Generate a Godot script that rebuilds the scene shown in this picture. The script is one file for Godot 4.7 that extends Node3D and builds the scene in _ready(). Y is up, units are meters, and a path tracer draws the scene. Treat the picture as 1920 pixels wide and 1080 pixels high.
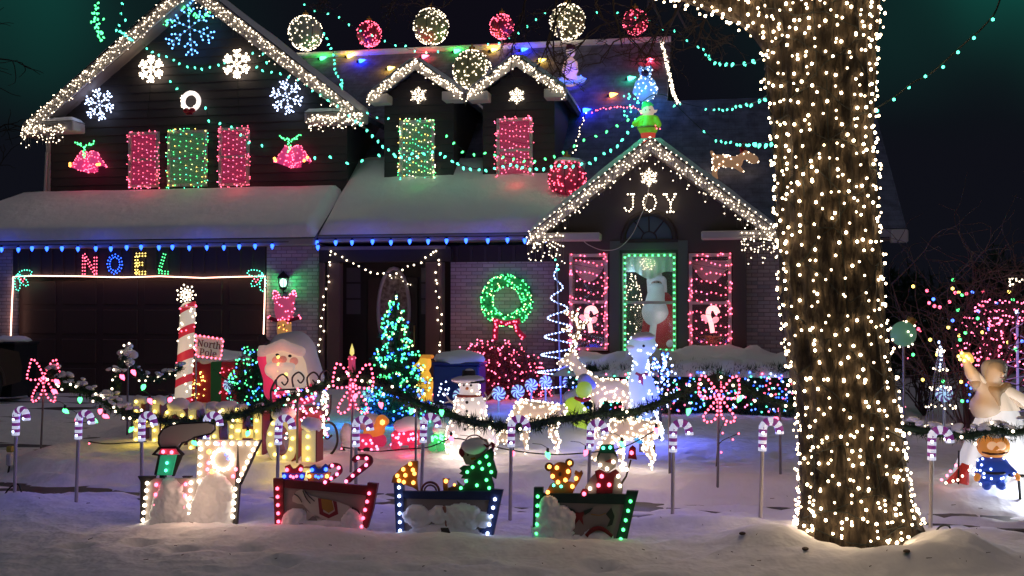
extends Node3D
# A snowed-in front yard at night, full of lit decorations, with a house behind. Metres; y up; the house front faces +z.

const FOCAL := 2000.0
const EY := 2.98        # the porch eave
const EK := 0.764       # the pitch above it
var cam_pos := Vector3(0, 1.7, 0)
var cam_basis := Basis.from_euler(Vector3(deg_to_rad(1.0), deg_to_rad(10.5), 0))
var rng := RandomNumberGenerator.new()
var taken := {}
var mats := {}
var bulb_meshes := {}
var bumps := FastNoiseLite.new()
var fine := FastNoiseLite.new()
var mounds := []          # [x, z, height, rx, rz]
var prints := []
var house: Node3D

# ---------------------------------------------------------------- shapes
class Shape:
	var v := PackedVector3Array()
	var n := PackedVector3Array()
	var c := PackedColorArray()
	var uv := PackedVector2Array()
	var col := Color.WHITE
	var tinted := false

	func tri(a: Vector3, b: Vector3, d: Vector3, na: Vector3, nb: Vector3, nd: Vector3) -> void:
		if (b - a).cross(d - a).dot(na + nb + nd) > 0.0:
			v.append(a); v.append(d); v.append(b)
			n.append(na); n.append(nd); n.append(nb)
		else:
			v.append(a); v.append(b); v.append(d)
			n.append(na); n.append(nb); n.append(nd)
		if tinted:
			c.append(col); c.append(col); c.append(col)

	func quad(a: Vector3, b: Vector3, d: Vector3, e: Vector3, out: Vector3) -> void:
		var m := (b - a).cross(e - a).normalized()
		if m.dot(out) < 0.0:
			m = -m
		tri(a, b, d, m, m, m)
		tri(a, d, e, m, m, m)

	func box(at: Vector3, size: Vector3, xf := Transform3D(), ch := 0.0) -> Shape:
		var h := size * 0.5
		var k: float = minf(ch, minf(h.x, minf(h.y, h.z)) * 0.9)
		var axes: Array[Vector3] = [Vector3.RIGHT, Vector3.UP, Vector3.BACK]
		for i in 3:
			var u: Vector3 = axes[(i + 1) % 3]
			var w: Vector3 = axes[(i + 2) % 3]
			for s in [-1.0, 1.0]:
				var o: Vector3 = axes[i] * s
				var du := u * (h[(i + 1) % 3] - k)
				var dw := w * (h[(i + 2) % 3] - k)
				var m: Vector3 = at + o * h[i]
				quad(xf * (m - du - dw), xf * (m + du - dw), xf * (m + du + dw), xf * (m - du + dw), xf.basis * o)
		if k > 0.0:
			for i in 3:
				var j := (i + 1) % 3
				var l := (i + 2) % 3
				for s in [-1.0, 1.0]:
					for t in [-1.0, 1.0]:
						var e: Vector3 = axes[l] * (h[l] - k)
						var p: Vector3 = at + axes[i] * (s * h[i]) + axes[j] * (t * (h[j] - k))
						var q: Vector3 = at + axes[i] * (s * (h[i] - k)) + axes[j] * (t * h[j])
						quad(xf * (p - e), xf * (p + e), xf * (q + e), xf * (q - e), xf.basis * (axes[i] * s + axes[j] * t))
			for s in [-1.0, 1.0]:
				for t in [-1.0, 1.0]:
					for r in [-1.0, 1.0]:
						var g := Vector3(s, t, r)
						var m := xf.basis * g.normalized()
						tri(xf * (at + g * Vector3(h.x, h.y - k, h.z - k)), xf * (at + g * Vector3(h.x - k, h.y, h.z - k)), xf * (at + g * Vector3(h.x - k, h.y - k, h.z)), m, m, m)
		return self

	func tube(pts: Array, r0: float, r1: float, sides := 6, closed := false, cap := true) -> Shape:
		var count := pts.size()
		if count < 2:
			return self
		var rings := []
		var ups := []
		var up := Vector3.ZERO
		for i in count:
			var a: Vector3 = pts[(i - 1 + count) % count] if closed else pts[maxi(i - 1, 0)]
			var b: Vector3 = pts[(i + 1) % count] if closed else pts[mini(i + 1, count - 1)]
			var dir := (b - a).normalized()
			if up == Vector3.ZERO:
				up = dir.cross(Vector3(0.31, 0.2, 0.93)).normalized()
				if up.length() < 0.5:
					up = dir.cross(Vector3.RIGHT).normalized()
			up = (up - dir * up.dot(dir)).normalized()
			var side := dir.cross(up)
			var r := lerpf(r0, r1, float(i) / (count - 1))
			var ring := []
			var norm := []
			for k in sides:
				var t := TAU * k / sides
				var d := up * cos(t) + side * sin(t)
				norm.append(d)
				ring.append(pts[i] + d * r)
			rings.append(ring)
			ups.append(norm)
		for i in (count if closed else count - 1):
			var j := (i + 1) % count
			for k in sides:
				var l := (k + 1) % sides
				tri(rings[i][k], rings[i][l], rings[j][l], ups[i][k], ups[i][l], ups[j][l])
				tri(rings[i][k], rings[j][l], rings[j][k], ups[i][k], ups[j][l], ups[j][k])
		if cap and not closed:
			for e in [[0, 1], [count - 1, count - 2]]:
				var m: Vector3 = (pts[e[0]] - pts[e[1]]).normalized()
				for k in sides:
					tri(pts[e[0]], rings[e[0]][k], rings[e[0]][(k + 1) % sides], m, m, m)
		return self

	func lathe(prof: Array, at: Vector3, sides := 12, xf := Basis()) -> Shape:
		var np := prof.size()
		var nn := []
		for i in np:
			var a: Vector2 = prof[maxi(i - 1, 0)]
			var b: Vector2 = prof[mini(i + 1, np - 1)]
			var t := (b - a).normalized()
			var m := Vector2(t.y, -t.x)
			if m.length() < 0.5:
				m = Vector2(1, 0)
			nn.append(m)
		var flip := 0.0
		for i in np - 1:
			flip += (prof[i].x + prof[i + 1].x) * (prof[i + 1].y - prof[i].y)
		var sg := 1.0 if flip >= 0.0 else -1.0
		for k in sides:
			var t0 := TAU * k / sides
			var t1 := TAU * (k + 1) / sides
			var d0 := Vector3(cos(t0), 0, sin(t0))
			var d1 := Vector3(cos(t1), 0, sin(t1))
			for i in np - 1:
				var p: Vector2 = prof[i]
				var q: Vector2 = prof[i + 1]
				var m: Vector2 = nn[i] * sg
				var w: Vector2 = nn[i + 1] * sg
				var a := at + xf * (d0 * p.x + Vector3.UP * p.y)
				var b := at + xf * (d1 * p.x + Vector3.UP * p.y)
				var d := at + xf * (d1 * q.x + Vector3.UP * q.y)
				var e := at + xf * (d0 * q.x + Vector3.UP * q.y)
				var na := xf * (d0 * m.x + Vector3.UP * m.y)
				var nb := xf * (d1 * m.x + Vector3.UP * m.y)
				var nd := xf * (d1 * w.x + Vector3.UP * w.y)
				var ne := xf * (d0 * w.x + Vector3.UP * w.y)
				if p.x > 1e-5:
					tri(a, b, d, na, nb, nd)
				if q.x > 1e-5:
					tri(a, d, e, na, nd, ne)
		return self

	func ball(at: Vector3, r: Vector3, xf := Basis(), sides := 14, rows := 8) -> Shape:
		for i in rows:
			for k in sides:
				var p := []
				var m := []
				for q in [[i, k], [i, k + 1], [i + 1, k + 1], [i + 1, k]]:
					var la: float = PI * q[0] / rows - PI / 2
					var lo: float = TAU * q[1] / sides
					var d := Vector3(cos(la) * cos(lo), sin(la), cos(la) * sin(lo))
					p.append(at + xf * (d * r))
					m.append((xf * (d / r)).normalized())
				if i > 0:
					tri(p[0], p[1], p[2], m[0], m[1], m[2])
				if i < rows - 1:
					tri(p[0], p[2], p[3], m[0], m[2], m[3])
		return self

	func prism(poly: PackedVector2Array, z0: float, z1: float, xf := Transform3D()) -> Shape:
		var t := Geometry2D.triangulate_polygon(poly)
		var f := (xf.basis * Vector3(0, 0, 1)).normalized()
		for i in range(0, t.size(), 3):
			for e in [[z1, f], [z0, -f]]:
				tri(xf * Vector3(poly[t[i]].x, poly[t[i]].y, e[0]), xf * Vector3(poly[t[i + 1]].x, poly[t[i + 1]].y, e[0]), xf * Vector3(poly[t[i + 2]].x, poly[t[i + 2]].y, e[0]), e[1], e[1], e[1])
		var area := 0.0
		for i in poly.size():
			area += poly[i].cross(poly[(i + 1) % poly.size()])
		for i in poly.size():
			var p := poly[i]
			var q := poly[(i + 1) % poly.size()]
			var o := Vector2((q - p).y, -(q - p).x) * (1.0 if area > 0.0 else -1.0)
			quad(xf * Vector3(p.x, p.y, z0), xf * Vector3(q.x, q.y, z0), xf * Vector3(q.x, q.y, z1), xf * Vector3(p.x, p.y, z1), xf.basis * Vector3(o.x, o.y, 0))
		return self

	func add(o: Shape, xf: Transform3D) -> Shape:
		for i in o.v.size():
			v.append(xf * o.v[i])
			n.append((xf.basis * o.n[i]).normalized())
			if tinted:
				c.append(col)
		return self

	func mesh() -> ArrayMesh:
		var a := []
		a.resize(Mesh.ARRAY_MAX)
		a[Mesh.ARRAY_VERTEX] = v
		a[Mesh.ARRAY_NORMAL] = n
		if c.size() == v.size() and c.size() > 0:
			a[Mesh.ARRAY_COLOR] = c
		if uv.size() == v.size() and uv.size() > 0:
			a[Mesh.ARRAY_TEX_UV] = uv
		var m := ArrayMesh.new()
		m.add_surface_from_arrays(Mesh.PRIMITIVE_TRIANGLES, a)
		return m

# A smooth body out of tapered capsules [from, to, radius, radius], joined and meshed as surface nets.
func blob(prims: Array, cell: float, k: float, sh: Shape = null) -> Shape:
	var s := sh if sh else Shape.new()
	var lo := Vector3(1e9, 1e9, 1e9)
	var hi := -lo
	for p in prims:
		for e in [[p[0], p[2]], [p[1], p[3]]]:
			lo = lo.min(e[0] - Vector3.ONE * (e[1] + cell * 2 + k * 0.3))
			hi = hi.max(e[0] + Vector3.ONE * (e[1] + cell * 2 + k * 0.3))
	var nx := int((hi.x - lo.x) / cell) + 2
	var ny := int((hi.y - lo.y) / cell) + 2
	var nz := int((hi.z - lo.z) / cell) + 2
	var f := PackedFloat32Array()
	f.resize(nx * ny * nz)
	f.fill(10.0)
	for p in prims:
		var a: Vector3 = p[0]
		var ba: Vector3 = p[1] - p[0]
		var ra: float = p[2]
		var rb: float = p[3]
		var ll := maxf(ba.length_squared(), 1e-9)
		var m := maxf(ra, rb) + k + cell * 2.0
		var q0 := ((a.min(p[1]) - Vector3.ONE * m - lo) / cell).max(Vector3.ZERO)
		var q1 := (a.max(p[1]) + Vector3.ONE * m - lo) / cell
		for z in range(int(q0.z), mini(int(q1.z) + 1, nz)):
			for y in range(int(q0.y), mini(int(q1.y) + 1, ny)):
				var row := (z * ny + y) * nx
				for x in range(int(q0.x), mini(int(q1.x) + 1, nx)):
					var w := lo + Vector3(x, y, z) * cell - a
					var h := clampf(w.dot(ba) / ll, 0.0, 1.0)
					var d := (w - ba * h).length() - ra - (rb - ra) * h
					var o := f[row + x]
					var b := maxf(k - absf(d - o), 0.0) / k
					f[row + x] = minf(d, o) - b * b * k * 0.25
	var at := {}
	var pts := PackedVector3Array()
	var off := [0, 1, nx, nx + 1, nx * ny, nx * ny + 1, nx * ny + nx, nx * ny + nx + 1]
	var edges := [[0, 1], [2, 3], [4, 5], [6, 7], [0, 2], [1, 3], [4, 6], [5, 7], [0, 4], [1, 5], [2, 6], [3, 7]]
	for z in nz - 1:
		for y in ny - 1:
			for x in nx - 1:
				var i := (z * ny + y) * nx + x
				var neg := 0
				for o in off:
					if f[i + o] < 0.0:
						neg += 1
				if neg == 0 or neg == 8:
					continue
				var sum := Vector3.ZERO
				var cnt := 0
				for e in edges:
					var fa := f[i + off[e[0]]]
					var fb := f[i + off[e[1]]]
					if (fa < 0.0) != (fb < 0.0):
						var t := fa / (fa - fb)
						var pa := Vector3(e[0] & 1, (e[0] >> 1) & 1, e[0] >> 2)
						var pb := Vector3(e[1] & 1, (e[1] >> 1) & 1, e[1] >> 2)
						sum += pa.lerp(pb, t)
						cnt += 1
				at[i] = pts.size()
				pts.append(lo + (Vector3(x, y, z) + sum / cnt) * cell)
	var nn := PackedVector3Array()
	nn.resize(pts.size())
	var faces := []
	var step := [1, nx, nx * ny]
	for i in at.keys():
		for ax in 3:
			var e: int = i + step[ax]
			if (f[i] < 0.0) == (f[e] < 0.0):
				continue
			var u: int = step[(ax + 1) % 3]
			var w: int = step[(ax + 2) % 3]
			if not (at.has(i - u) and at.has(i - w) and at.has(i - u - w)):
				continue
			var q := [at[i], at[i - u], at[i - u - w], at[i - w]]
			var m := (pts[q[1]] - pts[q[0]]).cross(pts[q[3]] - pts[q[0]]) + (pts[q[2]] - pts[q[1]]).cross(pts[q[3]] - pts[q[2]])
			var out := Vector3.ZERO
			out[ax] = 1.0 if f[i] < 0.0 else -1.0
			if m.dot(out) < 0.0:
				m = -m
			for j in q:
				nn[j] += m
			faces.append(q)
	for i in nn.size():
		nn[i] = nn[i].normalized()
	for q in faces:
		s.tri(pts[q[0]], pts[q[1]], pts[q[2]], nn[q[0]], nn[q[1]], nn[q[2]])
		s.tri(pts[q[0]], pts[q[2]], pts[q[3]], nn[q[0]], nn[q[2]], nn[q[3]])
	return s

# ---------------------------------------------------------------- nodes
func numbered(nm: String) -> String:
	taken[nm] = taken.get(nm, -1) + 1
	return nm if taken[nm] == 0 else "%s_%03d" % [nm, taken[nm]]

func tag(o: Node, label: String, cat: String, group := "") -> void:
	o.set_meta("label", label)
	o.set_meta("category", cat)
	if group:
		o.set_meta("group", group)

func thing(nm: String, label: String, cat: String, at := Vector3.ZERO, group := "") -> Node3D:
	var o := Node3D.new()
	o.name = numbered(nm)
	add_child(o)
	o.position = at
	tag(o, label, cat, group)
	return o

func abs_of(o: Node) -> Vector3:
	var p := Vector3.ZERO
	while o is Node3D and o != self:
		p += o.position
		o = o.get_parent()
	return p

func part(parent: Node, nm: String, sh, m: Material, at := Vector3.ZERO, world := false) -> MeshInstance3D:
	var o := MeshInstance3D.new()
	o.mesh = sh.mesh() if sh is Shape else sh
	o.material_override = m
	o.name = nm if parent != self else numbered(nm)
	parent.add_child(o, true)
	o.position = at - (abs_of(parent) if world else Vector3.ZERO)
	return o

# a part whose shape is given in metres of the whole place
func put(parent: Node, nm: String, sh, m: Material) -> MeshInstance3D:
	return part(parent, nm, sh, m, Vector3.ZERO, true)

func stuff(o: Node) -> Node:
	o.set_meta("kind", "stuff")
	return o

func structure(nm: String, sh, m: Material) -> MeshInstance3D:
	var o := part(self, nm, sh, m)
	o.set_meta("kind", "structure")
	return o

func many(parent: Node, nm: String, mesh: Mesh, m: Material, where: Array, world := true) -> MultiMeshInstance3D:
	var mm := MultiMesh.new()
	mm.transform_format = MultiMesh.TRANSFORM_3D
	mm.mesh = mesh
	mm.instance_count = where.size()
	for i in where.size():
		mm.set_instance_transform(i, where[i])
	var o := MultiMeshInstance3D.new()
	o.multimesh = mm
	o.material_override = m
	o.name = nm
	parent.add_child(o, true)
	o.position = -abs_of(parent) if world else Vector3.ZERO
	o.set_meta("kind", "stuff")
	return o

func copy(o: Node3D, label: String, at: Vector3, turn := 0.0) -> Node3D:
	var r: Node3D = o.duplicate()
	r.name = numbered(String(o.name).rstrip("0123456789").rstrip("_"))
	add_child(r)
	r.position = at
	r.rotation.y = turn
	r.set_meta("label", label)
	return r

# ---------------------------------------------------------------- materials
func mat(key: String, col: Color, rough := 0.8, metal := 0.0) -> StandardMaterial3D:
	if mats.has(key):
		return mats[key]
	var m := StandardMaterial3D.new()
	m.resource_name = key
	m.albedo_color = col.linear_to_srgb()
	m.roughness = rough
	m.metallic = metal
	mats[key] = m
	return m

func glow(key: String, col: Color, energy: float, base := Color(0.5, 0.5, 0.5)) -> StandardMaterial3D:
	if mats.has(key):
		return mats[key]
	var m := mat(key, base, 0.5)
	m.emission_enabled = true
	m.emission = col.linear_to_srgb()
	m.emission_energy_multiplier = energy
	return m

func noise_tex(freq: float, seed_: int, normal := false, size := 512, oct := 4) -> NoiseTexture2D:
	var n := FastNoiseLite.new()
	n.seed = seed_
	n.frequency = freq
	n.fractal_octaves = oct
	var t := NoiseTexture2D.new()
	t.width = size
	t.height = size
	t.seamless = true
	t.noise = n
	t.as_normal_map = normal
	t.bump_strength = 6.0
	return t

const GLOWS := {
	"w": [5.6, 4.5, 3.2], "c": [3.2, 4.0, 6.4], "r": [6.0, 0.55, 1.0], "p": [6.0, 0.85, 1.7], "g": [0.3, 4.2, 1.0], "t": [0.35, 4.2, 2.5],
	"b": [0.3, 0.9, 6.0], "s": [0.12, 0.62, 7.0], "y": [5.2, 3.6, 0.7], "o": [5.2, 1.8, 0.3], "v": [2.4, 1.2, 6.0], "l": [3.0, 4.4, 1.6], "i": [0.55, 2.0, 5.6], "h": [6.0, 4.3, 2.5]}

func bulb_mat(k: String, power := 1.0) -> StandardMaterial3D:
	var e: Array = GLOWS[k]
	var top: float = maxf(e[0], maxf(e[1], e[2]))
	return glow("bulb_%s_%.2f" % [k, power], Color(e[0] / top, e[1] / top, e[2] / top), top * power, Color(0.3, 0.3, 0.3))

func bulb_mesh(r: float, kind := "mini") -> ArrayMesh:
	var key := "%s%.4f" % [kind, r]
	if not bulb_meshes.has(key):
		var s := Shape.new()
		if kind == "cone":      # a large pointed bulb, tip down
			s.lathe([Vector2(0, r * 1.1), Vector2(r * 0.6, r), Vector2(r, r * 0.2), Vector2(r * 0.75, -r * 0.9), Vector2(0, -r * 2.0)], Vector3.ZERO, 7)
		else:
			s.lathe([Vector2(0, r), Vector2(r * 0.86, r * 0.5), Vector2(r * 0.86, -r * 0.5), Vector2(0, -r)], Vector3.ZERO, 5)
		bulb_meshes[key] = s.mesh()
	return bulb_meshes[key]

# Bulbs at places given in metres of the whole place. single: each a part of its own (up to 300); else one part.
func bulbs(parent: Node, pts: Array, k: String, r: float, single := false, kind := "mini", power := 1.0, spin := false) -> void:
	var m := bulb_mat(k, power)
	var me := bulb_mesh(r, kind)
	var rest := []
	var base := abs_of(parent)
	var done := 0
	for c in parent.get_children():
		if String(c.name).begins_with("light_bulb"):
			done += 1
	for p in pts:
		var b := Basis()
		if spin:
			b = Basis.from_euler(Vector3(rng.randf_range(-0.9, 0.9), 0, rng.randf_range(-0.9, 0.9)))
		if single and done < 300:
			var o := part(parent, "light_bulb", me, m)
			o.transform = Transform3D(b, p - base)
			done += 1
		else:
			rest.append(Transform3D(b, p))
	if rest:
		many(parent, "mini_lights", me, m, rest)

func lamp(nm: String, at: Vector3, col: Color, energy: float, size := 0.1) -> void:
	var l := OmniLight3D.new()
	l.name = numbered(nm + "_light")
	l.light_color = col
	l.light_energy = energy
	l.light_size = size
	l.omni_range = 9.0
	l.omni_attenuation = 2.0
	l.shadow_enabled = true
	add_child(l)
	l.position = at

# ---------------------------------------------------------------- places
func sight(px: float, py: float) -> Vector3:
	return cam_basis * Vector3((px - 960.0) / FOCAL, -(py - 540.0) / FOCAL, -1.0)

# the point of the upright plane at z that is seen at a pixel of the photograph
func W(px: float, py: float, z: float) -> Vector3:
	var d := sight(px, py)
	return cam_pos + d * ((z - cam_pos.z) / d.z)

func Ws(px: Array, z: float) -> Array:
	var out := []
	for i in range(0, px.size(), 2):
		out.append(W(px[i], px[i + 1], z))
	return out

func ss(a: float, b: float, x: float) -> float:
	var t := clampf((x - a) / (b - a), 0.0, 1.0)
	return t * t * (3.0 - 2.0 * t)

func H(x: float, z: float) -> float:
	var lawn := ss(-9.15, -9.6, z)
	var edge := -7.1 + (z + 10.9) * 0.31 + bumps.get_noise_2d(x * 0.4, z * 0.9) * 0.6
	var keep := ss(edge - 0.45, edge + 0.5, x)
	var h := lawn * keep * (0.2 + bumps.get_noise_2d(x, z) * 0.05)
	h += ss(-8.75, -8.3, z) * ss(-6.9, -7.9, z) * (0.05 + bumps.get_noise_2d(x * 0.9 + 40.0, z * 0.9) * 0.07)
	h += ss(-7.5, -7.0, z) * (0.02 + bumps.get_noise_2d(x * 0.5, z * 0.7) * 0.035)
	h += ss(-9.5, -9.2, z) * ss(-8.5, -8.8, z) * (0.014 + fine.get_noise_2d(x * 0.8, z * 3.4) * 0.1 + bumps.get_noise_2d(x * 1.4, z * 4.0) * 0.05)     # the path, half cleared
	h += (1.0 - keep) * ss(-9.6, -10.0, z) * (0.018 + fine.get_noise_2d(x * 0.35 + z * 0.1, z * 1.6) * 0.06)   # the drive, with ruts
	h += fine.get_noise_2d(x * 1.3, z * 1.3) * 0.02 + absf(fine.get_noise_2d(x * 3.2 + 9.0, z * 4.4)) * 0.03 + fine.get_noise_2d(x * 6.0, z * 7.0) * 0.009
	for m in prints:
		var px: float = absf(x - m[0])
		if px < 0.3:
			var q: float = pow(px / m[3], 2.0) + pow((z - m[1]) / m[4], 2.0)
			if q < 6.0:
				h += m[2] * exp(-q) + 0.018 * exp(-pow(sqrt(q) - 1.5, 2.0) * 4.0)
	for m in mounds:
		var dx: float = (x - m[0]) / m[3]
		var dz: float = (z - m[1]) / m[4]
		var q := dx * dx + dz * dz
		if q < 6.0:
			h += m[2] * exp(-q)
	return h

func on_ground(x: float, z: float) -> Vector3:
	return Vector3(x, H(x, z), z)

# the ground seen at a pixel
func G(px: float, py: float) -> Vector3:
	var d := sight(px, py)
	var t := 4.0
	while t < 60.0:
		var p := cam_pos + d * t
		if p.y < H(p.x, p.z):
			break
		t += 0.05
	var q := cam_pos + d * (t - 0.025)
	return Vector3(q.x, H(q.x, q.z), q.z)

# the ground under an object at px that stands in the plane z
func B(px: float, z: float) -> Vector3:
	var p := W(px, 575, z)
	return Vector3(p.x, H(p.x, z), z)

func along(pts: Array, gap: float) -> Array:
	var out := []
	var carry := 0.0
	for i in pts.size() - 1:
		var a: Vector3 = pts[i]
		var b: Vector3 = pts[i + 1]
		var l := a.distance_to(b)
		var t := carry
		while t < l:
			out.append(a.lerp(b, t / l))
			t += gap
		carry = t - l
	return out

func jitter(pts: Array, d: Vector3) -> Array:
	var out := []
	for p in pts:
		out.append(p + Vector3(rng.randf_range(-1, 1), rng.randf_range(-1, 1), rng.randf_range(-1, 1)) * d)
	return out

func smooth(pts: Array, n := 8) -> Array:
	var out := []
	for i in pts.size() - 1:
		var a: Vector3 = pts[maxi(i - 1, 0)]
		var b: Vector3 = pts[i]
		var c: Vector3 = pts[i + 1]
		var d: Vector3 = pts[mini(i + 2, pts.size() - 1)]
		for k in n:
			out.append(b.cubic_interpolate(c, a, d, float(k) / n))
	out.append(pts[-1])
	return out

func arc(at: Vector3, r: float, a0: float, a1: float, n: int, u := Vector3.RIGHT, w := Vector3.UP) -> Array:
	var out := []
	for i in n + 1:
		var t := lerpf(a0, a1, float(i) / n)
		out.append(at + u * (cos(t) * r) + w * (sin(t) * r))
	return out

func surf(s: Shape, n: int, lift := 0.0) -> Array:
	var out := []
	for i in n:
		var t := rng.randi_range(0, s.v.size() / 3 - 1) * 3
		var a := rng.randf()
		var b := rng.randf()
		if a + b > 1.0:
			a = 1.0 - a
			b = 1.0 - b
		out.append(s.v[t] + (s.v[t + 1] - s.v[t]) * a + (s.v[t + 2] - s.v[t]) * b + s.n[t] * lift)
	return out

func poly(px: Array, z: float) -> PackedVector2Array:
	var out := PackedVector2Array()
	for p in Ws(px, z):
		out.append(Vector2(p.x, p.y))
	return out

# a board sawn to an outline, standing upright in the plane z
func board(px: Array, z: float, th := 0.02, sh: Shape = null) -> Shape:
	var s := sh if sh else Shape.new()
	return s.prism(poly(px, z), z - th, z)

func X(px: float, z: float) -> float:
	return W(px, 575, z).x

# the point of the long front roof slope that is seen at a pixel
func RP(px: float, py: float) -> Vector3:
	var d := sight(px, py)
	var t := (EY - EK * 18.2 - cam_pos.y) / (d.y + EK * d.z)
	return cam_pos + d * t

# ---------------------------------------------------------------- the scene
func _ready() -> void:
	rng.seed = 20241
	var cam := Camera3D.new()
	cam.name = "camera"
	cam.position = cam_pos
	cam.basis = cam_basis
	cam.fov = rad_to_deg(2.0 * atan(540.0 / FOCAL))
	cam.near = 0.1
	cam.far = 400.0
	add_child(cam)
	cam.current = true

	var env := Environment.new()
	env.background_mode = Environment.BG_SKY
	env.sky = Sky.new()
	var night := PanoramaSkyMaterial.new()
	night.panorama = night_sky()
	env.sky.sky_material = night
	env.tonemap_mode = Environment.TONE_MAPPER_LINEAR
	env.tonemap_exposure = 1.0
	env.background_energy_multiplier = 1.0
	env.sdfgi_enabled = true
	env.ssao_enabled = true
	env.ssil_enabled = true
	var we := WorldEnvironment.new()
	we.name = "world_environment"
	we.environment = env
	add_child(we)

	var sun := DirectionalLight3D.new()       # what the street behind the camera sends
	sun.name = "street_glow"
	sun.light_color = Color(1.0, 0.83, 0.94)
	sun.light_energy = 0.054
	sun.light_angular_distance = 25.0
	sun.shadow_enabled = true
	sun.sky_mode = DirectionalLight3D.SKY_MODE_LIGHT_ONLY
	add_child(sun)
	sun.basis = Basis.from_euler(Vector3(deg_to_rad(-60), deg_to_rad(18), 0))

	bumps.seed = 5
	bumps.frequency = 0.55
	bumps.fractal_octaves = 3
	fine.seed = 9
	fine.frequency = 1.0
	fine.fractal_octaves = 3
	materials()
	var tb := W(1606, 575, -7.9)
	mounds = [[tb.x + 0.25, -7.25, 0.11, 0.3, 0.17], [tb.x - 0.6, -7.5, 0.14, 0.3, 0.3], [tb.x + 0.58, -7.5, 0.15, 0.26, 0.3], [tb.x - 0.15, -7.15, 0.05, 0.5, 0.2], [tb.x, -7.9, 0.06, 0.8, 0.5]]
	for c in [[355, 0.06], [605, 0.07], [838, 0.05], [1085, 0.05]]:
		var p := W(c[0], 575, -7.35)
		mounds.append([p.x, -7.35, c[1], 0.45, 0.2])
	for c in [[1250, 915, 0.06], [1330, 925, 0.05], [1190, 945, 0.05], [60, 905, 0.05], [1850, 905, 0.06], [1400, 940, 0.04]]:
		var p := W(c[0], c[1], -8.3)
		mounds.append([p.x, -8.15, c[2], 0.25, 0.14])
	var fr := RandomNumberGenerator.new()
	fr.seed = 12
	for walk in [[-6.5, -9.9, 0.9, -0.12], [-2.2, -10.0, 0.95, -0.2], [0.3, -9.9, -0.3, -1.0], [-4.6, -6.9, 1.0, 0.1], [-0.4, -13.6, -1.0, 0.25]]:
		var p := Vector2(walk[0], walk[1])
		var d := Vector2(walk[2], walk[3]).normalized()
		for i in 11:
			p += d * 0.36 + Vector2(fr.randfn(0, 0.05), fr.randfn(0, 0.05))
			prints.append([p.x + d.y * 0.1 * (1 if i % 2 else -1), p.y - d.x * 0.1 * (1 if i % 2 else -1), -0.075, 0.1, 0.085])
	build_ground()
	build_house()
	house_lights()
	roof_things()
	big_tree()
	background()
	yard_back()
	yard_middle()
	yard_front()
	yard_right()

func night_sky() -> ImageTexture:
	var w := 1024
	var h := 512
	var im := Image.create(w, h, false, Image.FORMAT_RGBF)
	var n := FastNoiseLite.new()
	n.seed = 3
	n.frequency = 3.2
	n.fractal_octaves = 3
	for y in h:
		var el := 90.0 - 180.0 * (y + 0.5) / h
		for x in w:
			var az := 360.0 * (x + 0.5) / w          # 0 = -z, growing towards +x
			var wave := 0.5 - 0.5 * cos(TAU * (az + 12.0) / 72.0)
			var a := deg_to_rad(az)
			var e := deg_to_rad(el)
			var q := n.get_noise_3d(cos(e) * sin(a), sin(e), cos(e) * cos(a))
			var up := ss(7.0, 19.0, el) * (1.0 - 0.75 * ss(26.0, 55.0, el))
			var g := up * pow(wave, 2.4) * maxf(0.15, 0.7 + 1.1 * q)
			im.set_pixel(x, y, Color(0.0042 + 0.001 * g, 0.0036 + 0.15 * g, 0.0072 + 0.105 * g))
	return ImageTexture.create_from_image(im)

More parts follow.
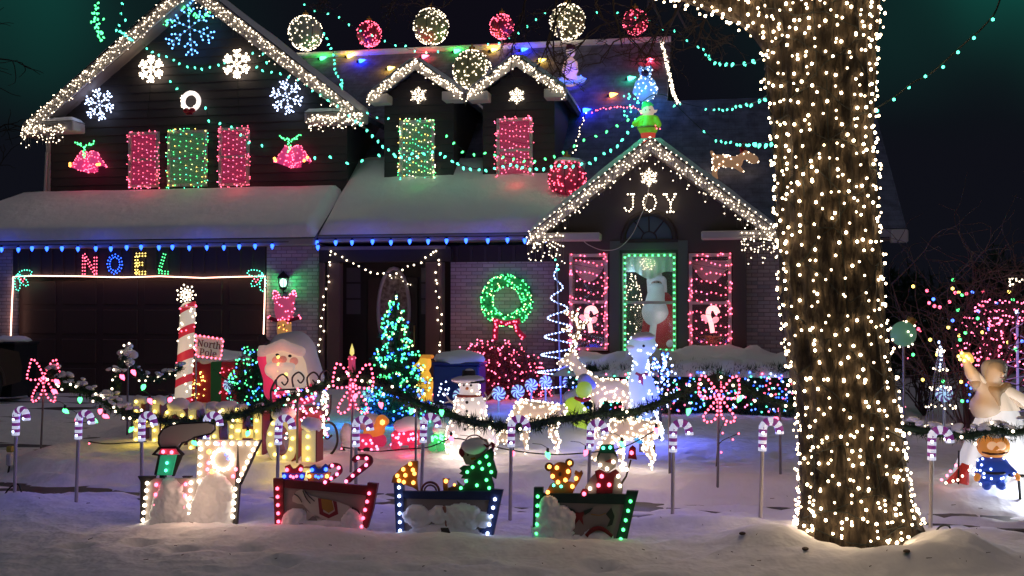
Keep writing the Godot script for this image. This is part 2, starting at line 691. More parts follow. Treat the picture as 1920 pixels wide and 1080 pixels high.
func materials() -> void:
	var snow := mat("snow", Color(0.8, 0.81, 0.85), 0.85)
	snow.heightmap_enabled = true
	snow.heightmap_texture = noise_tex(0.012, 2)
	snow.heightmap_scale = 2.2
	snow.uv1_triplanar = true
	snow.uv1_world_triplanar = true
	snow.uv1_scale = Vector3.ONE * 0.55
	var path := mat("wet_concrete", Color(0.08, 0.066, 0.066), 0.6)
	path.albedo_texture = tint_tex(0.02, 12, Color(0.5, 0.48, 0.47), Color(1, 1, 1))
	path.uv1_triplanar = true
	path.uv1_world_triplanar = true
	path.uv1_scale = Vector3.ONE * 0.7
	mat("siding", Color(0.05, 0.042, 0.046), 0.7)
	mat("siding_b", Color(0.056, 0.045, 0.046), 0.75)
	mat("dark_wood", Color(0.03, 0.022, 0.022), 0.6)
	mat("brown_wood", Color(0.12, 0.08, 0.07), 0.7)
	mat("trim", Color(0.5, 0.47, 0.45), 0.6)
	mat("soffit", Color(0.2, 0.16, 0.14), 0.7)
	var roof := mat("frosted_shingles", Color(0.24, 0.27, 0.4), 0.9)
	roof.albedo_texture = shingle_tex()
	roof.uv1_triplanar = true
	roof.uv1_world_triplanar = true
	roof.uv1_scale = Vector3.ONE * 0.5
	var brick := mat("brick", Color(0.64, 0.53, 0.6), 0.85)
	var bt := brick_tex()
	brick.albedo_texture = bt[0]
	brick.heightmap_enabled = true
	brick.heightmap_texture = bt[1]
	brick.heightmap_scale = 0.5
	brick.uv1_triplanar = true
	brick.uv1_world_triplanar = true
	brick.uv1_scale = Vector3.ONE * 1.25
	mat("window_frame", Color(0.55, 0.52, 0.5), 0.5)
	mat("blind", Color(0.32, 0.3, 0.29), 0.9)
	mat("dark", Color(0.02, 0.018, 0.022), 0.7)
	mat("wire", Color(0.015, 0.02, 0.015), 0.6)
	mat("white_cord", Color(0.55, 0.53, 0.5), 0.6)
	mat("metal", Color(0.3, 0.3, 0.32), 0.4, 0.7)
	mat("black_iron", Color(0.012, 0.012, 0.014), 0.45)
	var gl := mat("glass", Color(1, 1, 1), 0.05)
	gl.albedo_color = Color(1, 1, 1, 0.08)
	gl.transparency = BaseMaterial3D.TRANSPARENCY_ALPHA
	mat("needles", Color(0.018, 0.05, 0.022), 0.8)
	mat("dead_twig", Color(0.045, 0.032, 0.026), 0.85)

func tint_tex(freq: float, seed_: int, a: Color, b: Color, size := 256) -> NoiseTexture2D:
	var t := noise_tex(freq, seed_, false, size)
	var g := Gradient.new()
	g.set_color(0, a)
	g.set_color(1, b)
	t.color_ramp = g
	return t

func brick_tex() -> Array:
	var n := 256
	var im := Image.create(n, n, false, Image.FORMAT_RGB8)
	var bm := Image.create(n, n, false, Image.FORMAT_RGB8)
	var r := RandomNumberGenerator.new()
	r.seed = 77
	im.fill(Color(0.7, 0.68, 0.68))
	bm.fill(Color(0.2, 0.2, 0.2))
	for row in 12:
		for k in 5:
			var x0 := int(k * 64.0 + (32.0 if row % 2 else 0.0)) - 32
			var y0 := int(row * 256.0 / 12.0)
			var t := r.randf_range(0.82, 1.0)
			var w := r.randf_range(-0.04, 0.04)
			for part_x in [x0, x0 + 256]:
				var rc := Rect2i(part_x + 2, y0 + 2, 60, 17)
				im.fill_rect(rc.intersection(Rect2i(0, 0, n, n)), Color(t + w, t, t - w * 0.5))
				bm.fill_rect(rc.intersection(Rect2i(0, 0, n, n)), Color(0.8, 0.8, 0.8))
	for y in n:
		for x in n:
			var f := 0.9 + 0.2 * r.randf()
			im.set_pixel(x, y, im.get_pixel(x, y) * f)
	return [ImageTexture.create_from_image(im), ImageTexture.create_from_image(bm)]

func shingle_tex() -> ImageTexture:
	var n := 256
	var im := Image.create(n, n, false, Image.FORMAT_RGB8)
	var r := RandomNumberGenerator.new()
	r.seed = 31
	var f := FastNoiseLite.new()
	f.frequency = 0.025
	im.fill(Color(0.6, 0.6, 0.6))
	for row in 16:
		for k in 9:
			var t := r.randf_range(0.66, 0.78)
			im.fill_rect(Rect2i(k * 32 - (16 if row % 2 else 0), row * 16, 31, 14).intersection(Rect2i(0, 0, n, n)), Color(t, t, t))
	for y in n:
		for x in n:
			var v := im.get_pixel(x, y).r + f.get_noise_2d(x, y) * 0.25 + r.randf() * 0.15
			im.set_pixel(x, y, Color(v, v, v))
	return ImageTexture.create_from_image(im)

# a sheet through a grid of points, rounded off by its own normals
func sheet(grid: Array, up: Vector3, sh: Shape = null, floor_z := -1e9) -> Shape:
	var s := sh if sh else Shape.new()
	var nj := grid.size()
	var ni: int = grid[0].size()
	var nn := []
	for j in nj:
		var row := []
		for i in ni:
			var a: Vector3 = grid[j][mini(i + 1, ni - 1)] - grid[j][maxi(i - 1, 0)]
			var b: Vector3 = grid[mini(j + 1, nj - 1)][i] - grid[maxi(j - 1, 0)][i]
			var m := a.cross(b).normalized()
			row.append(m if m.dot(up) > 0.0 else -m)
		nn.append(row)
	for j in nj - 1:
		for i in ni - 1:
			if maxf(maxf(grid[j][i].z, grid[j][i + 1].z), maxf(grid[j + 1][i].z, grid[j + 1][i + 1].z)) < floor_z:
				continue
			s.tri(grid[j][i], grid[j][i + 1], grid[j + 1][i + 1], nn[j][i], nn[j][i + 1], nn[j + 1][i + 1])
			s.tri(grid[j][i], grid[j + 1][i + 1], grid[j + 1][i], nn[j][i], nn[j + 1][i + 1], nn[j + 1][i])
	return s

func spaced(marks: Array) -> Array:      # [from, to, step, to, step ...]
	var out := [marks[0]]
	for k in range(1, marks.size(), 2):
		var n := maxi(1, int(round(absf(marks[k] - out[-1]) / marks[k + 1])))
		var a: float = out[-1]
		for i in n:
			out.append(lerpf(a, marks[k], float(i + 1) / n))
	return out

func build_ground() -> void:
	var xs := spaced([-160.0, -40.0, 30.0, -16.0, 2.0, -8.0, 0.4, 3.5, 0.075, 8.0, 0.3, 30.0, 2.0, 160.0, 30.0])
	var zs := spaced([8.0, -4.0, 1.0, -5.5, 0.2, -10.5, 0.055, -13.0, 0.12, -18.6, 0.3, -40.0, 2.0, -250.0, 30.0])
	var grid := []
	for z in zs:
		var row := []
		for x in xs:
			row.append(Vector3(x, H(x, z), z))
		grid.append(row)
	structure("snow_ground", sheet(grid, Vector3.UP), mats["snow"])
	# the paving that shows through where the snow has been shovelled
	var slabs := Node3D.new()
	slabs.name = "sidewalk"
	add_child(slabs)
	slabs.set_meta("kind", "structure")
	for k in 16:
		part(slabs, "paving_slab", Shape.new().box(Vector3(-11.0 + k * 1.25, -0.025, -9.05), Vector3(1.235, 0.09, 0.9), Transform3D(), 0.008), mats["wet_concrete"])
	var dr := Shape.new()
	dr.box(Vector3(-10.6, -0.045, -14.1), Vector3(6.4, 0.1, 9.0), Transform3D(), 0.01)
	structure("driveway", dr, mats["wet_concrete"])

# ---------------------------------------------------------------- the house
func bx(x0: float, x1: float, y0: float, y1: float, z0: float, z1: float, ch := 0.0) -> Shape:
	return Shape.new().box(Vector3((x0 + x1) / 2, (y0 + y1) / 2, (z0 + z1) / 2), Vector3(absf(x1 - x0), absf(y1 - y0), absf(z1 - z0)), Transform3D(), ch)

func slab(a: Vector3, b: Vector3, c: Vector3, d: Vector3, th: float) -> Shape:
	var m := (b - a).cross(d - a).normalized()
	if m.y < 0.0:
		m = -m
	var o := -m * th
	var s := Shape.new()
	s.quad(a, b, c, d, m)
	s.quad(a + o, b + o, c + o, d + o, -m)
	var q := [a, b, c, d]
	var mid := (a + b + c + d) / 4.0
	for i in 4:
		var p: Vector3 = q[i]
		var r: Vector3 = q[(i + 1) % 4]
		s.quad(p, r, r + o, p + o, (p + r) / 2.0 - mid)
	return s

# snow lying on a slope between four corners (a, b along the eave; d, c above), thinning to nothing at its rim
func snow_on(a: Vector3, b: Vector3, c: Vector3, d: Vector3, th: float, step := 0.14, rim := 0.16, wild := 0.25) -> Shape:
	var m := (b - a).cross(d - a).normalized()
	if m.y < 0.0:
		m = -m
	var nu := clampi(int(a.distance_to(b) / step), 3, 90)
	var nv := clampi(int(a.distance_to(d) / step), 3, 60)
	var grid := []
	for j in nv + 1:
		var row := []
		for i in nu + 1:
			var u := float(i) / nu
			var v := float(j) / nv
			u = u + sin(TAU * u) * -0.04
			v = v + sin(TAU * v) * -0.04
			var p := a.lerp(b, u).lerp(d.lerp(c, u), v)
			var e: float = minf(minf(u, 1.0 - u) * a.distance_to(b), minf(v, 1.0 - v) * a.distance_to(d))
			var q := clampf(e / rim, 0.0, 1.0)
			var t := sqrt(1.0 - (1.0 - q) * (1.0 - q)) * th * (1.0 + wild * (bumps.get_noise_3d(p.x * 1.5, p.y * 1.5, p.z * 1.5) + 0.5 * fine.get_noise_3d(p.x * 1.6, p.y * 1.6, p.z * 1.6)))
			row.append(p + m * (t + 0.004))
		grid.append(row)
	return sheet(grid, m)

func cap(at: Vector3, r: Vector3, turn := Basis()) -> Shape:      # a pillow of snow
	var s := Shape.new()
	s.ball(at, r, turn, 14, 8)
	for i in s.v.size():
		s.v[i] += s.n[i] * (fine.get_noise_3dv(s.v[i] * 3.0) * 0.35 + bumps.get_noise_3dv(s.v[i] * 9.0) * 0.3) * r.y
	return s

func pane(x0: float, x1: float, y0: float, y1: float, z: float) -> Shape:
	var s := Shape.new()
	s.quad(Vector3(x0, y0, z), Vector3(x1, y0, z), Vector3(x1, y1, z), Vector3(x0, y1, z), Vector3.BACK)
	return s

# a sash window seen between two corners of the photograph; its face stands 6 cm proud of z
func window(px: Array, z: float, blind: Material, frame: Material) -> Array:
	var a := W(px[0], px[3], z)
	var b := W(px[2], px[3], z)
	var c := W((px[0] + px[2]) / 2.0, px[1], z)
	var x0 := a.x
	var x1 := b.x
	var y0 := (a.y + b.y) / 2.0
	var y1 := c.y
	var o := Node3D.new()
	o.name = "window"
	house.add_child(o, true)
	o.position = Vector3((x0 + x1) / 2, y0, z) - house.position
	var f := 0.055
	var s := bx(x0, x0 + f, y0, y1, z, z + 0.06)
	s.box(Vector3(x1 - f / 2, (y0 + y1) / 2, z + 0.03), Vector3(f, y1 - y0, 0.06))
	s.box(Vector3((x0 + x1) / 2, y1 - f / 2, z + 0.03), Vector3(x1 - x0 - 2 * f - 0.002, f, 0.058))
	s.box(Vector3((x0 + x1) / 2, y0 + f / 2, z + 0.03), Vector3(x1 - x0 - 2 * f - 0.002, f, 0.058))
	put(o, "frame", s, frame)
	var ym := (y0 + y1) / 2
	put(o, "sash_rail", bx(x0 + f, x1 - f, ym - 0.025, ym + 0.025, z + 0.015, z + 0.05), frame)
	put(o, "pane", pane(x0 + f, x1 - f, ym + 0.026, y1 - f, z + 0.034), mats["glass"])
	put(o, "pane", pane(x0 + f, x1 - f, y0 + f, ym - 0.026, z + 0.03), mats["glass"])
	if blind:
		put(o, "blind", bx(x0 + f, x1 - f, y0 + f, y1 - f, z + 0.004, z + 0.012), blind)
	return [x0, x1, y0, y1]

func rake(parent: Node, ax: float, ay: float, bx_: float, by: float, z: float, high: float, depth: float, m: Material, nm := "rake_board") -> void:
	var p := PackedVector2Array([Vector2(ax, ay), Vector2(bx_, by), Vector2(bx_, by - high), Vector2(ax, ay - high * 0.8)])
	put(parent, nm, Shape.new().prism(p, z - depth, z), m)

func planks(x0: float, x1: float, y0: float, y1: float, z: float, xc := 0.0, apex := 99.0, slope := 0.78, high := 0.165) -> void:
	var y := y0
	var k := 0
	while y < y1:
		var half := minf((apex - y - high) / slope, 50.0)
		var a := maxf(x0, xc - half)
		var b := minf(x1, xc + half)
		if b - a > 0.1:
			var o := Transform3D(Basis(Vector3.RIGHT, -0.09), Vector3((a + b) / 2, y + high / 2, z))
			put(house, "siding_plank", Shape.new().box(Vector3.ZERO, Vector3(b - a, high + 0.012, 0.02), o), mats["siding" if k % 3 else "siding_b"])
		y += high
		k += 1

func build_house() -> void:
	house = thing("house", "dark sided two storey family house with attached garage covered in strings of lights", "house", Vector3(-5, 0, -18.4))
	var tr: Material = mats["trim"]
	var br: Material = mats["brick"]
	var gx0 := X(25, -18.4)
	var gx1 := X(497, -18.4)
	# ground floor, garage
	put(house, "garage_pier", bx(gx1 + 0.03, -6.95, -0.1, 2.82, -18.9, -18.4), br)
	put(house, "garage_pier", bx(-14.2, gx0 - 0.03, -0.1, 2.82, -18.9, -18.4), br)
	put(house, "garage_header", bx(gx0 - 0.03, gx1 + 0.03, 2.26, 2.82, -18.8, -18.42), mats["siding"])
	var x := gx0 + 0.05
	while x < gx1:
		put(house, "batten", bx(x, x + 0.045, 2.3, 2.81, -18.42, -18.395), mats["siding_b"])
		x += 0.24
	var door := Node3D.new()
	door.name = "garage_door"
	house.add_child(door)
	door.position = Vector3((gx0 + gx1) / 2, 0, -18.6) - house.position
	put(door, "door_slab", bx(gx0, gx1, 0.0, 2.26, -18.62, -18.58), mat("garage_paint", Color(0.06, 0.035, 0.035), 0.45))
	for r in 4:
		for k in 6:
			var w := (gx1 - gx0) / 6.0
			var a := gx0 + k * w
			put(door, "panel", bx(a + 0.07, a + w - 0.07, 0.06 + r * 0.56, 0.52 + r * 0.56, -18.58, -18.562, 0.012), mats["garage_paint"])
	put(house, "garage_side_wall", bx(-14.2, -14.0, -0.1, 3.0, -26.0, -18.9), br)
	put(house, "garage_side_wall", bx(-7.15, -6.95, -0.1, 3.0, -26.0, -18.9), mats["siding"])
	# porch
	var dz := -19.2
	var wx0 := X(845, -18.7)
	put(house, "porch_wall", bx(-6.95, wx0, -0.1, 3.2, dz - 0.2, dz), mats["dark_wood"])
	put(house, "porch_ceiling", bx(-6.95, wx0, 2.72, 2.78, dz, -18.3), mats["soffit"])
	put(house, "porch_floor", bx(-6.95, wx0, 0.0, 0.12, dz, -18.2), mats["wet_concrete"])
	put(house, "porch_beam", bx(-6.94, wx0 + 0.1, 2.5, 2.719, -18.45, -18.3), mats["dark_wood"])
	for p in [[600, 612], [616, 640], [800, 832]]:
		put(house, "porch_post", bx(X(p[0], -18.4), X(p[1], -18.4), 0.1, 2.5, -18.5, -18.3, 0.015), mats["brown_wood"])
	front_door(dz)
	# wall with the wreath
	var by0 := X(1050, -18.5)
	put(house, "brick_wall", bx(wx0, by0 + 0.2, -0.1, 2.5, -18.95, -18.7), br)
	put(house, "frieze", bx(wx0, by0 + 0.2, 2.5, 2.8, -18.93, -18.68), mats["dark_wood"])
	x = wx0 + 0.1
	while x < by0:
		put(house, "batten", bx(x, x + 0.05, 2.52, 2.78, -18.68, -18.655), mats["siding"])
		x += 0.26
	bay()
	# right wing
	put(house, "brick_wall", bx(X(1398, -18.5), 2.7, -0.1, 2.8, -18.8, -18.5), br)
	put(house, "end_wall", bx(2.5, 2.7, -0.1, 2.85, -26.0, -18.8), br)
	put(house, "back_wall", bx(-14.2, 2.7, -0.1, 3.0, -26.2, -26.0), mats["siding"])
	# upper wall with the gable
	var ux0 := X(88, -19.4)
	var ux1 := X(650, -19.4)
	var gc := -9.87
	var pg := PackedVector2Array([Vector2(ux0, 3.4), Vector2(ux1, 3.4), Vector2(ux1, 5.4), Vector2(gc, 7.85), Vector2(ux0, 5.4)])
	put(house, "gable_wall", Shape.new().prism(pg, -19.6, -19.425), mats["siding"])
	planks(ux0, ux1, 3.8, 7.8, -19.41, gc, 7.9)
	put(house, "corner_board", bx(ux0 - 0.03, ux0 + 0.06, 3.6, 5.3, -19.43, -19.37), tr)
	put(house, "upper_side_wall", bx(ux1 - 0.18, ux1, 3.0, 5.5, -26.0, -19.6), mats["siding"])
	put(house, "upper_side_wall", bx(ux0, ux0 + 0.18, 3.0, 5.5, -26.0, -19.6), mats["siding"])
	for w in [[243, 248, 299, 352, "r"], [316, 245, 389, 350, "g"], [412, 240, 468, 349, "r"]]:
		window(w, -19.395, glow("lit_blind_" + w[4], Color(1, 0.035, 0.2) if w[4] == "r" else Color(0.25, 0.9, 0.35), 0.24 if w[4] == "r" else 0.1, Color(0.08, 0.07, 0.07)), mats["window_frame"])  # blind emission imitates reflected net-bulb light; no room lamp behind
	roofs()
	for d in [[720, 850, -5.38, 6.32, 750, 226, 815, 345], [905, 1040, -3.47, 6.3, 932, 222, 999, 342]]:
		dormer(d)

func front_door(dz: float) -> void:
	var o := Node3D.new()
	o.name = "front_door"
	house.add_child(o)
	var x0 := X(690, dz)
	var x1 := X(785, dz)
	o.position = Vector3((x0 + x1) / 2, 0.12, dz) - house.position
	put(o, "door_slab", bx(x0, x1, 0.12, 2.25, dz, dz + 0.05, 0.01), mat("door_paint", Color(0.022, 0.017, 0.02), 0.35))
	var c := (W(740, 508, dz) + W(740, 655, dz)) / 2.0
	var ry := (W(740, 508, dz).y - W(740, 665, dz).y) / 2.0
	var ring := []
	var gp := PackedVector2Array()
	for k in 28:
		var t := TAU * k / 28
		ring.append(c + Vector3(cos(t) * 0.3, sin(t) * ry, 0.055))
		gp.append(Vector2(c.x + cos(t) * 0.28, c.y + sin(t) * ry * 0.97))
	put(o, "oval_frame", Shape.new().tube(ring, 0.035, 0.035, 8, true), mat("oval_frame", Color(0.5, 0.47, 0.55), 0.4))
	var etched := mat("etched_glass", Color(0.5, 0.46, 0.42), 0.35)
	etched.albedo_texture = tint_tex(0.04, 41, Color(0.45, 0.42, 0.4), Color(1, 1, 1))
	etched.uv1_triplanar = true
	put(o, "oval_pane", Shape.new().prism(gp, dz + 0.05, dz + 0.056), etched)
	put(o, "handle", Shape.new().tube([Vector3(x1 - 0.06, 0.95, dz + 0.08), Vector3(x1 - 0.06, 1.35, dz + 0.08)], 0.018, 0.018), mat("brass", Color(0.5, 0.38, 0.2), 0.3, 0.8))
	for p in [[650, 676], [790, 813]]:
		for r in 3:
			var y1 := W(p[0], 502 + r * 30, dz).y
			var y0 := W(p[0], 529 + r * 30, dz).y
			put(house, "sidelight_pane", bx(X(p[0], dz), X(p[1], dz), y0, y1, dz + 0.002, dz + 0.012), mat("dim_glass", Color(0.14, 0.13, 0.15), 0.2))

func bay() -> void:
	var z := -17.95
	var x0 := X(1040, z)
	var x1 := X(1400, z)
	var m: Material = mat("bay_paint", Color(0.075, 0.062, 0.06), 0.7)
	var y0 := W(1215, 662, z).y
	var y1 := W(1215, 474, z).y
	var gaps := [x0, X(1066, z), X(1142, z), X(1166, z), X(1270, z), X(1290, z), X(1374, z), x1]
	for k in [0, 2, 4, 6]:
		put(house, "bay_pillar", bx(gaps[k], gaps[k + 1], y0, y1, z - 0.2, z), m)
	put(house, "bay_base", bx(x0, x1, -0.1, y0, z - 0.2, z), m)
	var gc := -0.95
	var pg := PackedVector2Array([Vector2(x0, y1), Vector2(x1, y1), Vector2(x1, 2.85), Vector2(1.0, 2.9), Vector2(gc, 4.33), Vector2(-2.85, 2.9), Vector2(x0, 2.85)])
	put(house, "bay_gable", Shape.new().prism(pg, z - 0.2, z), m)
	for p in [1153, 1281]:
		put(house, "bay_trim", bx(X(p - 9, z), X(p + 9, z), y0, y1 + 0.05, z, z + 0.04), mat("green_grey_trim", Color(0.1, 0.12, 0.11), 0.6))
	put(house, "bay_trim", bx(X(1144, z), X(1290, z), y1 + 0.05, y1 + 0.2, z, z + 0.04), mats["green_grey_trim"])
	put(house, "bay_side_wall", bx(x0, x0 + 0.15, -0.1, 2.8, -18.9, z - 0.2), m)
	put(house, "bay_side_wall", bx(x1 - 0.15, x1, -0.1, 2.8, -18.9, z - 0.2), m)
	# the room behind the three windows
	var room := mat("room_wall", Color(0.12, 0.07, 0.07), 0.8)
	put(house, "room_back_wall", bx(x0, x1, 0.5, 2.8, -20.6, -20.5), room)
	put(house, "room_floor", bx(x0, x1, 0.45, 0.5, -20.5, z - 0.2), room)
	put(house, "room_ceiling", bx(x0, x1, 2.75, 2.8, -20.5, z - 0.2), room)
	for e in [x0 + 0.15, x1 - 0.2]:
		put(house, "room_side_wall", bx(e, e + 0.05, 0.5, 2.75, -20.5, -18.9), room)
	for w in [[1068, 476, 1140, 657], [1168, 475, 1268, 660], [1292, 475, 1372, 661]]:
		window(w, z - 0.05, null, mats["window_frame"])
	# the round-headed window over the middle one
	var c := W(1217, 449, z)
	var r := 0.4
	var o := Node3D.new()
	o.name = "arched_window"
	house.add_child(o)
	o.position = c - house.position
	var half := PackedVector2Array()
	for p in arc(Vector3(c.x, c.y, 0), r, 0, PI, 20):
		half.append(Vector2(p.x, p.y))
	put(o, "pane", Shape.new().prism(half, z, z + 0.012), mat("dark_pane", Color(0.1, 0.14, 0.17), 0.12))
	var s := Shape.new()
	s.tube(arc(c + Vector3(0, 0, 0.02), r + 0.03, 0, PI, 24), 0.05, 0.05, 6)
	s.box(c + Vector3(0, -0.025, 0.02), Vector3(2 * r + 0.16, 0.06, 0.07))
	put(o, "frame", s, mats["dark_wood"])
	var g := Shape.new()
	for a in [0.9, PI / 2, PI - 0.9]:
		g.tube([c + Vector3(cos(a) * 0.12, sin(a) * 0.12, 0.016), c + Vector3(cos(a) * r, sin(a) * r, 0.016)], 0.012, 0.012, 4)
	g.tube(arc(c + Vector3(0, 0, 0.016), 0.13, 0, PI, 10), 0.012, 0.012, 4)
	put(o, "glazing_bar", g, mats["dark_wood"])

func roofs() -> void:
	var sn: Material = mats["snow"]
	var sh: Material = mats["frosted_shingles"]
	var tr: Material = mats["trim"]
	# garage roof, hipped at its far end
	var ga := Vector3(-15.1, 2.93, -18.0)
	var gb := Vector3(-6.9, 2.93, -18.0)
	var gc := Vector3(-6.9, 3.9, -19.46)
	var gd := Vector3(-13.6, 3.9, -19.46)
	put(house, "garage_roof", slab(ga, gb, gc, gd, 0.1), sh)
	put(house, "garage_roof_snow", snow_on(ga + Vector3(0, 0, 0.06), gb + Vector3(0.02, 0, 0.06), gc, gd, 0.2, 0.14, 0.2, 0.1), sn)
	put(house, "hip_roof", slab(ga, gd, Vector3(-13.6, 3.9, -26), Vector3(-15.1, 2.76, -26), 0.1), sh)
	put(house, "gutter", bx(-15.1, -6.9, 2.79, 2.92, -18.05, -17.93, 0.02), mat("gutter", Color(0.3, 0.29, 0.33), 0.5))
	put(house, "soffit", bx(-15.0, -6.9, 2.8, 2.83, -18.5, -18.06), mats["soffit"])
	# the long front slope
	var k := EK
	var e := Vector3(-6.9, EY, -18.2)
	var top := Vector3(-6.9, EY + k * 6.25, -24.45)
	var rx := -0.85
	put(house, "main_roof", slab(e, Vector3(rx, e.y, e.z), Vector3(rx, top.y, top.z), top, 0.14), sh)
	put(house, "main_roof", slab(Vector3(-13.3, EY + k * 2.4, -20.6), Vector3(-6.9, EY + k * 2.4, -20.6), top, Vector3(-13.3, top.y, top.z), 0.14), sh)
	put(house, "main_roof", slab(Vector3(-13.3, top.y - 4.6, top.z - 5.9), Vector3(rx, top.y - 4.6, top.z - 5.9), Vector3(rx, top.y, top.z), Vector3(-13.3, top.y, top.z), 0.14), sh)
	var w := Vector3(3.15, EY + k * 3.85, -22.05)
	put(house, "wing_roof", slab(Vector3(rx, e.y, e.z), Vector3(3.15, e.y, e.z), w, Vector3(rx, w.y, w.z), 0.14), sh)
	put(house, "wing_roof", slab(Vector3(rx, e.y, -26.2), Vector3(3.15, e.y, -26.2), w, Vector3(rx, w.y, w.z), 0.14), sh)
	var gp := PackedVector2Array([Vector2(-18.5, 2.8), Vector2(-26.0, 2.8), Vector2(-22.05, 5.75)])
	put(house, "wing_gable", Shape.new().prism(gp, 2.5, 2.7, Transform3D(Basis(Vector3(0, 0, 1), Vector3(0, 1, 0), Vector3(1, 0, 0)), Vector3.ZERO)), mats["siding"])
	var hp := PackedVector2Array([Vector2(-21.9, 5.7), Vector2(-28.0, 4.9), Vector2(-24.45, 7.6)])
	put(house, "step_gable", Shape.new().prism(hp, rx - 0.3, rx - 0.15, Transform3D(Basis(Vector3(0, 0, 1), Vector3(0, 1, 0), Vector3(1, 0, 0)), Vector3.ZERO)), mats["siding"])
	put(house, "main_roof_snow", snow_on(e + Vector3(0.02, 0, 0.07), Vector3(-2.3, e.y, e.z + 0.07), Vector3(-2.3, e.y + k * 1.9, e.z - 1.9), e + Vector3(0.02, k * 2.1, -2.1), 0.2, 0.14, 0.3, 0.25), sn)
	put(house, "ridge_snow", Shape.new().tube([top + Vector3(-6.3, 0.02, 0), top + Vector3(-1.2, 0.03, 0), Vector3(-4, top.y + 0.03, top.z), Vector3(rx, top.y + 0.02, top.z)], 0.09, 0.09, 8), sn)
	put(house, "gutter", bx(-6.9, -2.2, 2.86, 2.98, -18.24, -18.12, 0.02), mats["gutter"])
	put(house, "gutter", bx(1.0, 3.15, 2.84, 2.96, -18.24, -18.12, 0.02), mats["gutter"])
	put(house, "soffit", bx(-6.9, -2.2, 2.85, 2.875, -18.7, -18.25), mats["soffit"])
	put(house, "soffit", bx(0.9, 3.1, 2.79, 2.815, -18.6, -18.25), mats["soffit"])
	put(house, "eave_end", bx(2.9, 3.16, 2.74, 2.95, -18.3, -18.08, 0.02), tr)
	# the tall gable over the garage
	gable_roof(-9.87, 8.05, -13.35, -6.4, 5.34, -19.0, -20.9, 0.32)
	put(house, "cornice_return", bx(-13.36, X(135, -19.0), 5.16, 5.36, -19.42, -18.98, 0.02), tr)
	put(house, "cornice_return", bx(X(570, -19.0), -6.38, 5.16, 5.36, -19.42, -18.98, 0.02), tr)
	put(house, "cornice_snow", snow_on(Vector3(-13.36, 5.36, -18.98), Vector3(X(135, -19.0), 5.36, -18.98), Vector3(X(135, -19.0), 5.36, -19.4), Vector3(-13.36, 5.36, -19.4), 0.07, 0.08, 0.08), sn)
	put(house, "cornice_snow", snow_on(Vector3(X(570, -19.0), 5.36, -18.98), Vector3(-6.38, 5.36, -18.98), Vector3(-6.38, 5.36, -19.4), Vector3(X(570, -19.0), 5.36, -19.4), 0.07, 0.08, 0.08), sn)
	# the gable over the bay
	gable_roof(-0.95, 4.47, -2.97, 1.07, 2.92, -17.6, -21.2, 0.2)
	put(house, "cornice_return", bx(-2.98, X(1125, -17.6), 2.8, 2.93, -17.95, -17.58, 0.02), tr)
	put(house, "cornice_return", bx(X(1315, -17.6), 1.08, 2.8, 2.93, -17.95, -17.58, 0.02), tr)

# two slopes that meet over xc, with boards up the front edge and snow on top
func gable_roof(xc: float, apex: float, x0: float, x1: float, eave: float, zf: float, zb: float, high: float) -> void:
	for s in [x0, x1]:
		var a := Vector3(s, eave, zf)
		var b := Vector3(s, eave, zb)
		var c := Vector3(xc, apex, zb)
		var d := Vector3(xc, apex, zf)
		put(house, "gable_roof", slab(a, b, c, d, 0.1), mats["frosted_shingles"])
		put(house, "gable_snow", snow_on(a + Vector3(0, 0, 0.03), a + Vector3(0, 0, -0.7), d + Vector3(0, 0, -0.7), d + Vector3(0, 0.02, 0.03), 0.09, 0.16, 0.12), mats["snow"])
		rake(house, s, eave - 0.02, xc, apex - 0.02, zf + 0.015, high, 0.05, mats["trim"])
		put(house, "gable_soffit", slab(a + Vector3(0, -high * 0.8, -0.04), a + Vector3(0, -high * 0.8, -0.6), d + Vector3(0, -high, -0.6), d + Vector3(0, -high, -0.04), 0.02), mats["soffit"])

func dormer(d: Array) -> void:
	var x0 := X(d[0], -19.4)
	var x1 := X(d[1], -19.4)
	var c: float = d[2]
	var apex: float = d[3]
	var k := 0.72
	var eave := apex - 0.86 * k
	var pg := PackedVector2Array([Vector2(x0, 3.7), Vector2(x1, 3.7), Vector2(x1, apex - 0.15 - (x1 - c) * k), Vector2(c, apex - 0.15), Vector2(x0, apex - 0.15 - (c - x0) * k)])
	put(house, "dormer_wall", Shape.new().prism(pg, -19.55, -19.425), mats["siding"])
	for x in [x0, x1 - 0.1]:
		put(house, "dormer_cheek", bx(x, x + 0.1, 3.6, eave + 0.05, -22.2, -19.56), mats["siding"])
	planks(x0, x1, 3.85, apex - 0.2, -19.41, c, apex - 0.1, k, 0.15)
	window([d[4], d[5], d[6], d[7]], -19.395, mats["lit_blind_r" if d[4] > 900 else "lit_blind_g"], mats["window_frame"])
	for s in [-1.0, 1.0]:
		var a := Vector3(c + s * 0.9, apex - 0.9 * k, -19.1)
		put(house, "dormer_roof", slab(a, a + Vector3(0, 0, -3.8), Vector3(c, apex, -22.9), Vector3(c, apex, -19.1), 0.08), mats["frosted_shingles"])
		put(house, "dormer_snow", snow_on(a + Vector3(0, 0, 0.03), a + Vector3(0, 0, -2.6), Vector3(c, apex, -21.7), Vector3(c, apex + 0.01, -19.07), 0.07, 0.12, 0.1), mats["snow"])
		rake(house, a.x, a.y, c, apex - 0.01, -19.085, 0.2, 0.04, mats["trim"], "dormer_rake_board")
		put(house, "dormer_return", bx(c + s * 0.9, c + s * 0.52, a.y - 0.16, a.y + 0.01, -19.45, -19.09, 0.015), mats["trim"])

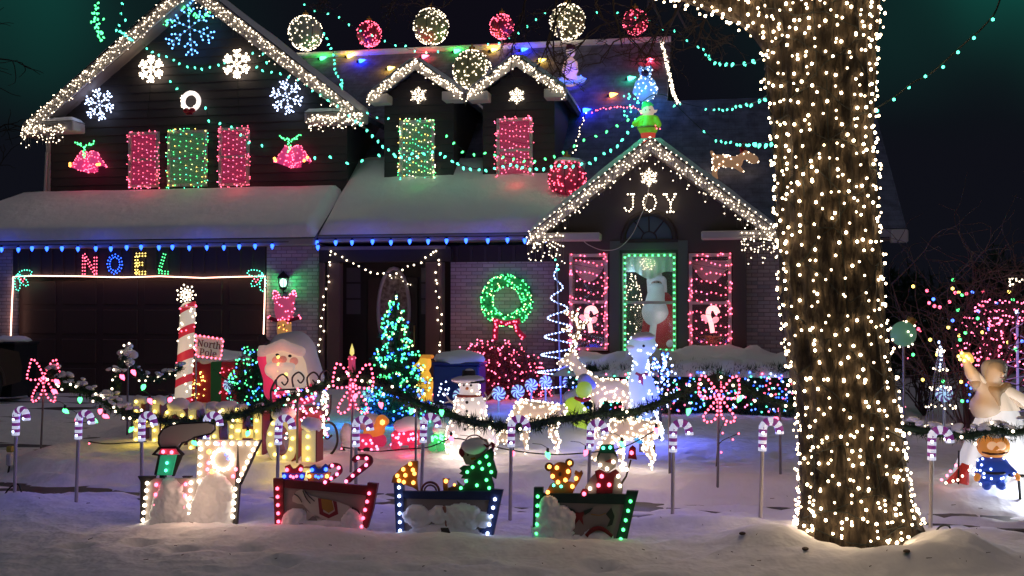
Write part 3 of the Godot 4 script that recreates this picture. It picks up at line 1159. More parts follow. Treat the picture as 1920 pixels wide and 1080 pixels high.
# ---------------------------------------------------------------- lights on the house
func icicles(nm: String, label: String, a: Vector3, b: Vector3, drop0: float, drop1: float, n: int, group := "", top_row := 0.0, r := 0.0105) -> Node3D:
	var o := thing(nm, label, "string lights", a, group)
	var pts := []
	var wires := Shape.new()
	wires.tube([a, b], 0.006, 0.006, 4)
	var k := 0
	while k < n:
		var t := (k + rng.randf() * 2.0) / n
		var hang := drop0 + (drop1 - drop0) * pow(rng.randf(), 1.1)
		var p := a.lerp(b, t)
		var m := rng.randi_range(1, 2)
		wires.tube([p, p + Vector3(0, -hang, 0.0)], 0.003, 0.003, 3, false, false)
		for i in m:
			pts.append(p + Vector3(rng.randf_range(-0.03, 0.03), -hang * (i + 0.4 + 0.6 * rng.randf()) / m, rng.randf_range(0.0, 0.05)))
			k += 1
	put(o, "wire", wires, mat("dim_cord", Color(0.16, 0.15, 0.14), 0.7))
	bulbs(o, pts, "w", r)
	if top_row > 0.0:
		bulbs(o, jitter(along([a + Vector3(0, 0.03, 0.01), b + Vector3(0, 0.03, 0.01)], top_row), Vector3(0.015, 0.012, 0.01)), "w", r * 1.15)
	return o

# px, py, z, px, py, z ...
func strand(label: String, pts: Array, k: String, gap: float, r: float, kind := "cone", single := true, group := "", cat := "string lights", nm := "light_string", fan := 0.0) -> Node3D:
	var way := []
	for i in range(0, pts.size(), 3):
		way.append(W(pts[i], pts[i + 1], pts[i + 2]))
	way = smooth(way, 6)
	var o := thing(nm, label, cat, way[0], group)
	put(o, "wire", Shape.new().tube(way, 0.006, 0.006, 4), mats["wire"])
	var at := jitter(along(way, gap * (1.25 if kind == "cone" else 1.0)), Vector3.ONE * (0.02 + fan))
	for i in at.size():
		at[i] += Vector3(0, -r * 1.2, 0)
	bulbs(o, at, k, r * (1.12 if kind == "cone" else 1.0), single, kind, 1.0, kind == "cone")
	return o

func flake(label: String, px: float, py: float, rpx: float, z: float, k: String, r := 0.02, style := 0, turn := 0.0) -> void:
	var c := W(px, py, z)
	var e := W(px + rpx, py, z).x - c.x
	var o := thing("snowflake_light", label, "snowflake", c, "lit snowflakes on the house")
	var s := Shape.new()
	var pts := []
	for a in 6:
		var t := TAU * a / 6 + PI / 2 + turn
		var d := Vector3(cos(t), sin(t), 0)
		var q := Vector3(-d.y, d.x, 0)
		s.tube([c, c + d * e], 0.008, 0.008, 4)
		for j in [0.25, 0.45, 0.65, 0.83, 1.0]:
			pts.append(c + d * e * j + Vector3(0, 0, 0.02))
		for f in [0.45, 0.75]:
			for g in [-1.0, 1.0]:
				var m: Vector3 = c + d * e * f
				var w: Vector3 = m + (d + q * g).normalized() * e * 0.33
				s.tube([m, w], 0.007, 0.007, 4)
				if style != 1 or f < 0.5:
					pts.append(m.lerp(w, 0.6) + Vector3(0, 0, 0.02))
					pts.append(w + Vector3(0, 0, 0.02))
		if style == 1:
			var t2 := t + TAU / 6
			var d2 := Vector3(cos(t2), sin(t2), 0)
			for j in 3:
				pts.append(c + (d.lerp(d2, j / 3.0)) * e * 0.5 + Vector3(0, 0, 0.02))
	pts.append(c + Vector3(0, 0, 0.02))
	put(o, "frame", s, mats["white_cord"])
	bulbs(o, jitter(pts, Vector3(0.012, 0.012, 0.0)), k, r)

func net(label: String, q: Array, z: float, cols: Array, n: int, r := 0.0102) -> void:
	var o := thing("window_lights", label, "window lights", Vector3((q[0] + q[1]) / 2, q[2], z), "net lights over windows")
	var sets := {}
	var all := []
	var w: float = q[1] - q[0]
	var h: float = q[3] - q[2]
	for i in int(n * 0.5):
		var t := rng.randf() * 2.0 * (w + h)
		var p := Vector2(0, 0)
		if t < w: p = Vector2(t, 0)
		elif t < 2 * w: p = Vector2(t - w, h)
		elif t < 2 * w + h: p = Vector2(0, t - 2 * w)
		else: p = Vector2(w, t - 2 * w - h)
		all.append(Vector3(q[0] + p.x + rng.randf_range(-0.04, 0.035), q[2] + p.y + rng.randf_range(-0.035, 0.03), z + 0.075))
	var rows := 9
	for j in rows:
		for i in int(n * 0.5 / rows):
			var u := (i + 0.5 + 0.3 * rng.randf()) / int(n * 0.5 / rows)
			all.append(Vector3(q[0] + 0.05 + u * (w - 0.1), q[2] + 0.05 + ((j + 0.5) / rows) * (h - 0.1) - (u - 0.5) * 0.12 + rng.randf_range(-0.04, 0.04), z + 0.05))
	for p in all:
		var k: String = cols[rng.randi_range(0, cols.size() - 1)]
		if not sets.has(k):
			sets[k] = []
		sets[k].append(p)
	var s := Shape.new()
	for j in 4:
		var y: float = q[2] + h * (j + 0.5) / 4
		s.tube([Vector3(q[0], y + 0.06, z + 0.066), Vector3(q[1], y - 0.06, z + 0.066)], 0.003, 0.003, 3)
	put(o, "wire", s, mats["wire"])
	for k in sets:
		bulbs(o, sets[k], k, r)

func corners(px: Array, z: float) -> Array:
	return [X(px[0], z), X(px[2], z), (W(px[0], px[3], z).y + W(px[2], px[3], z).y) / 2, W((px[0] + px[2]) / 2.0, px[1], z).y]

func letter(nm: String, label: String, px: Array, strokes: Array, z: float, k: String, wide: float, rows: int, gap: float, r: float, m: Material) -> void:
	var c := W((px[0] + px[2]) / 2.0, px[3], z)
	var q := corners(px, z)
	var o := thing(nm, label, "lit letter", c, "lit letters on the house")
	var s := Shape.new()
	var pts := []
	for st in strokes:
		var way := []
		for i in range(0, st.size(), 2):
			way.append(Vector3(lerpf(q[0], q[1], st[i]), lerpf(q[2], q[3], st[i + 1]), z + 0.03))
		s.tube(way, wide * 0.5 if m else 0.008, wide * 0.5 if m else 0.008, 6)
		for w in rows:
			var off := (w - (rows - 1) / 2.0) * wide
			var line := along(way, gap)
			for i in line.size():
				var dir: Vector3 = (line[mini(i + 1, line.size() - 1)] - line[maxi(i - 1, 0)]).normalized()
				pts.append(line[i] + Vector3(-dir.y, dir.x, 0) * off + Vector3(0, 0, 0.03))
	put(o, "frame", s, m if m else mats["wire"])
	bulbs(o, pts, k, r)

func house_lights() -> void:
	# gable over the garage
	var zf := -18.97
	var ap := Vector3(-9.87, 8.0, zf)
	icicles("icicle_lights", "warm white icicle lights down the long slope from gable peak to the far garage corner", ap, Vector3(-13.4, 5.3, zf), 0.0, 0.42, 270, "icicle lights along the gables")
	icicles("icicle_lights", "warm white icicle lights down the garage gable slope towards the dormers", ap, Vector3(-6.35, 5.3, zf), 0.0, 0.42, 270, "icicle lights along the gables")
	icicles("icicle_lights", "warm white icicle lights under the garage gable cornice above the downpipe", Vector3(-13.38, 5.3, zf), Vector3(X(118, zf), 5.3, zf), 0.03, 0.5, 90, "icicle lights along the gables")
	icicles("icicle_lights", "warm white icicle lights under the garage gable cornice above the pink bells", Vector3(X(575, zf), 5.32, zf), Vector3(-6.36, 5.32, zf), 0.05, 0.36, 120, "icicle lights along the gables")
	put(house, "downpipe", Shape.new().tube(Ws([88, 285, 84, 368], -19.33), 0.03, 0.03, 6), mats["trim"])
	# dormers
	for d in [[-5.38, 6.32, "the dormer with the green window"], [-3.47, 6.3, "the dormer with the pink window"]]:
		var pk := Vector3(d[0], d[1] - 0.02, -19.06)
		for s in [-1.0, 1.0]:
			var far := "nearer the garage" if s < 0 else "nearer the big tree"
			icicles("icicle_lights", "warm white icicle lights on %s, slope %s" % [d[2], far], pk, pk + Vector3(s * 0.93, -0.67, 0), 0.0, 0.25, 85, "icicle lights along the gables", 0.0, 0.0115)
	# the gable over the bay
	zf = -17.565
	ap = Vector3(-0.95, 4.45, zf)
	for s in [-1.0, 1.0]:
		icicles("icicle_lights", "warm white icicle lights on the lettered gable, slope beside the %s" % ("red roof bauble" if s < 0 else "roof reindeer"), ap, ap + Vector3(s * 2.03, -1.54, 0), 0.08, 0.44, 130, "icicle lights along the gables", 0.105, 0.0105)
		var a := ap + Vector3(s * 2.05, -1.62, 0)
		icicles("icicle_lights", "warm white icicle lights dangling from the bay cornice %s" % ("above the spiral tree" if s < 0 else "beside the big trunk"), a, a + Vector3(-s * 0.62, 0.02, 0), 0.05, 0.5, 50, "icicle lights along the gables", 0.1, 0.0105)
	# the stepped end of the main roof
	var rp := [RP(1240, 78), RP(1250, 118), RP(1260, 165), RP(1272, 196)]
	var st := thing("light_string", "dense warm white string down the roof edge behind the blue roof figure", "string lights", rp[0])
	put(st, "wire", Shape.new().tube(rp, 0.01, 0.01, 4), mats["wire"])
	bulbs(st, jitter(along(smooth(rp), 0.024), Vector3(0.035, 0.03, 0.03)), "w", 0.017)
	# large blue bulbs along the eaves
	for e in [[-14.9, -7.35, 2.83, -17.9, "along the garage gutter", 0.315], [-6.9, -2.35, 2.9, -18.1, "along the porch gutter", 0.345]]:
		var o := thing("light_string", "row of large blue pointed bulbs %s" % e[4], "string lights", Vector3(e[0], e[2], e[3]), "large blue eave bulbs")
		put(o, "wire", Shape.new().tube([Vector3(e[0], e[2] + 0.02, e[3] + 0.015), Vector3(e[1], e[2] + 0.02, e[3] + 0.015)], 0.008, 0.008, 4), mats["wire"])
		var pts := jitter(along([Vector3(e[0], e[2] - 0.05, e[3] + 0.03), Vector3(e[1], e[2] - 0.05, e[3] + 0.03)], e[5]), Vector3(0.03, 0.012, 0.005))
		if e[1] < -7:
			pts.append(W(596, 463, -17.95))
		bulbs(o, pts, "s", 0.034, true, "cone", 0.9)
		for p in pts:
			part(o, "socket", bulb_mesh(0.028), mats["wire"], p + Vector3(0, 0.045, 0) - o.position)
	for p in [Vector3(-13, 2.78, -17.6), Vector3(-11, 2.78, -17.6), Vector3(-9, 2.78, -17.6), Vector3(-6, 2.85, -17.8), Vector3(-3.8, 2.85, -17.8)]:
		lamp("eave_bulbs", p, Color(0.1, 0.25, 1.0), 0.05, 0.3)
	# teal strings
	strand("teal bulbs swagged under the blue star on the gable", [253, 68, -19.3, 285, 96, -19.3, 310, 102, -19.3, 345, 121, -19.3, 375, 126, -19.3, 402, 121, -19.3, 428, 112, -19.3], "t", 0.13, 0.017)
	strand("teal bulbs zigzagging down past the white ring wreath", [318, 150, -19.3, 322, 160, -19.3, 365, 178, -19.3, 384, 198, -19.3, 396, 226, -19.3, 430, 232, -19.3, 470, 268, -19.3, 498, 268, -19.3], "t", 0.2, 0.018)
	strand("teal bulbs slanting behind the icicles to the cornice end", [475, 99, -19.25, 512, 102, -19.2, 478, 128, -19.25, 512, 134, -19.2, 566, 150, -19.1, 587, 170, -19, 617, 186, -18.9, 650, 205, -18.9], "t", 0.17, 0.017)
	strand("main teal string looping from the cornice across both dormers to the elf", [655, 215, -18.8, 682, 235, -18.8, 710, 264, -18.8, 735, 284, -18.8, 760, 293, -18.8, 790, 289, -18.8, 822, 283, -18.8, 845, 298, -18.8, 870, 311, -18.7, 905, 317, -18.7, 958, 308, -18.7, 1000, 314, -18.5, 1040, 310, -18.4, 1100, 304, -18.2, 1145, 277, -18.1, 1168, 258, -18, 1188, 234, -18, 1197, 208, -18], "t", 0.115, 0.02)
	strand("upper green string sagging between the dormers to the elf", [838, 252, -18.9, 862, 276, -18.9, 880, 289, -18.9, 912, 284, -18.9, 940, 292, -18.8, 1000, 300, -18.6, 1035, 294, -18.4, 1062, 282, -18.3, 1100, 259, -18.2, 1132, 248, -18.1, 1172, 226, -18, 1192, 213, -18], "g", 0.17, 0.018)
	strand("loose teal bulbs from the bells to the first dormer", [590, 292, -18.9, 611, 288, -18.9, 656, 305, -18.9, 681, 298, -18.9, 702, 291, -18.9, 745, 290, -18.9, 790, 284, -18.85], "t", 0.26, 0.02)
	strand("short teal string beside the first dormer roof", [690, 211, -18.95, 718, 220, -18.95, 746, 217, -18.95], "t", 0.16, 0.015)
	strand("teal bulbs dropping from the ridge to the garage gable", [607, 60, -23, 625, 98, -22.6, 629, 132, -22, 640, 150, -21.6, 642, 166, -21, 660, 184, -20.5], "t", 0.17, 0.02)
	strand("teal bulbs rising over the ridge between two white baubles", [570, 6, -23.5, 600, 22, -23.8, 622, 24, -23.9, 646, 40, -24, 672, 54, -24.1, 722, 76, -24.2, 738, 84, -24.2, 756, 80, -24.2, 766, 92, -24.2, 800, 97, -24.1, 836, 96, -24], "t", 0.24, 0.018)
	strand("teal bulbs rising past the ridge bauble with the red cap row", [916, 82, -24, 945, 75, -24, 973, 58, -24, 1000, 40, -24, 1018, 27, -24, 1036, 8, -24], "t", 0.2, 0.018)
	strand("teal bulbs over the step in the roof towards the trunk", [1120, 22, -21, 1147, 22, -20.6, 1180, 30, -20, 1220, 38, -19, 1245, 56, -18.4, 1270, 58, -17.6, 1290, 80, -17, 1316, 90, -16, 1332, 110, -13.5, 1365, 121, -11, 1400, 119, -9.5, 1430, 108, -8.3, 1450, 98, -7.9], "t", 0.62, 0.0135)
	strand("level teal string along the wing ridge", [1275, 192, -20, 1320, 202, -19.5, 1352, 203, -17, 1384, 198, -13.5, 1418, 191, -10.5, 1440, 178, -8.6, 1465, 168, -7.9], "t", 0.75, 0.013)
	strand("teal string sagging from the elf to above the roof reindeer", [1205, 190, -18.2, 1225, 178, -18.1, 1250, 180, -18, 1277, 206, -18, 1308, 236, -17.9, 1327, 251, -17.8, 1348, 263, -17.0, 1388, 268, -14, 1412, 270, -12, 1445, 264, -9, 1465, 255, -7.9], "t", 0.55, 0.0145)
	strand("green string climbing out of view from the trunk to the sky", [1610, 225, -7.8, 1636, 208, -8.0, 1680, 180, -8.1, 1712, 155, -8.1, 1742, 140, -8.1, 1775, 112, -8.0, 1808, 82, -7.9, 1846, 48, -7.8, 1872, 8, -7.75, 1890, -90, -7.75, 1870, -320, -7.7], "t", 0.15, 0.0125, "mini")
	strand("white mini string from the roof step lamp to the red bauble", [1098, 212, -18.6, 1086, 246, -18.4, 1080, 270, -18.3, 1072, 292, -18.3], "w", 0.075, 0.014, "mini", false)
	strand("dark red mini string trailing to the elf and down the roof", [1112, 208, -18.4, 1140, 201, -18.3, 1184, 199, -18.1, 1205, 212, -18, 1222, 230, -17.9, 1240, 244, -17.9], "r", 0.05, 0.013, "mini", false)
	# windows
	for w in [[270, "r"], [352, "g"], [440, "r"], [782, "g"], [966, "r"]]:
		lamp("window_lights", W(w[0], 335, -18.95), Color(1, 0.08, 0.2) if w[1] == "r" else Color(0.35, 1, 0.3), 0.04 if w[1] == "r" else 0.008, 0.2)
	net("pink net lights on the upstairs window above the letter N", corners([243, 248, 299, 352], -19.39), -19.39, ["r", "r", "p"], 120)
	net("green and yellow net lights on the middle window of the garage gable", corners([316, 245, 389, 350], -19.39), -19.39, ["g", "t", "l", "y", "g"], 125)
	net("pink net lights on the upstairs window beside the teal string", corners([412, 240, 468, 349], -19.39), -19.39, ["r", "r", "p"], 120)
	net("green and yellow net lights on the first dormer window", corners([750, 226, 815, 345], -19.39), -19.39, ["g", "t", "l", "g", "y", "w"], 190)
	net("pink net lights on the second dormer window", corners([932, 222, 999, 342], -19.39), -19.39, ["r", "r", "p"], 150)
	for w in [[1068, 476, 1140, 657, "pink net lights on the bay window behind the spiral tree"], [1292, 475, 1372, 661, "pink net lights on the bay window nearest the big trunk"]]:
		net(w[4], corners([w[0] + 3, w[1] + 3, w[2] - 3, w[3] - 3], -17.99), -17.99, ["r", "r", "p", "r"], 130, 0.013)
		inner_glow(w)
	var q := corners([1172, 479, 1264, 656], -17.94)
	var fr := [Vector3(q[0], q[2], -17.91), Vector3(q[1], q[2], -17.91), Vector3(q[1], q[3], -17.91), Vector3(q[0], q[3], -17.91), Vector3(q[0], q[2], -17.91)]
	var go := thing("window_lights", "even green bulbs framing the middle bay window", "window lights", fr[0])
	put(go, "wire", Shape.new().tube(fr, 0.008, 0.008, 4), mats["needles"])
	bulbs(go, along(fr, 0.098), "g", 0.02, true)
	lamp("green_window", Vector3((q[0] + q[1]) / 2, q[3] - 0.1, -17.75), Color(0.2, 1, 0.45), 0.025)
	santa_window()
	# motifs
	flake("large blue starburst snowflake under the garage gable peak", 356, 52, 47, -19.25, "i", 0.019, 0, 0.1)
	flake("bright warm snowflake nearer the far corner of the gable", 284, 130, 22, -19.3, "w", 0.024)
	flake("bright warm snowflake on the gable nearer the dormers", 445, 120, 24, -19.3, "w", 0.024)
	flake("pale loose snowflake above the far pink bells", 187, 196, 26, -19.3, "c", 0.016, 0, 0.2)
	flake("pale loose snowflake above the cornice and near bells", 538, 182, 29, -19.3, "c", 0.016, 0, 0.2)
	flake("small ringed snowflake on the first dormer", 785, 179, 15, -19.34, "w", 0.0095, 1)
	flake("small ringed snowflake on the second dormer", 969, 180, 15, -19.34, "w", 0.0095, 1)
	flake("ringed snowflake above the letters on the bay gable", 1217, 333, 17, -17.9, "w", 0.0095, 1)
	for p in [[284, 150, 276, 220], [445, 144, 448, 208], [785, 194, 788, 226], [969, 194, 966, 222]]:
		strand("thin pale lead hanging from the snowflake at the %s" % ["far gable", "near gable", "first dormer", "second dormer"][[284, 445, 785, 969].find(p[0])], [p[0], p[1], -19.33, p[2], p[3], -19.35], "w", 9.0, 0.004, "mini", false, "", "cable", "cable")
	star_green()
	ring_wreath()
	bells("pink lit bells with green holly on the far siding", 168, 294)
	bells("pink lit bells with green holly under the near cornice", 550, 284)
	# lettering
	var nl := mat("sign_back", Color(0.04, 0.035, 0.035), 0.7)
	letter("letter_n", "red lit letter N over the garage door", [158, 478, 184, 514], [[0.08, 0, 0.08, 1], [0.08, 1, 0.92, 0], [0.92, 0, 0.92, 1]], -18.38, "r", 0.05, 2, 0.062, 0.0125, nl)
	letter("letter_o", "blue lit letter O over the garage door", [206, 479, 230, 512], [[0.5, 0, 0.1, 0.2, 0.0, 0.5, 0.1, 0.8, 0.5, 1, 0.9, 0.8, 1, 0.5, 0.9, 0.2, 0.5, 0]], -18.38, "s", 0.05, 2, 0.058, 0.0125, nl)
	letter("letter_e", "yellow lit letter E over the garage door", [257, 478, 277, 512], [[0.08, 0, 0.08, 1], [0.08, 1, 1, 1], [0.08, 0.5, 0.9, 0.5], [0.08, 0, 1, 0]], -18.38, "y", 0.05, 2, 0.06, 0.0125, nl)
	letter("letter_l", "green lit letter L leaning over the garage door", [300, 477, 320, 512], [[0.55, 1, 0.05, 0.08], [0.05, 0.05, 1, 0.0]], -18.38, "g", 0.045, 2, 0.06, 0.0125, nl)
	letter("letter_j", "warm white dotted letter J on the bay gable", [1171, 365, 1194, 397], [[0.3, 1, 1, 1], [0.72, 1, 0.72, 0.25, 0.45, 0, 0.1, 0.08, 0.0, 0.3]], -17.9, "w", 0.0, 1, 0.052, 0.0155, null)
	letter("letter_o", "warm white dotted letter O on the bay gable", [1206, 364, 1231, 397], [[0.5, 0, 0.15, 0.15, 0, 0.5, 0.15, 0.85, 0.5, 1, 0.85, 0.85, 1, 0.5, 0.85, 0.15, 0.5, 0.02]], -17.9, "w", 0.0, 1, 0.054, 0.0155, null)
	letter("letter_y", "warm white dotted letter Y on the bay gable", [1245, 365, 1271, 398], [[0.12, 1, 0.5, 0.5], [0.88, 1, 0.5, 0.5], [0.5, 0.42, 0.5, 0], [0.25, 0, 0.8, 0], [0, 1, 0.25, 1], [0.78, 1, 1, 1]], -17.9, "w", 0.0, 1, 0.052, 0.0155, null)
	var cord := smooth(Ws([1217, 350, 1210, 385, 1200, 408, 1185, 440, 1160, 465, 1130, 469, 1105, 460, 1094, 452], -17.85))
	var co := thing("cable", "pale extension cable looping from gable snowflake past the arched window", "cable", cord[0])
	put(co, "cord", Shape.new().tube(cord, 0.007, 0.007, 5), mats["white_cord"])
	put(co, "plug", Shape.new().lathe([Vector2(0.008, 0), Vector2(0.03, 0.03), Vector2(0.022, 0.09), Vector2(0, 0.095)], cord[-1], 8, Basis(Vector3.BACK, 0.9)), mats["white_cord"])
	# rope light round the garage door
	var rope := Ws([20, 632, 22, 580, 25, 519, 60, 517, 150, 518, 230, 520, 300, 518, 380, 521, 440, 519, 497, 518, 496, 570, 494, 630], -18.36)
	var ro := thing("rope_light", "thin warm rope light framing the top of the garage door", "rope light", rope[2])
	put(ro, "light_tube", Shape.new().tube(rope, 0.011, 0.011, 6), glow("rope_glow", Color(1, 0.5, 0.36), 6.0))
	for s in [[32, 1.0, "at the far corner"], [494, -1.0, "at the pier corner"]]:
		var c := W(s[0], 516, -18.34)
		var o := thing("holly_corner_light", "open green and blue lit holly corner piece %s of the garage door" % s[1 + 1], "corner decoration", c, "holly corners on the garage door")
		var w := Shape.new()
		var gp := []
		for a in [0.1, -0.75, -1.5]:
			var d := Vector3(cos(a) * s[1], sin(a), 0)
			var e := Vector3(-d.y, d.x, 0)
			var lp := []
			for i in 13:
				var t := i / 12.0 * TAU
				lp.append(c + d * (0.17 - 0.15 * cos(t)) + e * 0.06 * sin(t) + Vector3(0, 0.02, 0))
			w.tube(lp, 0.005, 0.005, 4)
			gp.append_array(along(lp, 0.055))
		put(o, "frame", w, mats["wire"])
		bulbs(o, gp, "t", 0.012)
		bulbs(o, [c + Vector3(s[1] * 0.1, -0.08, 0.02), c + Vector3(s[1] * 0.14, -0.12, 0.02), c + Vector3(s[1] * 0.17, -0.07, 0.02)], "r", 0.014)
	# porch
	var pz := -18.27
	strand("warm white bulbs swagged across the porch opening", [620, 470, pz, 650, 486, pz, 690, 505, pz, 710, 510, pz, 730, 513, pz, 755, 503, pz, 785, 490, pz, 806, 477, pz, 822, 466, pz], "w", 0.12, 0.018, "mini", true)
	strand("warm white string wound down the porch post by the pier", [616, 472, pz, 616, 500, pz, 612, 540, pz, 606, 570, pz, 603, 600, pz, 602, 640, pz, 598, 670, pz], "w", 0.13, 0.018, "mini", true, "", "string lights", "light_string", 0.02)
	strand("warm white string wound down the porch post by the wreath", [818, 470, pz, 821, 500, pz, 818, 530, pz, 823, 570, pz, 826, 610, pz, 824, 650, pz, 828, 690, pz], "w", 0.12, 0.018, "mini", true, "", "string lights", "light_string", 0.025)
	strand("tiny white bulbs draped over the oval door glass", [733, 522, -19.1, 750, 520, -19.1, 762, 532, -19.1, 778, 533, -19.1], "w", 0.09, 0.011, "mini", false)
	# lantern
	var lc := W(531, 528, -18.3)
	var la := thing("wall_lantern", "black wall lantern with glowing green bulb on the garage pier", "lantern", lc)
	var ls := Shape.new()
	ls.lathe([Vector2(0, 0.2), Vector2(0.03, 0.17), Vector2(0.11, 0.09), Vector2(0.125, 0.06), Vector2(0.1, 0.055)], lc, 6)
	ls.lathe([Vector2(0.075, -0.1), Vector2(0.07, -0.13), Vector2(0.02, -0.16), Vector2(0.0, -0.24)], lc, 6)
	for a in 6:
		var d := Vector3(cos(TAU * a / 6), 0, sin(TAU * a / 6))
		ls.tube([lc + d * 0.075 + Vector3(0, -0.1, 0), lc + d * 0.1 + Vector3(0, 0.06, 0)], 0.008, 0.008, 4)
	ls.tube([lc + Vector3(0, -0.2, 0), lc + Vector3(0, -0.2, -0.1)], 0.015, 0.015, 5)
	put(la, "lantern_frame", ls, mats["black_iron"])
	put(la, "light_bulb", Shape.new().ball(lc + Vector3(0, -0.02, 0), Vector3(0.06, 0.08, 0.06)), glow("lantern_glow", Color(0.5, 1, 0.75), 3.2))
	lamp("wall_lantern", lc + Vector3(0, -0.02, 0), Color(0.1, 1, 0.45), 0.3, 0.06)
	wall_wreath()

func inner_glow(w: Array) -> void:
	# neon candy cane and a gilt basket behind the pane, a swagged curtain above
	var z := -18.25
	var cx: float = (w[0] + w[2]) / 2.0
	var p := smooth(Ws([cx + 14, 588, cx + 8, 578, cx - 2, 580, cx - 4, 592, cx + 1, 606, cx + 4, 624], z))
	var by := "in the window by the spiral tree" if w[0] < 1100 else "in the window by the big trunk"
	var o := thing("neon_candy_cane_light", "glowing pink candy cane %s" % by, "window light", p[-1], "glowing candy canes in the bay windows")
	put(o, "light_tube", Shape.new().tube(p, 0.05, 0.04, 7), glow("neon_pink", Color(1, 0.42, 0.4), 2.2))
	put(o, "light_bow", Shape.new().ball(W(cx - 9, 597, z), Vector3(0.09, 0.05, 0.03), Basis(Vector3.BACK, -0.6)).ball(W(cx + 9, 600, z), Vector3(0.07, 0.05, 0.03), Basis(Vector3.BACK, 0.6)), glow("neon_bow", Color(1, 0.25, 0.3), 1.6))
	put(o, "stem", Shape.new().tube([p[-1], Vector3(p[-1].x, 0.92, z)], 0.01, 0.01, 5), mats["wire"])
	var cu := thing("window_curtain", "pale sheer curtain swag hanging %s" % by.replace("in the", "inside the"), "curtain", W(cx, 500, -18.12), "curtains in the bay windows")
	var x0 := X(w[0] + 6, -18.12)
	var x1 := X(w[2] - 6, -18.12)
	var y1 := W(cx, 488, -18.12).y
	var g := []
	for j in 7:
		var row := []
		for i in 15:
			var u := i / 14.0
			var dip := 0.1 + 0.27 * (1.0 - pow(2.0 * u - 1.0, 2))
			row.append(Vector3(lerpf(x0, x1, u), y1 - dip * j / 6.0, -18.12 + 0.02 * sin(j * 2.3)))
		g.append(row)
	put(cu, "swag", sheet(g, Vector3.BACK), mat("sheer", Color(0.55, 0.5, 0.5), 0.9))
	if w[0] > 1200:
		var bs := thing("gilt_basket", "golden basket standing on the sill of the bay window", "basket", W(1332, 648, -18.3))
		put(bs, "basket", Shape.new().lathe([Vector2(0.14, 0), Vector2(0.19, 0.16), Vector2(0.17, 0.16), Vector2(0.12, 0.02)], W(1332, 648, -18.3), 14), mat("gilt", Color(0.35, 0.2, 0.04), 0.35, 0.5))

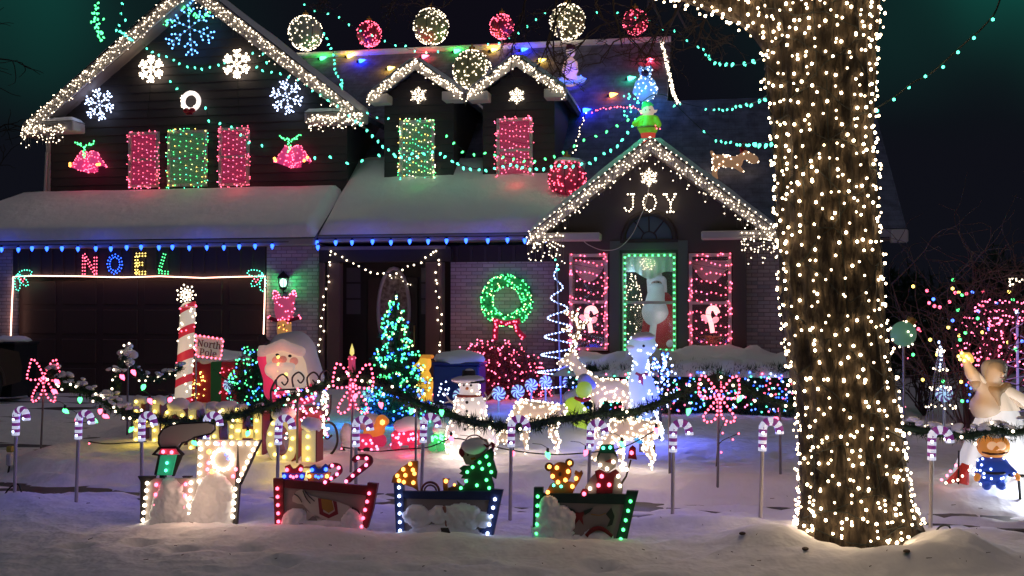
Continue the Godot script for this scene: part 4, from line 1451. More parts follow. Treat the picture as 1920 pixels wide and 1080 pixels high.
func santa_window() -> void:
	var z := -18.45
	var b := W(1222, 652, z)
	var o := thing("santa_figure", "white bearded santa figure in a dark red coat in the middle bay window", "santa figure", b)
	var hd := W(1231, 532, z)
	var sk: Material = mat("figure_skin", Color(0.5, 0.3, 0.24), 0.6)
	var wh: Material = glow("fur_glow", Color(0.7, 0.9, 1.0), 0.14, Color(0.72, 0.74, 0.78))
	var rd: Material = glow("red_cloth_painted_glow", Color(1, 0.03, 0.06), 0.05, Color(0.4, 0.015, 0.03))  # faint self-glow painted into the coat, which catches too little light
	put(o, "glowing_coat", blob([[Vector3(hd.x + 0.05, hd.y - 0.35, z - 0.06), Vector3(b.x + 0.1, b.y + 0.1, z - 0.06), 0.24, 0.32], [Vector3(hd.x + 0.16, hd.y - 0.36, z), Vector3(hd.x + 0.2, hd.y - 0.75, z + 0.05), 0.09, 0.08]], 0.022, 0.08), rd)
	put(o, "trim", blob([[Vector3(hd.x - 0.02, hd.y - 0.6, z + 0.17), Vector3(b.x, b.y + 0.05, z + 0.24), 0.06, 0.07], [Vector3(b.x - 0.2, b.y + 0.08, z + 0.15), Vector3(b.x + 0.3, b.y + 0.08, z + 0.15), 0.07, 0.07]], 0.02, 0.05), wh)
	put(o, "head", blob([[hd, hd + Vector3(0, -0.05, 0), 0.1, 0.1], [hd + Vector3(0, -0.01, 0.1), hd + Vector3(0, -0.02, 0.11), 0.022, 0.022]], 0.014, 0.03), sk)
	put(o, "beard", blob([[hd + Vector3(0, -0.13, 0.05), hd + Vector3(-0.02, -0.5, 0.1), 0.14, 0.22], [hd + Vector3(-0.02, -0.5, 0.1), hd + Vector3(-0.04, -0.72, 0.12), 0.21, 0.08], [hd + Vector3(-0.08, -0.05, 0.1), hd + Vector3(0.08, -0.05, 0.1), 0.035, 0.035]], 0.022, 0.07), wh)
	put(o, "hood", blob([[hd + Vector3(-0.1, 0.08, 0.04), hd + Vector3(0.1, 0.09, 0.04), 0.045, 0.045], [hd + Vector3(-0.12, 0.06, -0.02), hd + Vector3(-0.1, -0.12, -0.02), 0.05, 0.06], [hd + Vector3(0.12, 0.06, -0.02), hd + Vector3(0.12, -0.12, -0.02), 0.05, 0.06], [hd + Vector3(0, 0.06, -0.05), hd + Vector3(0.02, 0.17, -0.08), 0.12, 0.07]], 0.018, 0.05), wh)
	for s in [-1, 1]:
		put(o, "eye", Shape.new().ball(hd + Vector3(s * 0.035, 0.02, 0.095), Vector3.ONE * 0.011, Basis(), 8, 5), mats["dark"])
	# a small tree full of lights, and the valance
	var tb := W(1187, 652, z - 0.1)
	var t := thing("lit_indoor_tree", "dark indoor tree full of warm lights beside the window santa", "christmas tree", tb)
	var cone := Shape.new().lathe([Vector2(0.24, 0.05), Vector2(0.2, 0.55), Vector2(0.1, 1.05), Vector2(0, 1.3)], tb, 12)
	put(t, "foliage", cone, mats["needles"])
	bulbs(t, surf(cone, 190, 0.02), "w", 0.0095, false, "mini", 0.7)
	var va := thing("window_valance", "gathered white valance with warm lights over the window santa", "curtain", W(1217, 480, -18.1))
	var g := []
	var x0 := X(1174, -18.1)
	var x1 := X(1262, -18.1)
	var y1 := W(1217, 481, -18.1).y
	for j in 8:
		var row := []
		for i in 21:
			var u := i / 20.0
			row.append(Vector3(lerpf(x0, x1, u), y1 - (0.16 + 0.22 * pow(absf(sin(u * PI)), 2.0) + 0.1 * pow(absf(cos(u * PI)), 6)) * j / 7.0, -18.1 + 0.025 * sin(u * 40.0) * j / 7.0))
		g.append(row)
	put(va, "valance", sheet(g, Vector3.BACK), mat("white_voile", Color(0.7, 0.72, 0.72), 0.9))
	var vp := []
	for i in 50:
		vp.append(W(1212 + rng.randfn(0, 8), 496 + rng.randfn(0, 6), -18.06))
	bulbs(va, vp, "w", 0.007, false, "mini", 0.5)
	lamp("window_santa_fill", W(1183, 520, -18.05), Color(0.75, 0.92, 1.0), 0.06, 0.08)  # added fill lamps without a fitting, brightening the santa
	lamp("window_santa_fill", W(1250, 600, -17.98), Color(1.0, 0.9, 0.9), 0.02, 0.08)

func star_green() -> void:
	var o := thing("light_string", "bright green garland lights swagged through the blue starburst", "string lights", W(310, 40, -19.2))
	for l in [[306, 22, 306, 40, 318, 48], [338, 4, 352, 20, 372, 32, 392, 26, 405, 16, 416, 6], [310, 36, 322, 44]]:
		var way := smooth(Ws(l, -19.18))
		put(o, "wire", Shape.new().tube(way, 0.006, 0.006, 4), mats["wire"])
		bulbs(o, jitter(along(way, 0.045), Vector3(0.04, 0.04, 0.02)), "g", 0.018, false, "cone", 1.0, true)
	var b := thing("hanging_light_cluster", "cluster of green bulbs dangling in the air beyond the garage gable", "string lights", W(187, 10, -15.0))
	var pts := []
	var way2 := Ws([180, -120, 183, -30, 184, 20, 188, 74], -15.0)
	put(b, "wire", Shape.new().tube(way2, 0.006, 0.006, 4), mats["wire"])
	for i in 34:
		var t := pow(rng.randf(), 0.7)
		pts.append(W(178 + 16 * t * 0.6 + rng.randfn(0, 5), 2 + 74 * t, -15.0 + rng.randf_range(-0.1, 0.1)))
	bulbs(b, pts, "g", 0.015, true, "cone", 1.0, true)
	strand("few teal bulbs hanging beside the green cluster", [228, -30, -15.5, 230, 5, -15.5, 226, 26, -15.5, 235, 38, -15.5, 218, 50, -15.5, 234, 62, -16, 250, 75, -17], "t", 0.12, 0.014)

func ring_wreath() -> void:
	var c := W(358, 190, -19.28)
	var o := thing("ring_wreath_light", "glowing white ring wreath with red bow on the gable", "wreath", c)
	put(o, "light_ring", Shape.new().tube(arc(c, 0.165, 0, TAU * 23 / 24, 23), 0.045, 0.045, 8, true), glow("white_ring", Color(1, 0.86, 0.8), 1.15))
	bulbs(o, jitter(along(arc(c + Vector3(0, 0, 0.05), 0.17, 0, TAU, 40), 0.035), Vector3(0.03, 0.03, 0.0)), "w", 0.014)
	put(o, "bow", Shape.new().ball(c + Vector3(-0.06, -0.19, 0.07), Vector3(0.07, 0.05, 0.04)).ball(c + Vector3(0.06, -0.19, 0.07), Vector3(0.07, 0.05, 0.04)).ball(c + Vector3(0, -0.2, 0.1), Vector3(0.03, 0.03, 0.03)).box(c + Vector3(0, -0.23, 0.06), Vector3(0.14, 0.08, 0.02)), mat("red_bow", Color(0.4, 0.01, 0.03), 0.5))

func bells(label: String, px: float, py: float) -> void:
	var c := W(px, py, -19.28)
	var o := thing("bell_decoration", label, "bells", c, "lit bells on the siding")
	var gm := glow("bell_glow", Color(1, 0.06, 0.3), 0.5, Color(0.4, 0.03, 0.1))
	var pts := []
	for s in [-1.0, 1.0]:
		var t := Basis(Vector3.BACK, s * 0.36)
		var at := c + Vector3(s * 0.19, -0.24, 0.03)
		var sh := Shape.new().lathe([Vector2(0.0, 0.36), Vector2(0.09, 0.33), Vector2(0.12, 0.22), Vector2(0.14, 0.1), Vector2(0.18, 0.0), Vector2(0.17, -0.02)], at, 16, t)
		put(o, "glowing_bell", sh, gm)
		pts.append_array(surf(sh, 70, 0.008))
		bulbs(o, jitter([at + t * Vector3(s * 0.1, -0.0, 0.15), at + t * Vector3(s * 0.15, 0.03, 0.12)], Vector3.ONE * 0.02), "o", 0.03)
	bulbs(o, pts, "r", 0.012)
	var hp := []
	for i in 22:
		var t := i / 21.0
		hp.append(c + Vector3(lerpf(-0.2, 0.2, t), 0.17 + 0.1 * absf(t - 0.5) * 2.0, 0.16) + Vector3(rng.randf_range(-0.02, 0.02), rng.randf_range(-0.03, 0.03), 0))
	for i in 9:
		hp.append(c + Vector3(rng.randf_range(-0.03, 0.03), 0.16 - i * 0.025, 0.2))
	bulbs(o, hp, "g", 0.015)
	put(o, "holly", Shape.new().ball(c + Vector3(-0.1, 0.2, 0.1), Vector3(0.12, 0.04, 0.03), Basis(Vector3.BACK, -0.4), 8, 5).ball(c + Vector3(0.1, 0.2, 0.1), Vector3(0.12, 0.04, 0.03), Basis(Vector3.BACK, 0.4), 8, 5), mats["needles"])

func wall_wreath() -> void:
	var c := W(950, 564, -18.6)
	var r := 0.36
	var o := thing("wall_wreath", "large green lit wreath with red bow on the brick wall", "wreath", c)
	var ring := Shape.new().tube(arc(c, r, 0, TAU * 35 / 36, 35), 0.095, 0.095, 10, true)
	put(o, "painted_glow_ring", ring, glow("wreath_painted_glow", Color(0.03, 1.0, 0.2), 0.16, Color(0.03, 0.2, 0.06)))  # green self-glow painted in, standing for bulb light on the ring
	var tufts := []
	for p in surf(ring, 900):
		var b := Basis.from_euler(Vector3(rng.randf() * TAU, rng.randf() * TAU, rng.randf() * TAU)).scaled(Vector3.ONE * rng.randf_range(0.7, 1.2))
		tufts.append(Transform3D(b, p))
	many(o, "needles", tuft(0.06, 7), mat("wreath_needles", Color(0.02, 0.12, 0.035), 0.7), tufts)
	bulbs(o, surf(ring, 330, 0.02).filter(func(p): return p.z > c.z - 0.02), "g", 0.0135)
	bulbs(o, surf(ring, 110, 0.02).filter(func(p): return p.z > c.z), "l", 0.012)
	var bow := Shape.new()
	var rp := []
	for l in [[925, 600, 948, 606, 975, 602], [932, 604, 929, 618, 928, 638], [965, 604, 972, 622, 984, 634]]:
		var way := smooth(Ws(l, -18.46))
		bow.tube(way, 0.05, 0.055, 6)
		rp.append_array(jitter(along(way, 0.045), Vector3(0.03, 0.03, 0.0)))
	for i in rp.size():
		rp[i] += Vector3(0, 0, 0.06)
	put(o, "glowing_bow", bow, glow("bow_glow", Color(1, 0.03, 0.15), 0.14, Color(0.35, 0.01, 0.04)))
	bulbs(o, rp, "r", 0.015)

var tuft_cache := {}
func tuft(l: float, n: int) -> ArrayMesh:      # a spray of fir needles
	var key := "%.3f_%d" % [l, n]
	if not tuft_cache.has(key):
		var s := Shape.new()
		var r := RandomNumberGenerator.new()
		r.seed = 4
		for i in n:
			var d := Vector3(r.randfn(), r.randfn(), r.randfn()).normalized() * l * r.randf_range(0.7, 1.1)
			var q := d.cross(Vector3(0.3, 0.8, 0.5)).normalized() * l * 0.06
			s.tri(q, -q, d, d.cross(q).normalized(), d.cross(q).normalized(), d.cross(q).normalized())
		tuft_cache[key] = s.mesh()
	return tuft_cache[key]

# ---------------------------------------------------------------- on the roof
func roof_things() -> void:
	# large lamps lying on the roof slope
	for s in [[604, 112, "g", "beyond the ridge end"], [655, 108, "y", "beside the blue one"], [677, 117, "s", "between the two yellow ones"], [731, 131, "y", "before the first dormer roof"], [795, 109, "r", "over the first dormer peak"], [855, 99, "g", "beside the white bauble"], [925, 97, "y", "between the dormer peaks"], [981, 96, "s", "over the second dormer peak"], [1014, 116, "y", "beside the second dormer"], [1097, 210, "s", "at the end of the red string"], [1147, 181, "o", "alone on the open slope"], [1181, 150, "t", "next to the blue figure"], [1217, 116, "r", "above the blue figure"]]:
		var p := RP(s[0], s[1]) + Vector3(0, 0.03, 0.03)
		var nmc: String = {"g": "green", "y": "yellow", "s": "blue", "r": "red", "o": "amber", "t": "teal"}[s[2]]
		var o := thing("roof_lamp", "%s pointed lamp lying on the snowy roof %s" % [nmc, s[3]], "roof light", p, "large coloured lamps on the roof")
		var t := Basis(Vector3.BACK, PI / 2 + 0.15)
		part(o, "light_bulb", Shape.new().lathe([Vector2(0, 0.05), Vector2(0.045, 0.035), Vector2(0.05, 0), Vector2(0.03, -0.07), Vector2(0, -0.14)], Vector3.ZERO, 8, t), bulb_mat(s[2], 1.6))
		part(o, "socket", Shape.new().lathe([Vector2(0.03, 0.04), Vector2(0.03, 0.1), Vector2(0, 0.1)], Vector3.ZERO, 7, t), mats["wire"])
		var e: Array = GLOWS[s[2]]
		lamp("roof_lamp", p + Vector3(0, 0.07, 0.1), Color(e[0], e[1], e[2]) / 7.0, 0.22, 0.05)
	# baubles on the ridge and on the slope
	for b in [[573, 62, 30, -24.4, "white", "first big white bauble on the ridge, nearest the garage gable", "w"], [692, 64, 22, -24.4, "red", "small red bauble between the first two white ones on the ridge", "r"], [808, 50, 32, -24.4, "olive", "middle white bauble standing on the ridge", "w"], [941, 50, 22, -24.4, "red", "small red bauble on the ridge above the second dormer", "r"], [1064, 41, 33, -24.4, "olive", "olive bauble on the ridge above the pink roof figure", "w"], [1191, 41, 23, -24.4, "red", "red bauble at the stepped end of the ridge", "r"], [885, 131, 35, -21.2, "olive", "olive bauble in the valley between the two dormers", "w"], [1063, 334, 35, -18.9, "bright", "big bright red bauble with snow on top beside the bay gable", "r"]]:
		bauble(b)
	# figures
	roof_figure_one()
	roof_figure_two()
	roof_elf()
	roof_reindeer()

func bauble(b: Array) -> void:
	var c := W(b[0], b[1], b[3])
	var r: float = W(b[0] + b[2], b[1], b[3]).x - c.x
	var o := thing("roof_bauble", b[5], "bauble", c - Vector3(0, r, 0), "lit baubles on the roof")
	var s := Shape.new().ball(c, Vector3.ONE * r, Basis(), 20, 14)
	var col: Color = {"white": Color(0.2, 0.22, 0.17), "olive": Color(0.2, 0.2, 0.1), "red": Color(0.3, 0.02, 0.05), "bright": Color(0.5, 0.03, 0.09)}[b[4]]
	put(o, "glowing_ball", s, glow("bauble_" + b[4], col, 0.12, col))
	var fr := Shape.new()
	for a in 4:
		fr.tube(arc(c, r + 0.006, 0, TAU * 23 / 24, 23, Vector3(cos(a * PI / 4), 0, sin(a * PI / 4)), Vector3.UP), 0.006, 0.006, 3, true)
	put(o, "frame", fr, mats["wire"])
	bulbs(o, surf(s, int(200 * r / 0.38 + 60), 0.012), b[6], 0.012 if b[3] > -22 else 0.0135)
	put(o, "gold_cap", Shape.new().lathe([Vector2(0.07, 0), Vector2(0.07, 0.09), Vector2(0.02, 0.1), Vector2(0.02, 0.15), Vector2(0, 0.15)], c + Vector3(0, r - 0.01, 0), 10), mat("gold_paint", Color(0.5, 0.27, 0.05), 0.4, 0.3))
	var foot := RP(b[0], b[1] + b[2] + 4)
	if b[3] < -24:
		foot = Vector3(c.x, 7.7, c.z)
	put(o, "stand", Shape.new().tube([c + Vector3(0, -r, 0), Vector3(c.x, minf(foot.y, c.y - r) - 0.1, c.z)], 0.02, 0.02, 5), mats["metal"])
	if b[4] == "bright":
		put(o, "snow_cap", cap(c + Vector3(0, r * 0.92, 0), Vector3(r * 0.7, 0.07, r * 0.7)), mats["snow"])

func glowing(key: String, col: Color, e: float) -> StandardMaterial3D:      # a thin plastic shell lit from inside
	return glow("shell_" + key, col, e, col * 0.6)

func roof_figure_one() -> void:
	var p := RP(1070, 160)
	var o := thing("roof_figure", "pink lit figure with dark cap standing in a blue ring of light on the roof", "lawn figure", p)
	var h := 0.74
	var f := p + Vector3(0, 0.1, 0)
	put(o, "glowing_robe", blob([[f, f + Vector3(0, h * 0.5, 0), 0.15, 0.11], [f + Vector3(0, h * 0.55, 0), f + Vector3(0, h * 0.62, 0), 0.1, 0.06], [f + Vector3(-0.09, h * 0.5, 0), f + Vector3(-0.13, h * 0.25, 0.1), 0.06, 0.05], [f + Vector3(0.09, h * 0.5, 0), f + Vector3(0.13, h * 0.25, 0.1), 0.06, 0.05]], 0.022, 0.05), glowing("pink", Color(1, 0.6, 0.55), 0.4))
	put(o, "glowing_head", blob([[f + Vector3(0, h * 0.82, 0), f + Vector3(0, h * 0.86, 0), 0.1, 0.1], [f + Vector3(0, h * 0.82, 0.1), f + Vector3(0, h * 0.82, 0.11), 0.02, 0.02]], 0.015, 0.03), glowing("skin", Color(1, 0.7, 0.62), 0.3))
	put(o, "cap", Shape.new().lathe([Vector2(0, 0.1), Vector2(0.09, 0.09), Vector2(0.115, 0.0), Vector2(0.1, -0.02)], f + Vector3(0, h * 0.92, 0), 12), mat("cap_dark", Color(0.2, 0.03, 0.05), 0.7))
	var ring := arc(p + Vector3(0, 0.1, 0.05), 0.28, 0, TAU * 23 / 24, 23, Vector3.RIGHT, Vector3(0, 0.35, -0.9).normalized())
	put(o, "light_ring", Shape.new().tube(ring, 0.05, 0.05, 6, true), glow("blue_ring", Color(0.12, 0.25, 1.0), 0.8))
	bulbs(o, jitter(ring, Vector3.ONE * 0.05), "s", 0.018)
	lamp("roof_figure", p + Vector3(0.1, 0.2, 0.35), Color(0.25, 0.2, 1.0), 0.36, 0.1)

func roof_figure_two() -> void:
	var p := RP(1210, 186)
	var o := thing("roof_figure", "pale blue lit plump figure with dark face high on the roof", "lawn figure", p)
	var sh := blob([[p + Vector3(0, 0.12, 0), p + Vector3(0, 0.28, 0), 0.19, 0.15], [p + Vector3(0, 0.52, 0), p + Vector3(0, 0.56, 0), 0.12, 0.11], [p + Vector3(-0.14, 0.34, 0), p + Vector3(-0.2, 0.14, 0.06), 0.07, 0.06], [p + Vector3(0.14, 0.34, 0), p + Vector3(0.2, 0.14, 0.06), 0.07, 0.06], [p + Vector3(-0.1, 0.62, 0), p + Vector3(-0.1, 0.66, 0), 0.05, 0.04], [p + Vector3(0.1, 0.62, 0), p + Vector3(0.1, 0.66, 0), 0.05, 0.04]], 0.022, 0.05)
	put(o, "glowing_body", sh, glowing("sky", Color(0.25, 0.55, 1.0), 0.45))
	put(o, "face", Shape.new().ball(p + Vector3(0, 0.52, 0.09), Vector3(0.08, 0.075, 0.05)), mat("face_dark", Color(0.12, 0.02, 0.05), 0.7))
	bulbs(o, surf(sh, 70, 0.008), "c", 0.014)
	lamp("roof_figure", p + Vector3(-0.1, 0.2, 0.5), Color(0.1, 0.6, 1.0), 0.28, 0.1)

func roof_elf() -> void:
	var p := Vector3(-0.98, 4.52, -18.0)
	p.x = X(1216, -18.0)
	var o := thing("elf_figure", "lit elf in lime green coat and red trousers on the bay gable peak", "elf figure", p)
	var k := 0.74
	put(o, "glowing_trousers", blob([[p, p + Vector3(0, 0.2 * k, 0), 0.11, 0.14]], 0.02, 0.03), glowing("red", Color(1, 0.1, 0.07), 0.4))
	put(o, "glowing_coat", blob([[p + Vector3(0, 0.27 * k, 0), p + Vector3(0, 0.42 * k, 0), 0.17, 0.12], [p + Vector3(-0.12, 0.45 * k, 0), p + Vector3(-0.22, 0.34 * k, 0.05), 0.06, 0.05], [p + Vector3(0.12, 0.45 * k, 0), p + Vector3(0.18, 0.3 * k, 0.08), 0.06, 0.05]], 0.02, 0.04), glowing("lime", Color(0.35, 0.9, 0.05), 0.22))
	put(o, "belt", Shape.new().tube(arc(p + Vector3(0, 0.25 * k, 0), 0.17, 0, TAU * 15 / 16, 15, Vector3.RIGHT, Vector3.BACK), 0.02, 0.02, 5, true), mat("belt_yellow", Color(0.5, 0.42, 0.1), 0.6))
	put(o, "glowing_head", blob([[p + Vector3(0, 0.6 * k, 0.02), p + Vector3(0, 0.64 * k, 0.02), 0.1, 0.1], [p + Vector3(-0.12, 0.62 * k, 0), p + Vector3(-0.15, 0.65 * k, 0), 0.025, 0.012], [p + Vector3(0.12, 0.62 * k, 0), p + Vector3(0.15, 0.65 * k, 0), 0.025, 0.012]], 0.014, 0.02), glowing("peach", Color(1, 0.75, 0.6), 0.45))
	put(o, "hat", Shape.new().lathe([Vector2(0.11, 0), Vector2(0.09, 0.07), Vector2(0.03, 0.13), Vector2(0, 0.14)], p + Vector3(0, 0.69 * k, 0), 10, Basis(Vector3.BACK, 0.55)), glowing("green", Color(0.05, 0.7, 0.2), 0.35))
	for s in [-1, 1]:
		put(o, "eye", Shape.new().ball(p + Vector3(s * 0.035, 0.63 * k, 0.115), Vector3.ONE * 0.012, Basis(), 8, 5), mats["dark"])
	var pts := []
	for i in 16:
		pts.append(p + Vector3(rng.randf_range(-0.4, -0.12), rng.randf_range(0.35, 0.8), rng.randf_range(-0.05, 0.15)))
	bulbs(o, pts, "t", 0.017)
	lamp("elf_figure", p + Vector3(-0.25, 0.6, 0.3), Color(0.1, 1.0, 0.75), 0.25, 0.1)

func deer(f: Vector3, k: float, dir: float, head_down: bool, lying: bool) -> Array:
	# f: ground under the middle of the body; dir: -1 looks towards -x
	var leg := 0.06 if lying else 0.62
	var q := func(x: float, y: float, z: float) -> Vector3: return f + Vector3(x * dir, y, z) * k
	var body := [[q.call(-0.3, leg + 0.2, 0), q.call(0.28, leg + 0.22, 0), 0.17 * k, 0.2 * k]]
	var hd: Vector3 = q.call(0.72, 0.3 if head_down else leg + 0.75, 0)
	var nk: Vector3 = q.call(0.36, leg + 0.28, 0)
	body.append([nk, hd, 0.13 * k, 0.085 * k])
	body.append([hd, hd + Vector3(dir * 0.2, -0.09, 0) * k, 0.085 * k, 0.045 * k])
	body.append([q.call(-0.44, leg + 0.3, 0), q.call(-0.53, leg + 0.26, 0), 0.05 * k, 0.03 * k])
	for s in [-1.0, 1.0]:
		body.append([hd + Vector3(-dir * 0.04, 0.08, s * 0.06) * k, hd + Vector3(-dir * 0.1, 0.15, s * 0.13) * k, 0.03 * k, 0.018 * k])
		if lying:
			body.append([q.call(0.25, 0.15, s * 0.12), q.call(0.5, 0.06, s * 0.14), 0.06 * k, 0.04 * k])
			body.append([q.call(-0.3, 0.2, s * 0.14), q.call(-0.05, 0.06, s * 0.2), 0.1 * k, 0.045 * k])
		else:
			body.append([q.call(0.26, leg + 0.1, s * 0.1), q.call(0.29, 0.32, s * 0.1), 0.075 * k, 0.035 * k])
			body.append([q.call(0.29, 0.32, s * 0.1), q.call(0.27, 0.02, s * 0.1), 0.035 * k, 0.025 * k])
			body.append([q.call(-0.3, leg + 0.15, s * 0.1), q.call(-0.24, 0.42, s * 0.1), 0.12 * k, 0.05 * k])
			body.append([q.call(-0.24, 0.42, s * 0.1), q.call(-0.34, 0.28, s * 0.1), 0.045 * k, 0.035 * k])
			body.append([q.call(-0.34, 0.28, s * 0.1), q.call(-0.32, 0.02, s * 0.1), 0.032 * k, 0.025 * k])
	return [body, hd]

func antlers(hd: Vector3, k: float, dir: float) -> Array:
	var out := []
	for s in [-1.0, 1.0]:
		var a := hd + Vector3(0, 0.08, s * 0.04) * k
		var b := a + Vector3(-dir * 0.1, 0.28, s * 0.14) * k
		var c := b + Vector3(dir * 0.06, 0.24, s * 0.03) * k
		out.append([a, b, c])
		out.append([a.lerp(b, 0.6), a.lerp(b, 0.6) + Vector3(dir * 0.16, 0.14, 0) * k])
		out.append([b, b + Vector3(-dir * 0.14, 0.14, s * 0.03) * k])
		out.append([b.lerp(c, 0.5), b.lerp(c, 0.5) + Vector3(dir * 0.12, 0.1, 0) * k])
	return out

func roof_reindeer() -> void:
	var p := W(1370, 332, -17.9)
	var foot := RP(1360, 332)
	p.y = maxf(p.y, foot.y)
	p.z = foot.z
	p.x = X(1370, p.z)
	var o := thing("roof_reindeer", "small tan lit reindeer in a red hat leaping on the bay roof", "reindeer", p)
	var b := [[p + Vector3(-0.2, 0.3, 0), p + Vector3(0.12, 0.26, 0), 0.11, 0.1], [p + Vector3(0.14, 0.3, 0), p + Vector3(0.25, 0.4, 0), 0.07, 0.06], [p + Vector3(0.27, 0.4, 0.02), p + Vector3(0.42, 0.3, 0.02), 0.07, 0.08], [p + Vector3(-0.25, 0.24, 0.05), p + Vector3(-0.28, 0.06, 0.05), 0.07, 0.04], [p + Vector3(-0.28, 0.06, 0.05), p + Vector3(-0.24, -0.02, 0.05), 0.04, 0.03], [p + Vector3(0.1, 0.2, 0.05), p + Vector3(0.2, 0.1, 0.07), 0.05, 0.035], [p + Vector3(-0.28, 0.36, 0), p + Vector3(-0.33, 0.46, 0), 0.04, 0.03]]
	var s := blob(b, 0.02, 0.04)
	put(o, "glowing_body", s, glowing("tan", Color(1, 0.55, 0.3), 0.2))
	var an := Shape.new()
	for way in antlers(p + Vector3(0.26, 0.38, 0), 0.4, 1.0):
		an.tube(way, 0.014, 0.01, 5)
	put(o, "antlers", an, mat("antler_tan", Color(0.4, 0.25, 0.15), 0.7))
	put(o, "hat", Shape.new().lathe([Vector2(0.07, 0), Vector2(0.04, 0.08), Vector2(0, 0.14)], p + Vector3(0.24, 0.45, 0.02), 10, Basis(Vector3.BACK, 0.6)), mat("red_bow", Color(0.4, 0.01, 0.03), 0.5))
	bulbs(o, surf(s, 64, 0.006), "w", 0.014)
	put(o, "stand", Shape.new().tube([p + Vector3(-0.24, -0.02, 0.05), p + Vector3(-0.24, -0.25, 0.05)], 0.012, 0.012, 4), mats["metal"])

# ---------------------------------------------------------------- the big tree
func big_tree() -> void:
	var z := -7.9
	var rows := [[-420, 1380, 1680], [-120, 1398, 1662], [0, 1418, 1652], [100, 1434, 1643], [250, 1446, 1640], [400, 1451, 1648], [600, 1466, 1660], [800, 1491, 1690], [930, 1492, 1712], [1010, 1482, 1738], [1060, 1466, 1760]]
	var base := B(1606, z)
	var o := thing("big_tree", "massive bare tree trunk wrapped from snow to limbs in warm white lights", "tree", base)
	var bark := mat("bark", Color(0.15, 0.115, 0.075), 0.9)
	bark.albedo_texture = tint_tex(0.035, 8, Color(0.22, 0.2, 0.18), Color(1, 1, 1))
	bark.uv1_triplanar = true
	bark.uv1_scale = Vector3(1.7, 0.42, 1.7)
	bark.heightmap_enabled = true
	var cr := NoiseTexture2D.new()
	cr.width = 512
	cr.height = 512
	cr.seamless = true
	cr.noise = FastNoiseLite.new()
	cr.noise.noise_type = FastNoiseLite.TYPE_CELLULAR
	cr.noise.cellular_return_type = FastNoiseLite.RETURN_DISTANCE2_SUB
	cr.noise.frequency = 0.022
	cr.noise.domain_warp_enabled = true
	cr.noise.domain_warp_amplitude = 22.0
	cr.noise.seed = 6
	var cg := Gradient.new()
	cg.set_color(0, Color(0.16, 0.14, 0.12))
	cg.set_color(1, Color(1, 1, 1))
	cg.add_point(0.35, Color(0.75, 0.72, 0.68))
	var cc := cr.duplicate()
	cc.color_ramp = cg
	bark.albedo_texture = cc
	bark.heightmap_texture = cr
	bark.heightmap_scale = 4.0
	var rn := FastNoiseLite.new()
	rn.seed = 21
	rn.frequency = 1.0
	rn.fractal_type = FastNoiseLite.FRACTAL_RIDGED
	rn.fractal_octaves = 3
	var grid := []
	var cents := []
	for k in rows.size() - 1:
		var n := 4 if k == 0 else 12
		for i in n:
			var t := float(i) / n
			var y := lerpf(rows[k][0], rows[k + 1][0], t)
			var l := W(lerpf(rows[k][1], rows[k + 1][1], t), y, z)
			var r := W(lerpf(rows[k][2], rows[k + 1][2], t), y, z)
			cents.append([(l + r) / 2, (r.x - l.x) / 2 * 0.97])
	for c in cents:
		var row := []
		for i in 73:
			var a := TAU * (i % 72) / 72.0
			var d := Vector3(cos(a), 0, sin(a))
			var p: Vector3 = c[0]
			var q := rn.get_noise_3d(d.x * 1.5 + 3.0, p.y * 0.42, d.z * 1.5)
			var q2 := fine.get_noise_3d(d.x * 4.0, p.y * 1.5, d.z * 4.0)
			var flare := 1.0 + 0.07 * ss(0.5, 0.0, p.y) * sin(a * 5.0 + 1.0)
			row.append(p + d * c[1] * flare * (0.93 + 0.12 * q + 0.05 * q2))
		grid.append(row)
	var tr := Shape.new()
	var nn := []
	for j in grid.size():
		var row := []
		for i in 73:
			var a: Vector3 = grid[j][(i % 72 + 1) % 72] - grid[j][(i % 72 + 71) % 72]
			var b: Vector3 = grid[maxi(j - 1, 0)][i] - grid[mini(j + 1, grid.size() - 1)][i]
			var m := a.cross(b).normalized()
			var out: Vector3 = grid[j][i] - cents[j][0]
			row.append(m if m.dot(out) > 0.0 else -m)
		nn.append(row)
	for j in grid.size() - 1:
		for i in 72:
			tr.tri(grid[j][i], grid[j][i + 1], grid[j + 1][i + 1], nn[j][i], nn[j][i + 1], nn[j + 1][i + 1])
			tr.tri(grid[j][i], grid[j + 1][i + 1], grid[j + 1][i], nn[j][i], nn[j + 1][i + 1], nn[j + 1][i])
	put(o, "trunk", tr, bark)
	var limb := smooth([W(1530, 190, z), W(1475, 78, z), W(1410, 16, z - 0.05), W(1320, -16, z - 0.15), W(1210, -55, z - 0.4), W(1070, -150, z - 0.7), W(900, -290, z - 0.9)], 5)
	put(o, "limb", Shape.new().tube(limb, 0.2, 0.05, 14), bark)
	var limb2 := smooth([W(1580, -60, z), W(1700, -200, z + 0.1), W(1850, -330, z + 0.2), W(2050, -480, z + 0.2)], 5)
	put(o, "limb", Shape.new().tube(limb2, 0.22, 0.07, 12), bark)
	var limb3 := smooth([W(1560, -200, z), W(1520, -420, z - 0.2), W(1430, -700, z - 0.4)], 5)
	put(o, "limb", Shape.new().tube(limb3, 0.26, 0.08, 12), bark)
	# bulbs: first those that look towards the street
	var front := []
	var back := []
	for j in range(6, grid.size() - 5):
		var n := 17
		for i in n:
			var a := (i + rng.randf_range(-0.5, 0.5)) / n
			var k := int(fposmod(a, 1.0) * 72.0) % 72
			var p: Vector3 = grid[j][k] + nn[j][k] * rng.randf_range(0.015, 0.035) + Vector3(0, rng.randf_range(-0.05, 0.05), 0)
			if p.y < H(p.x, p.z) + 0.03 or rng.randf() < 0.04:
				continue
			if nn[j][k].dot((cam_pos - p).normalized()) > -0.12:
				front.append(p)
			else:
				back.append(p)
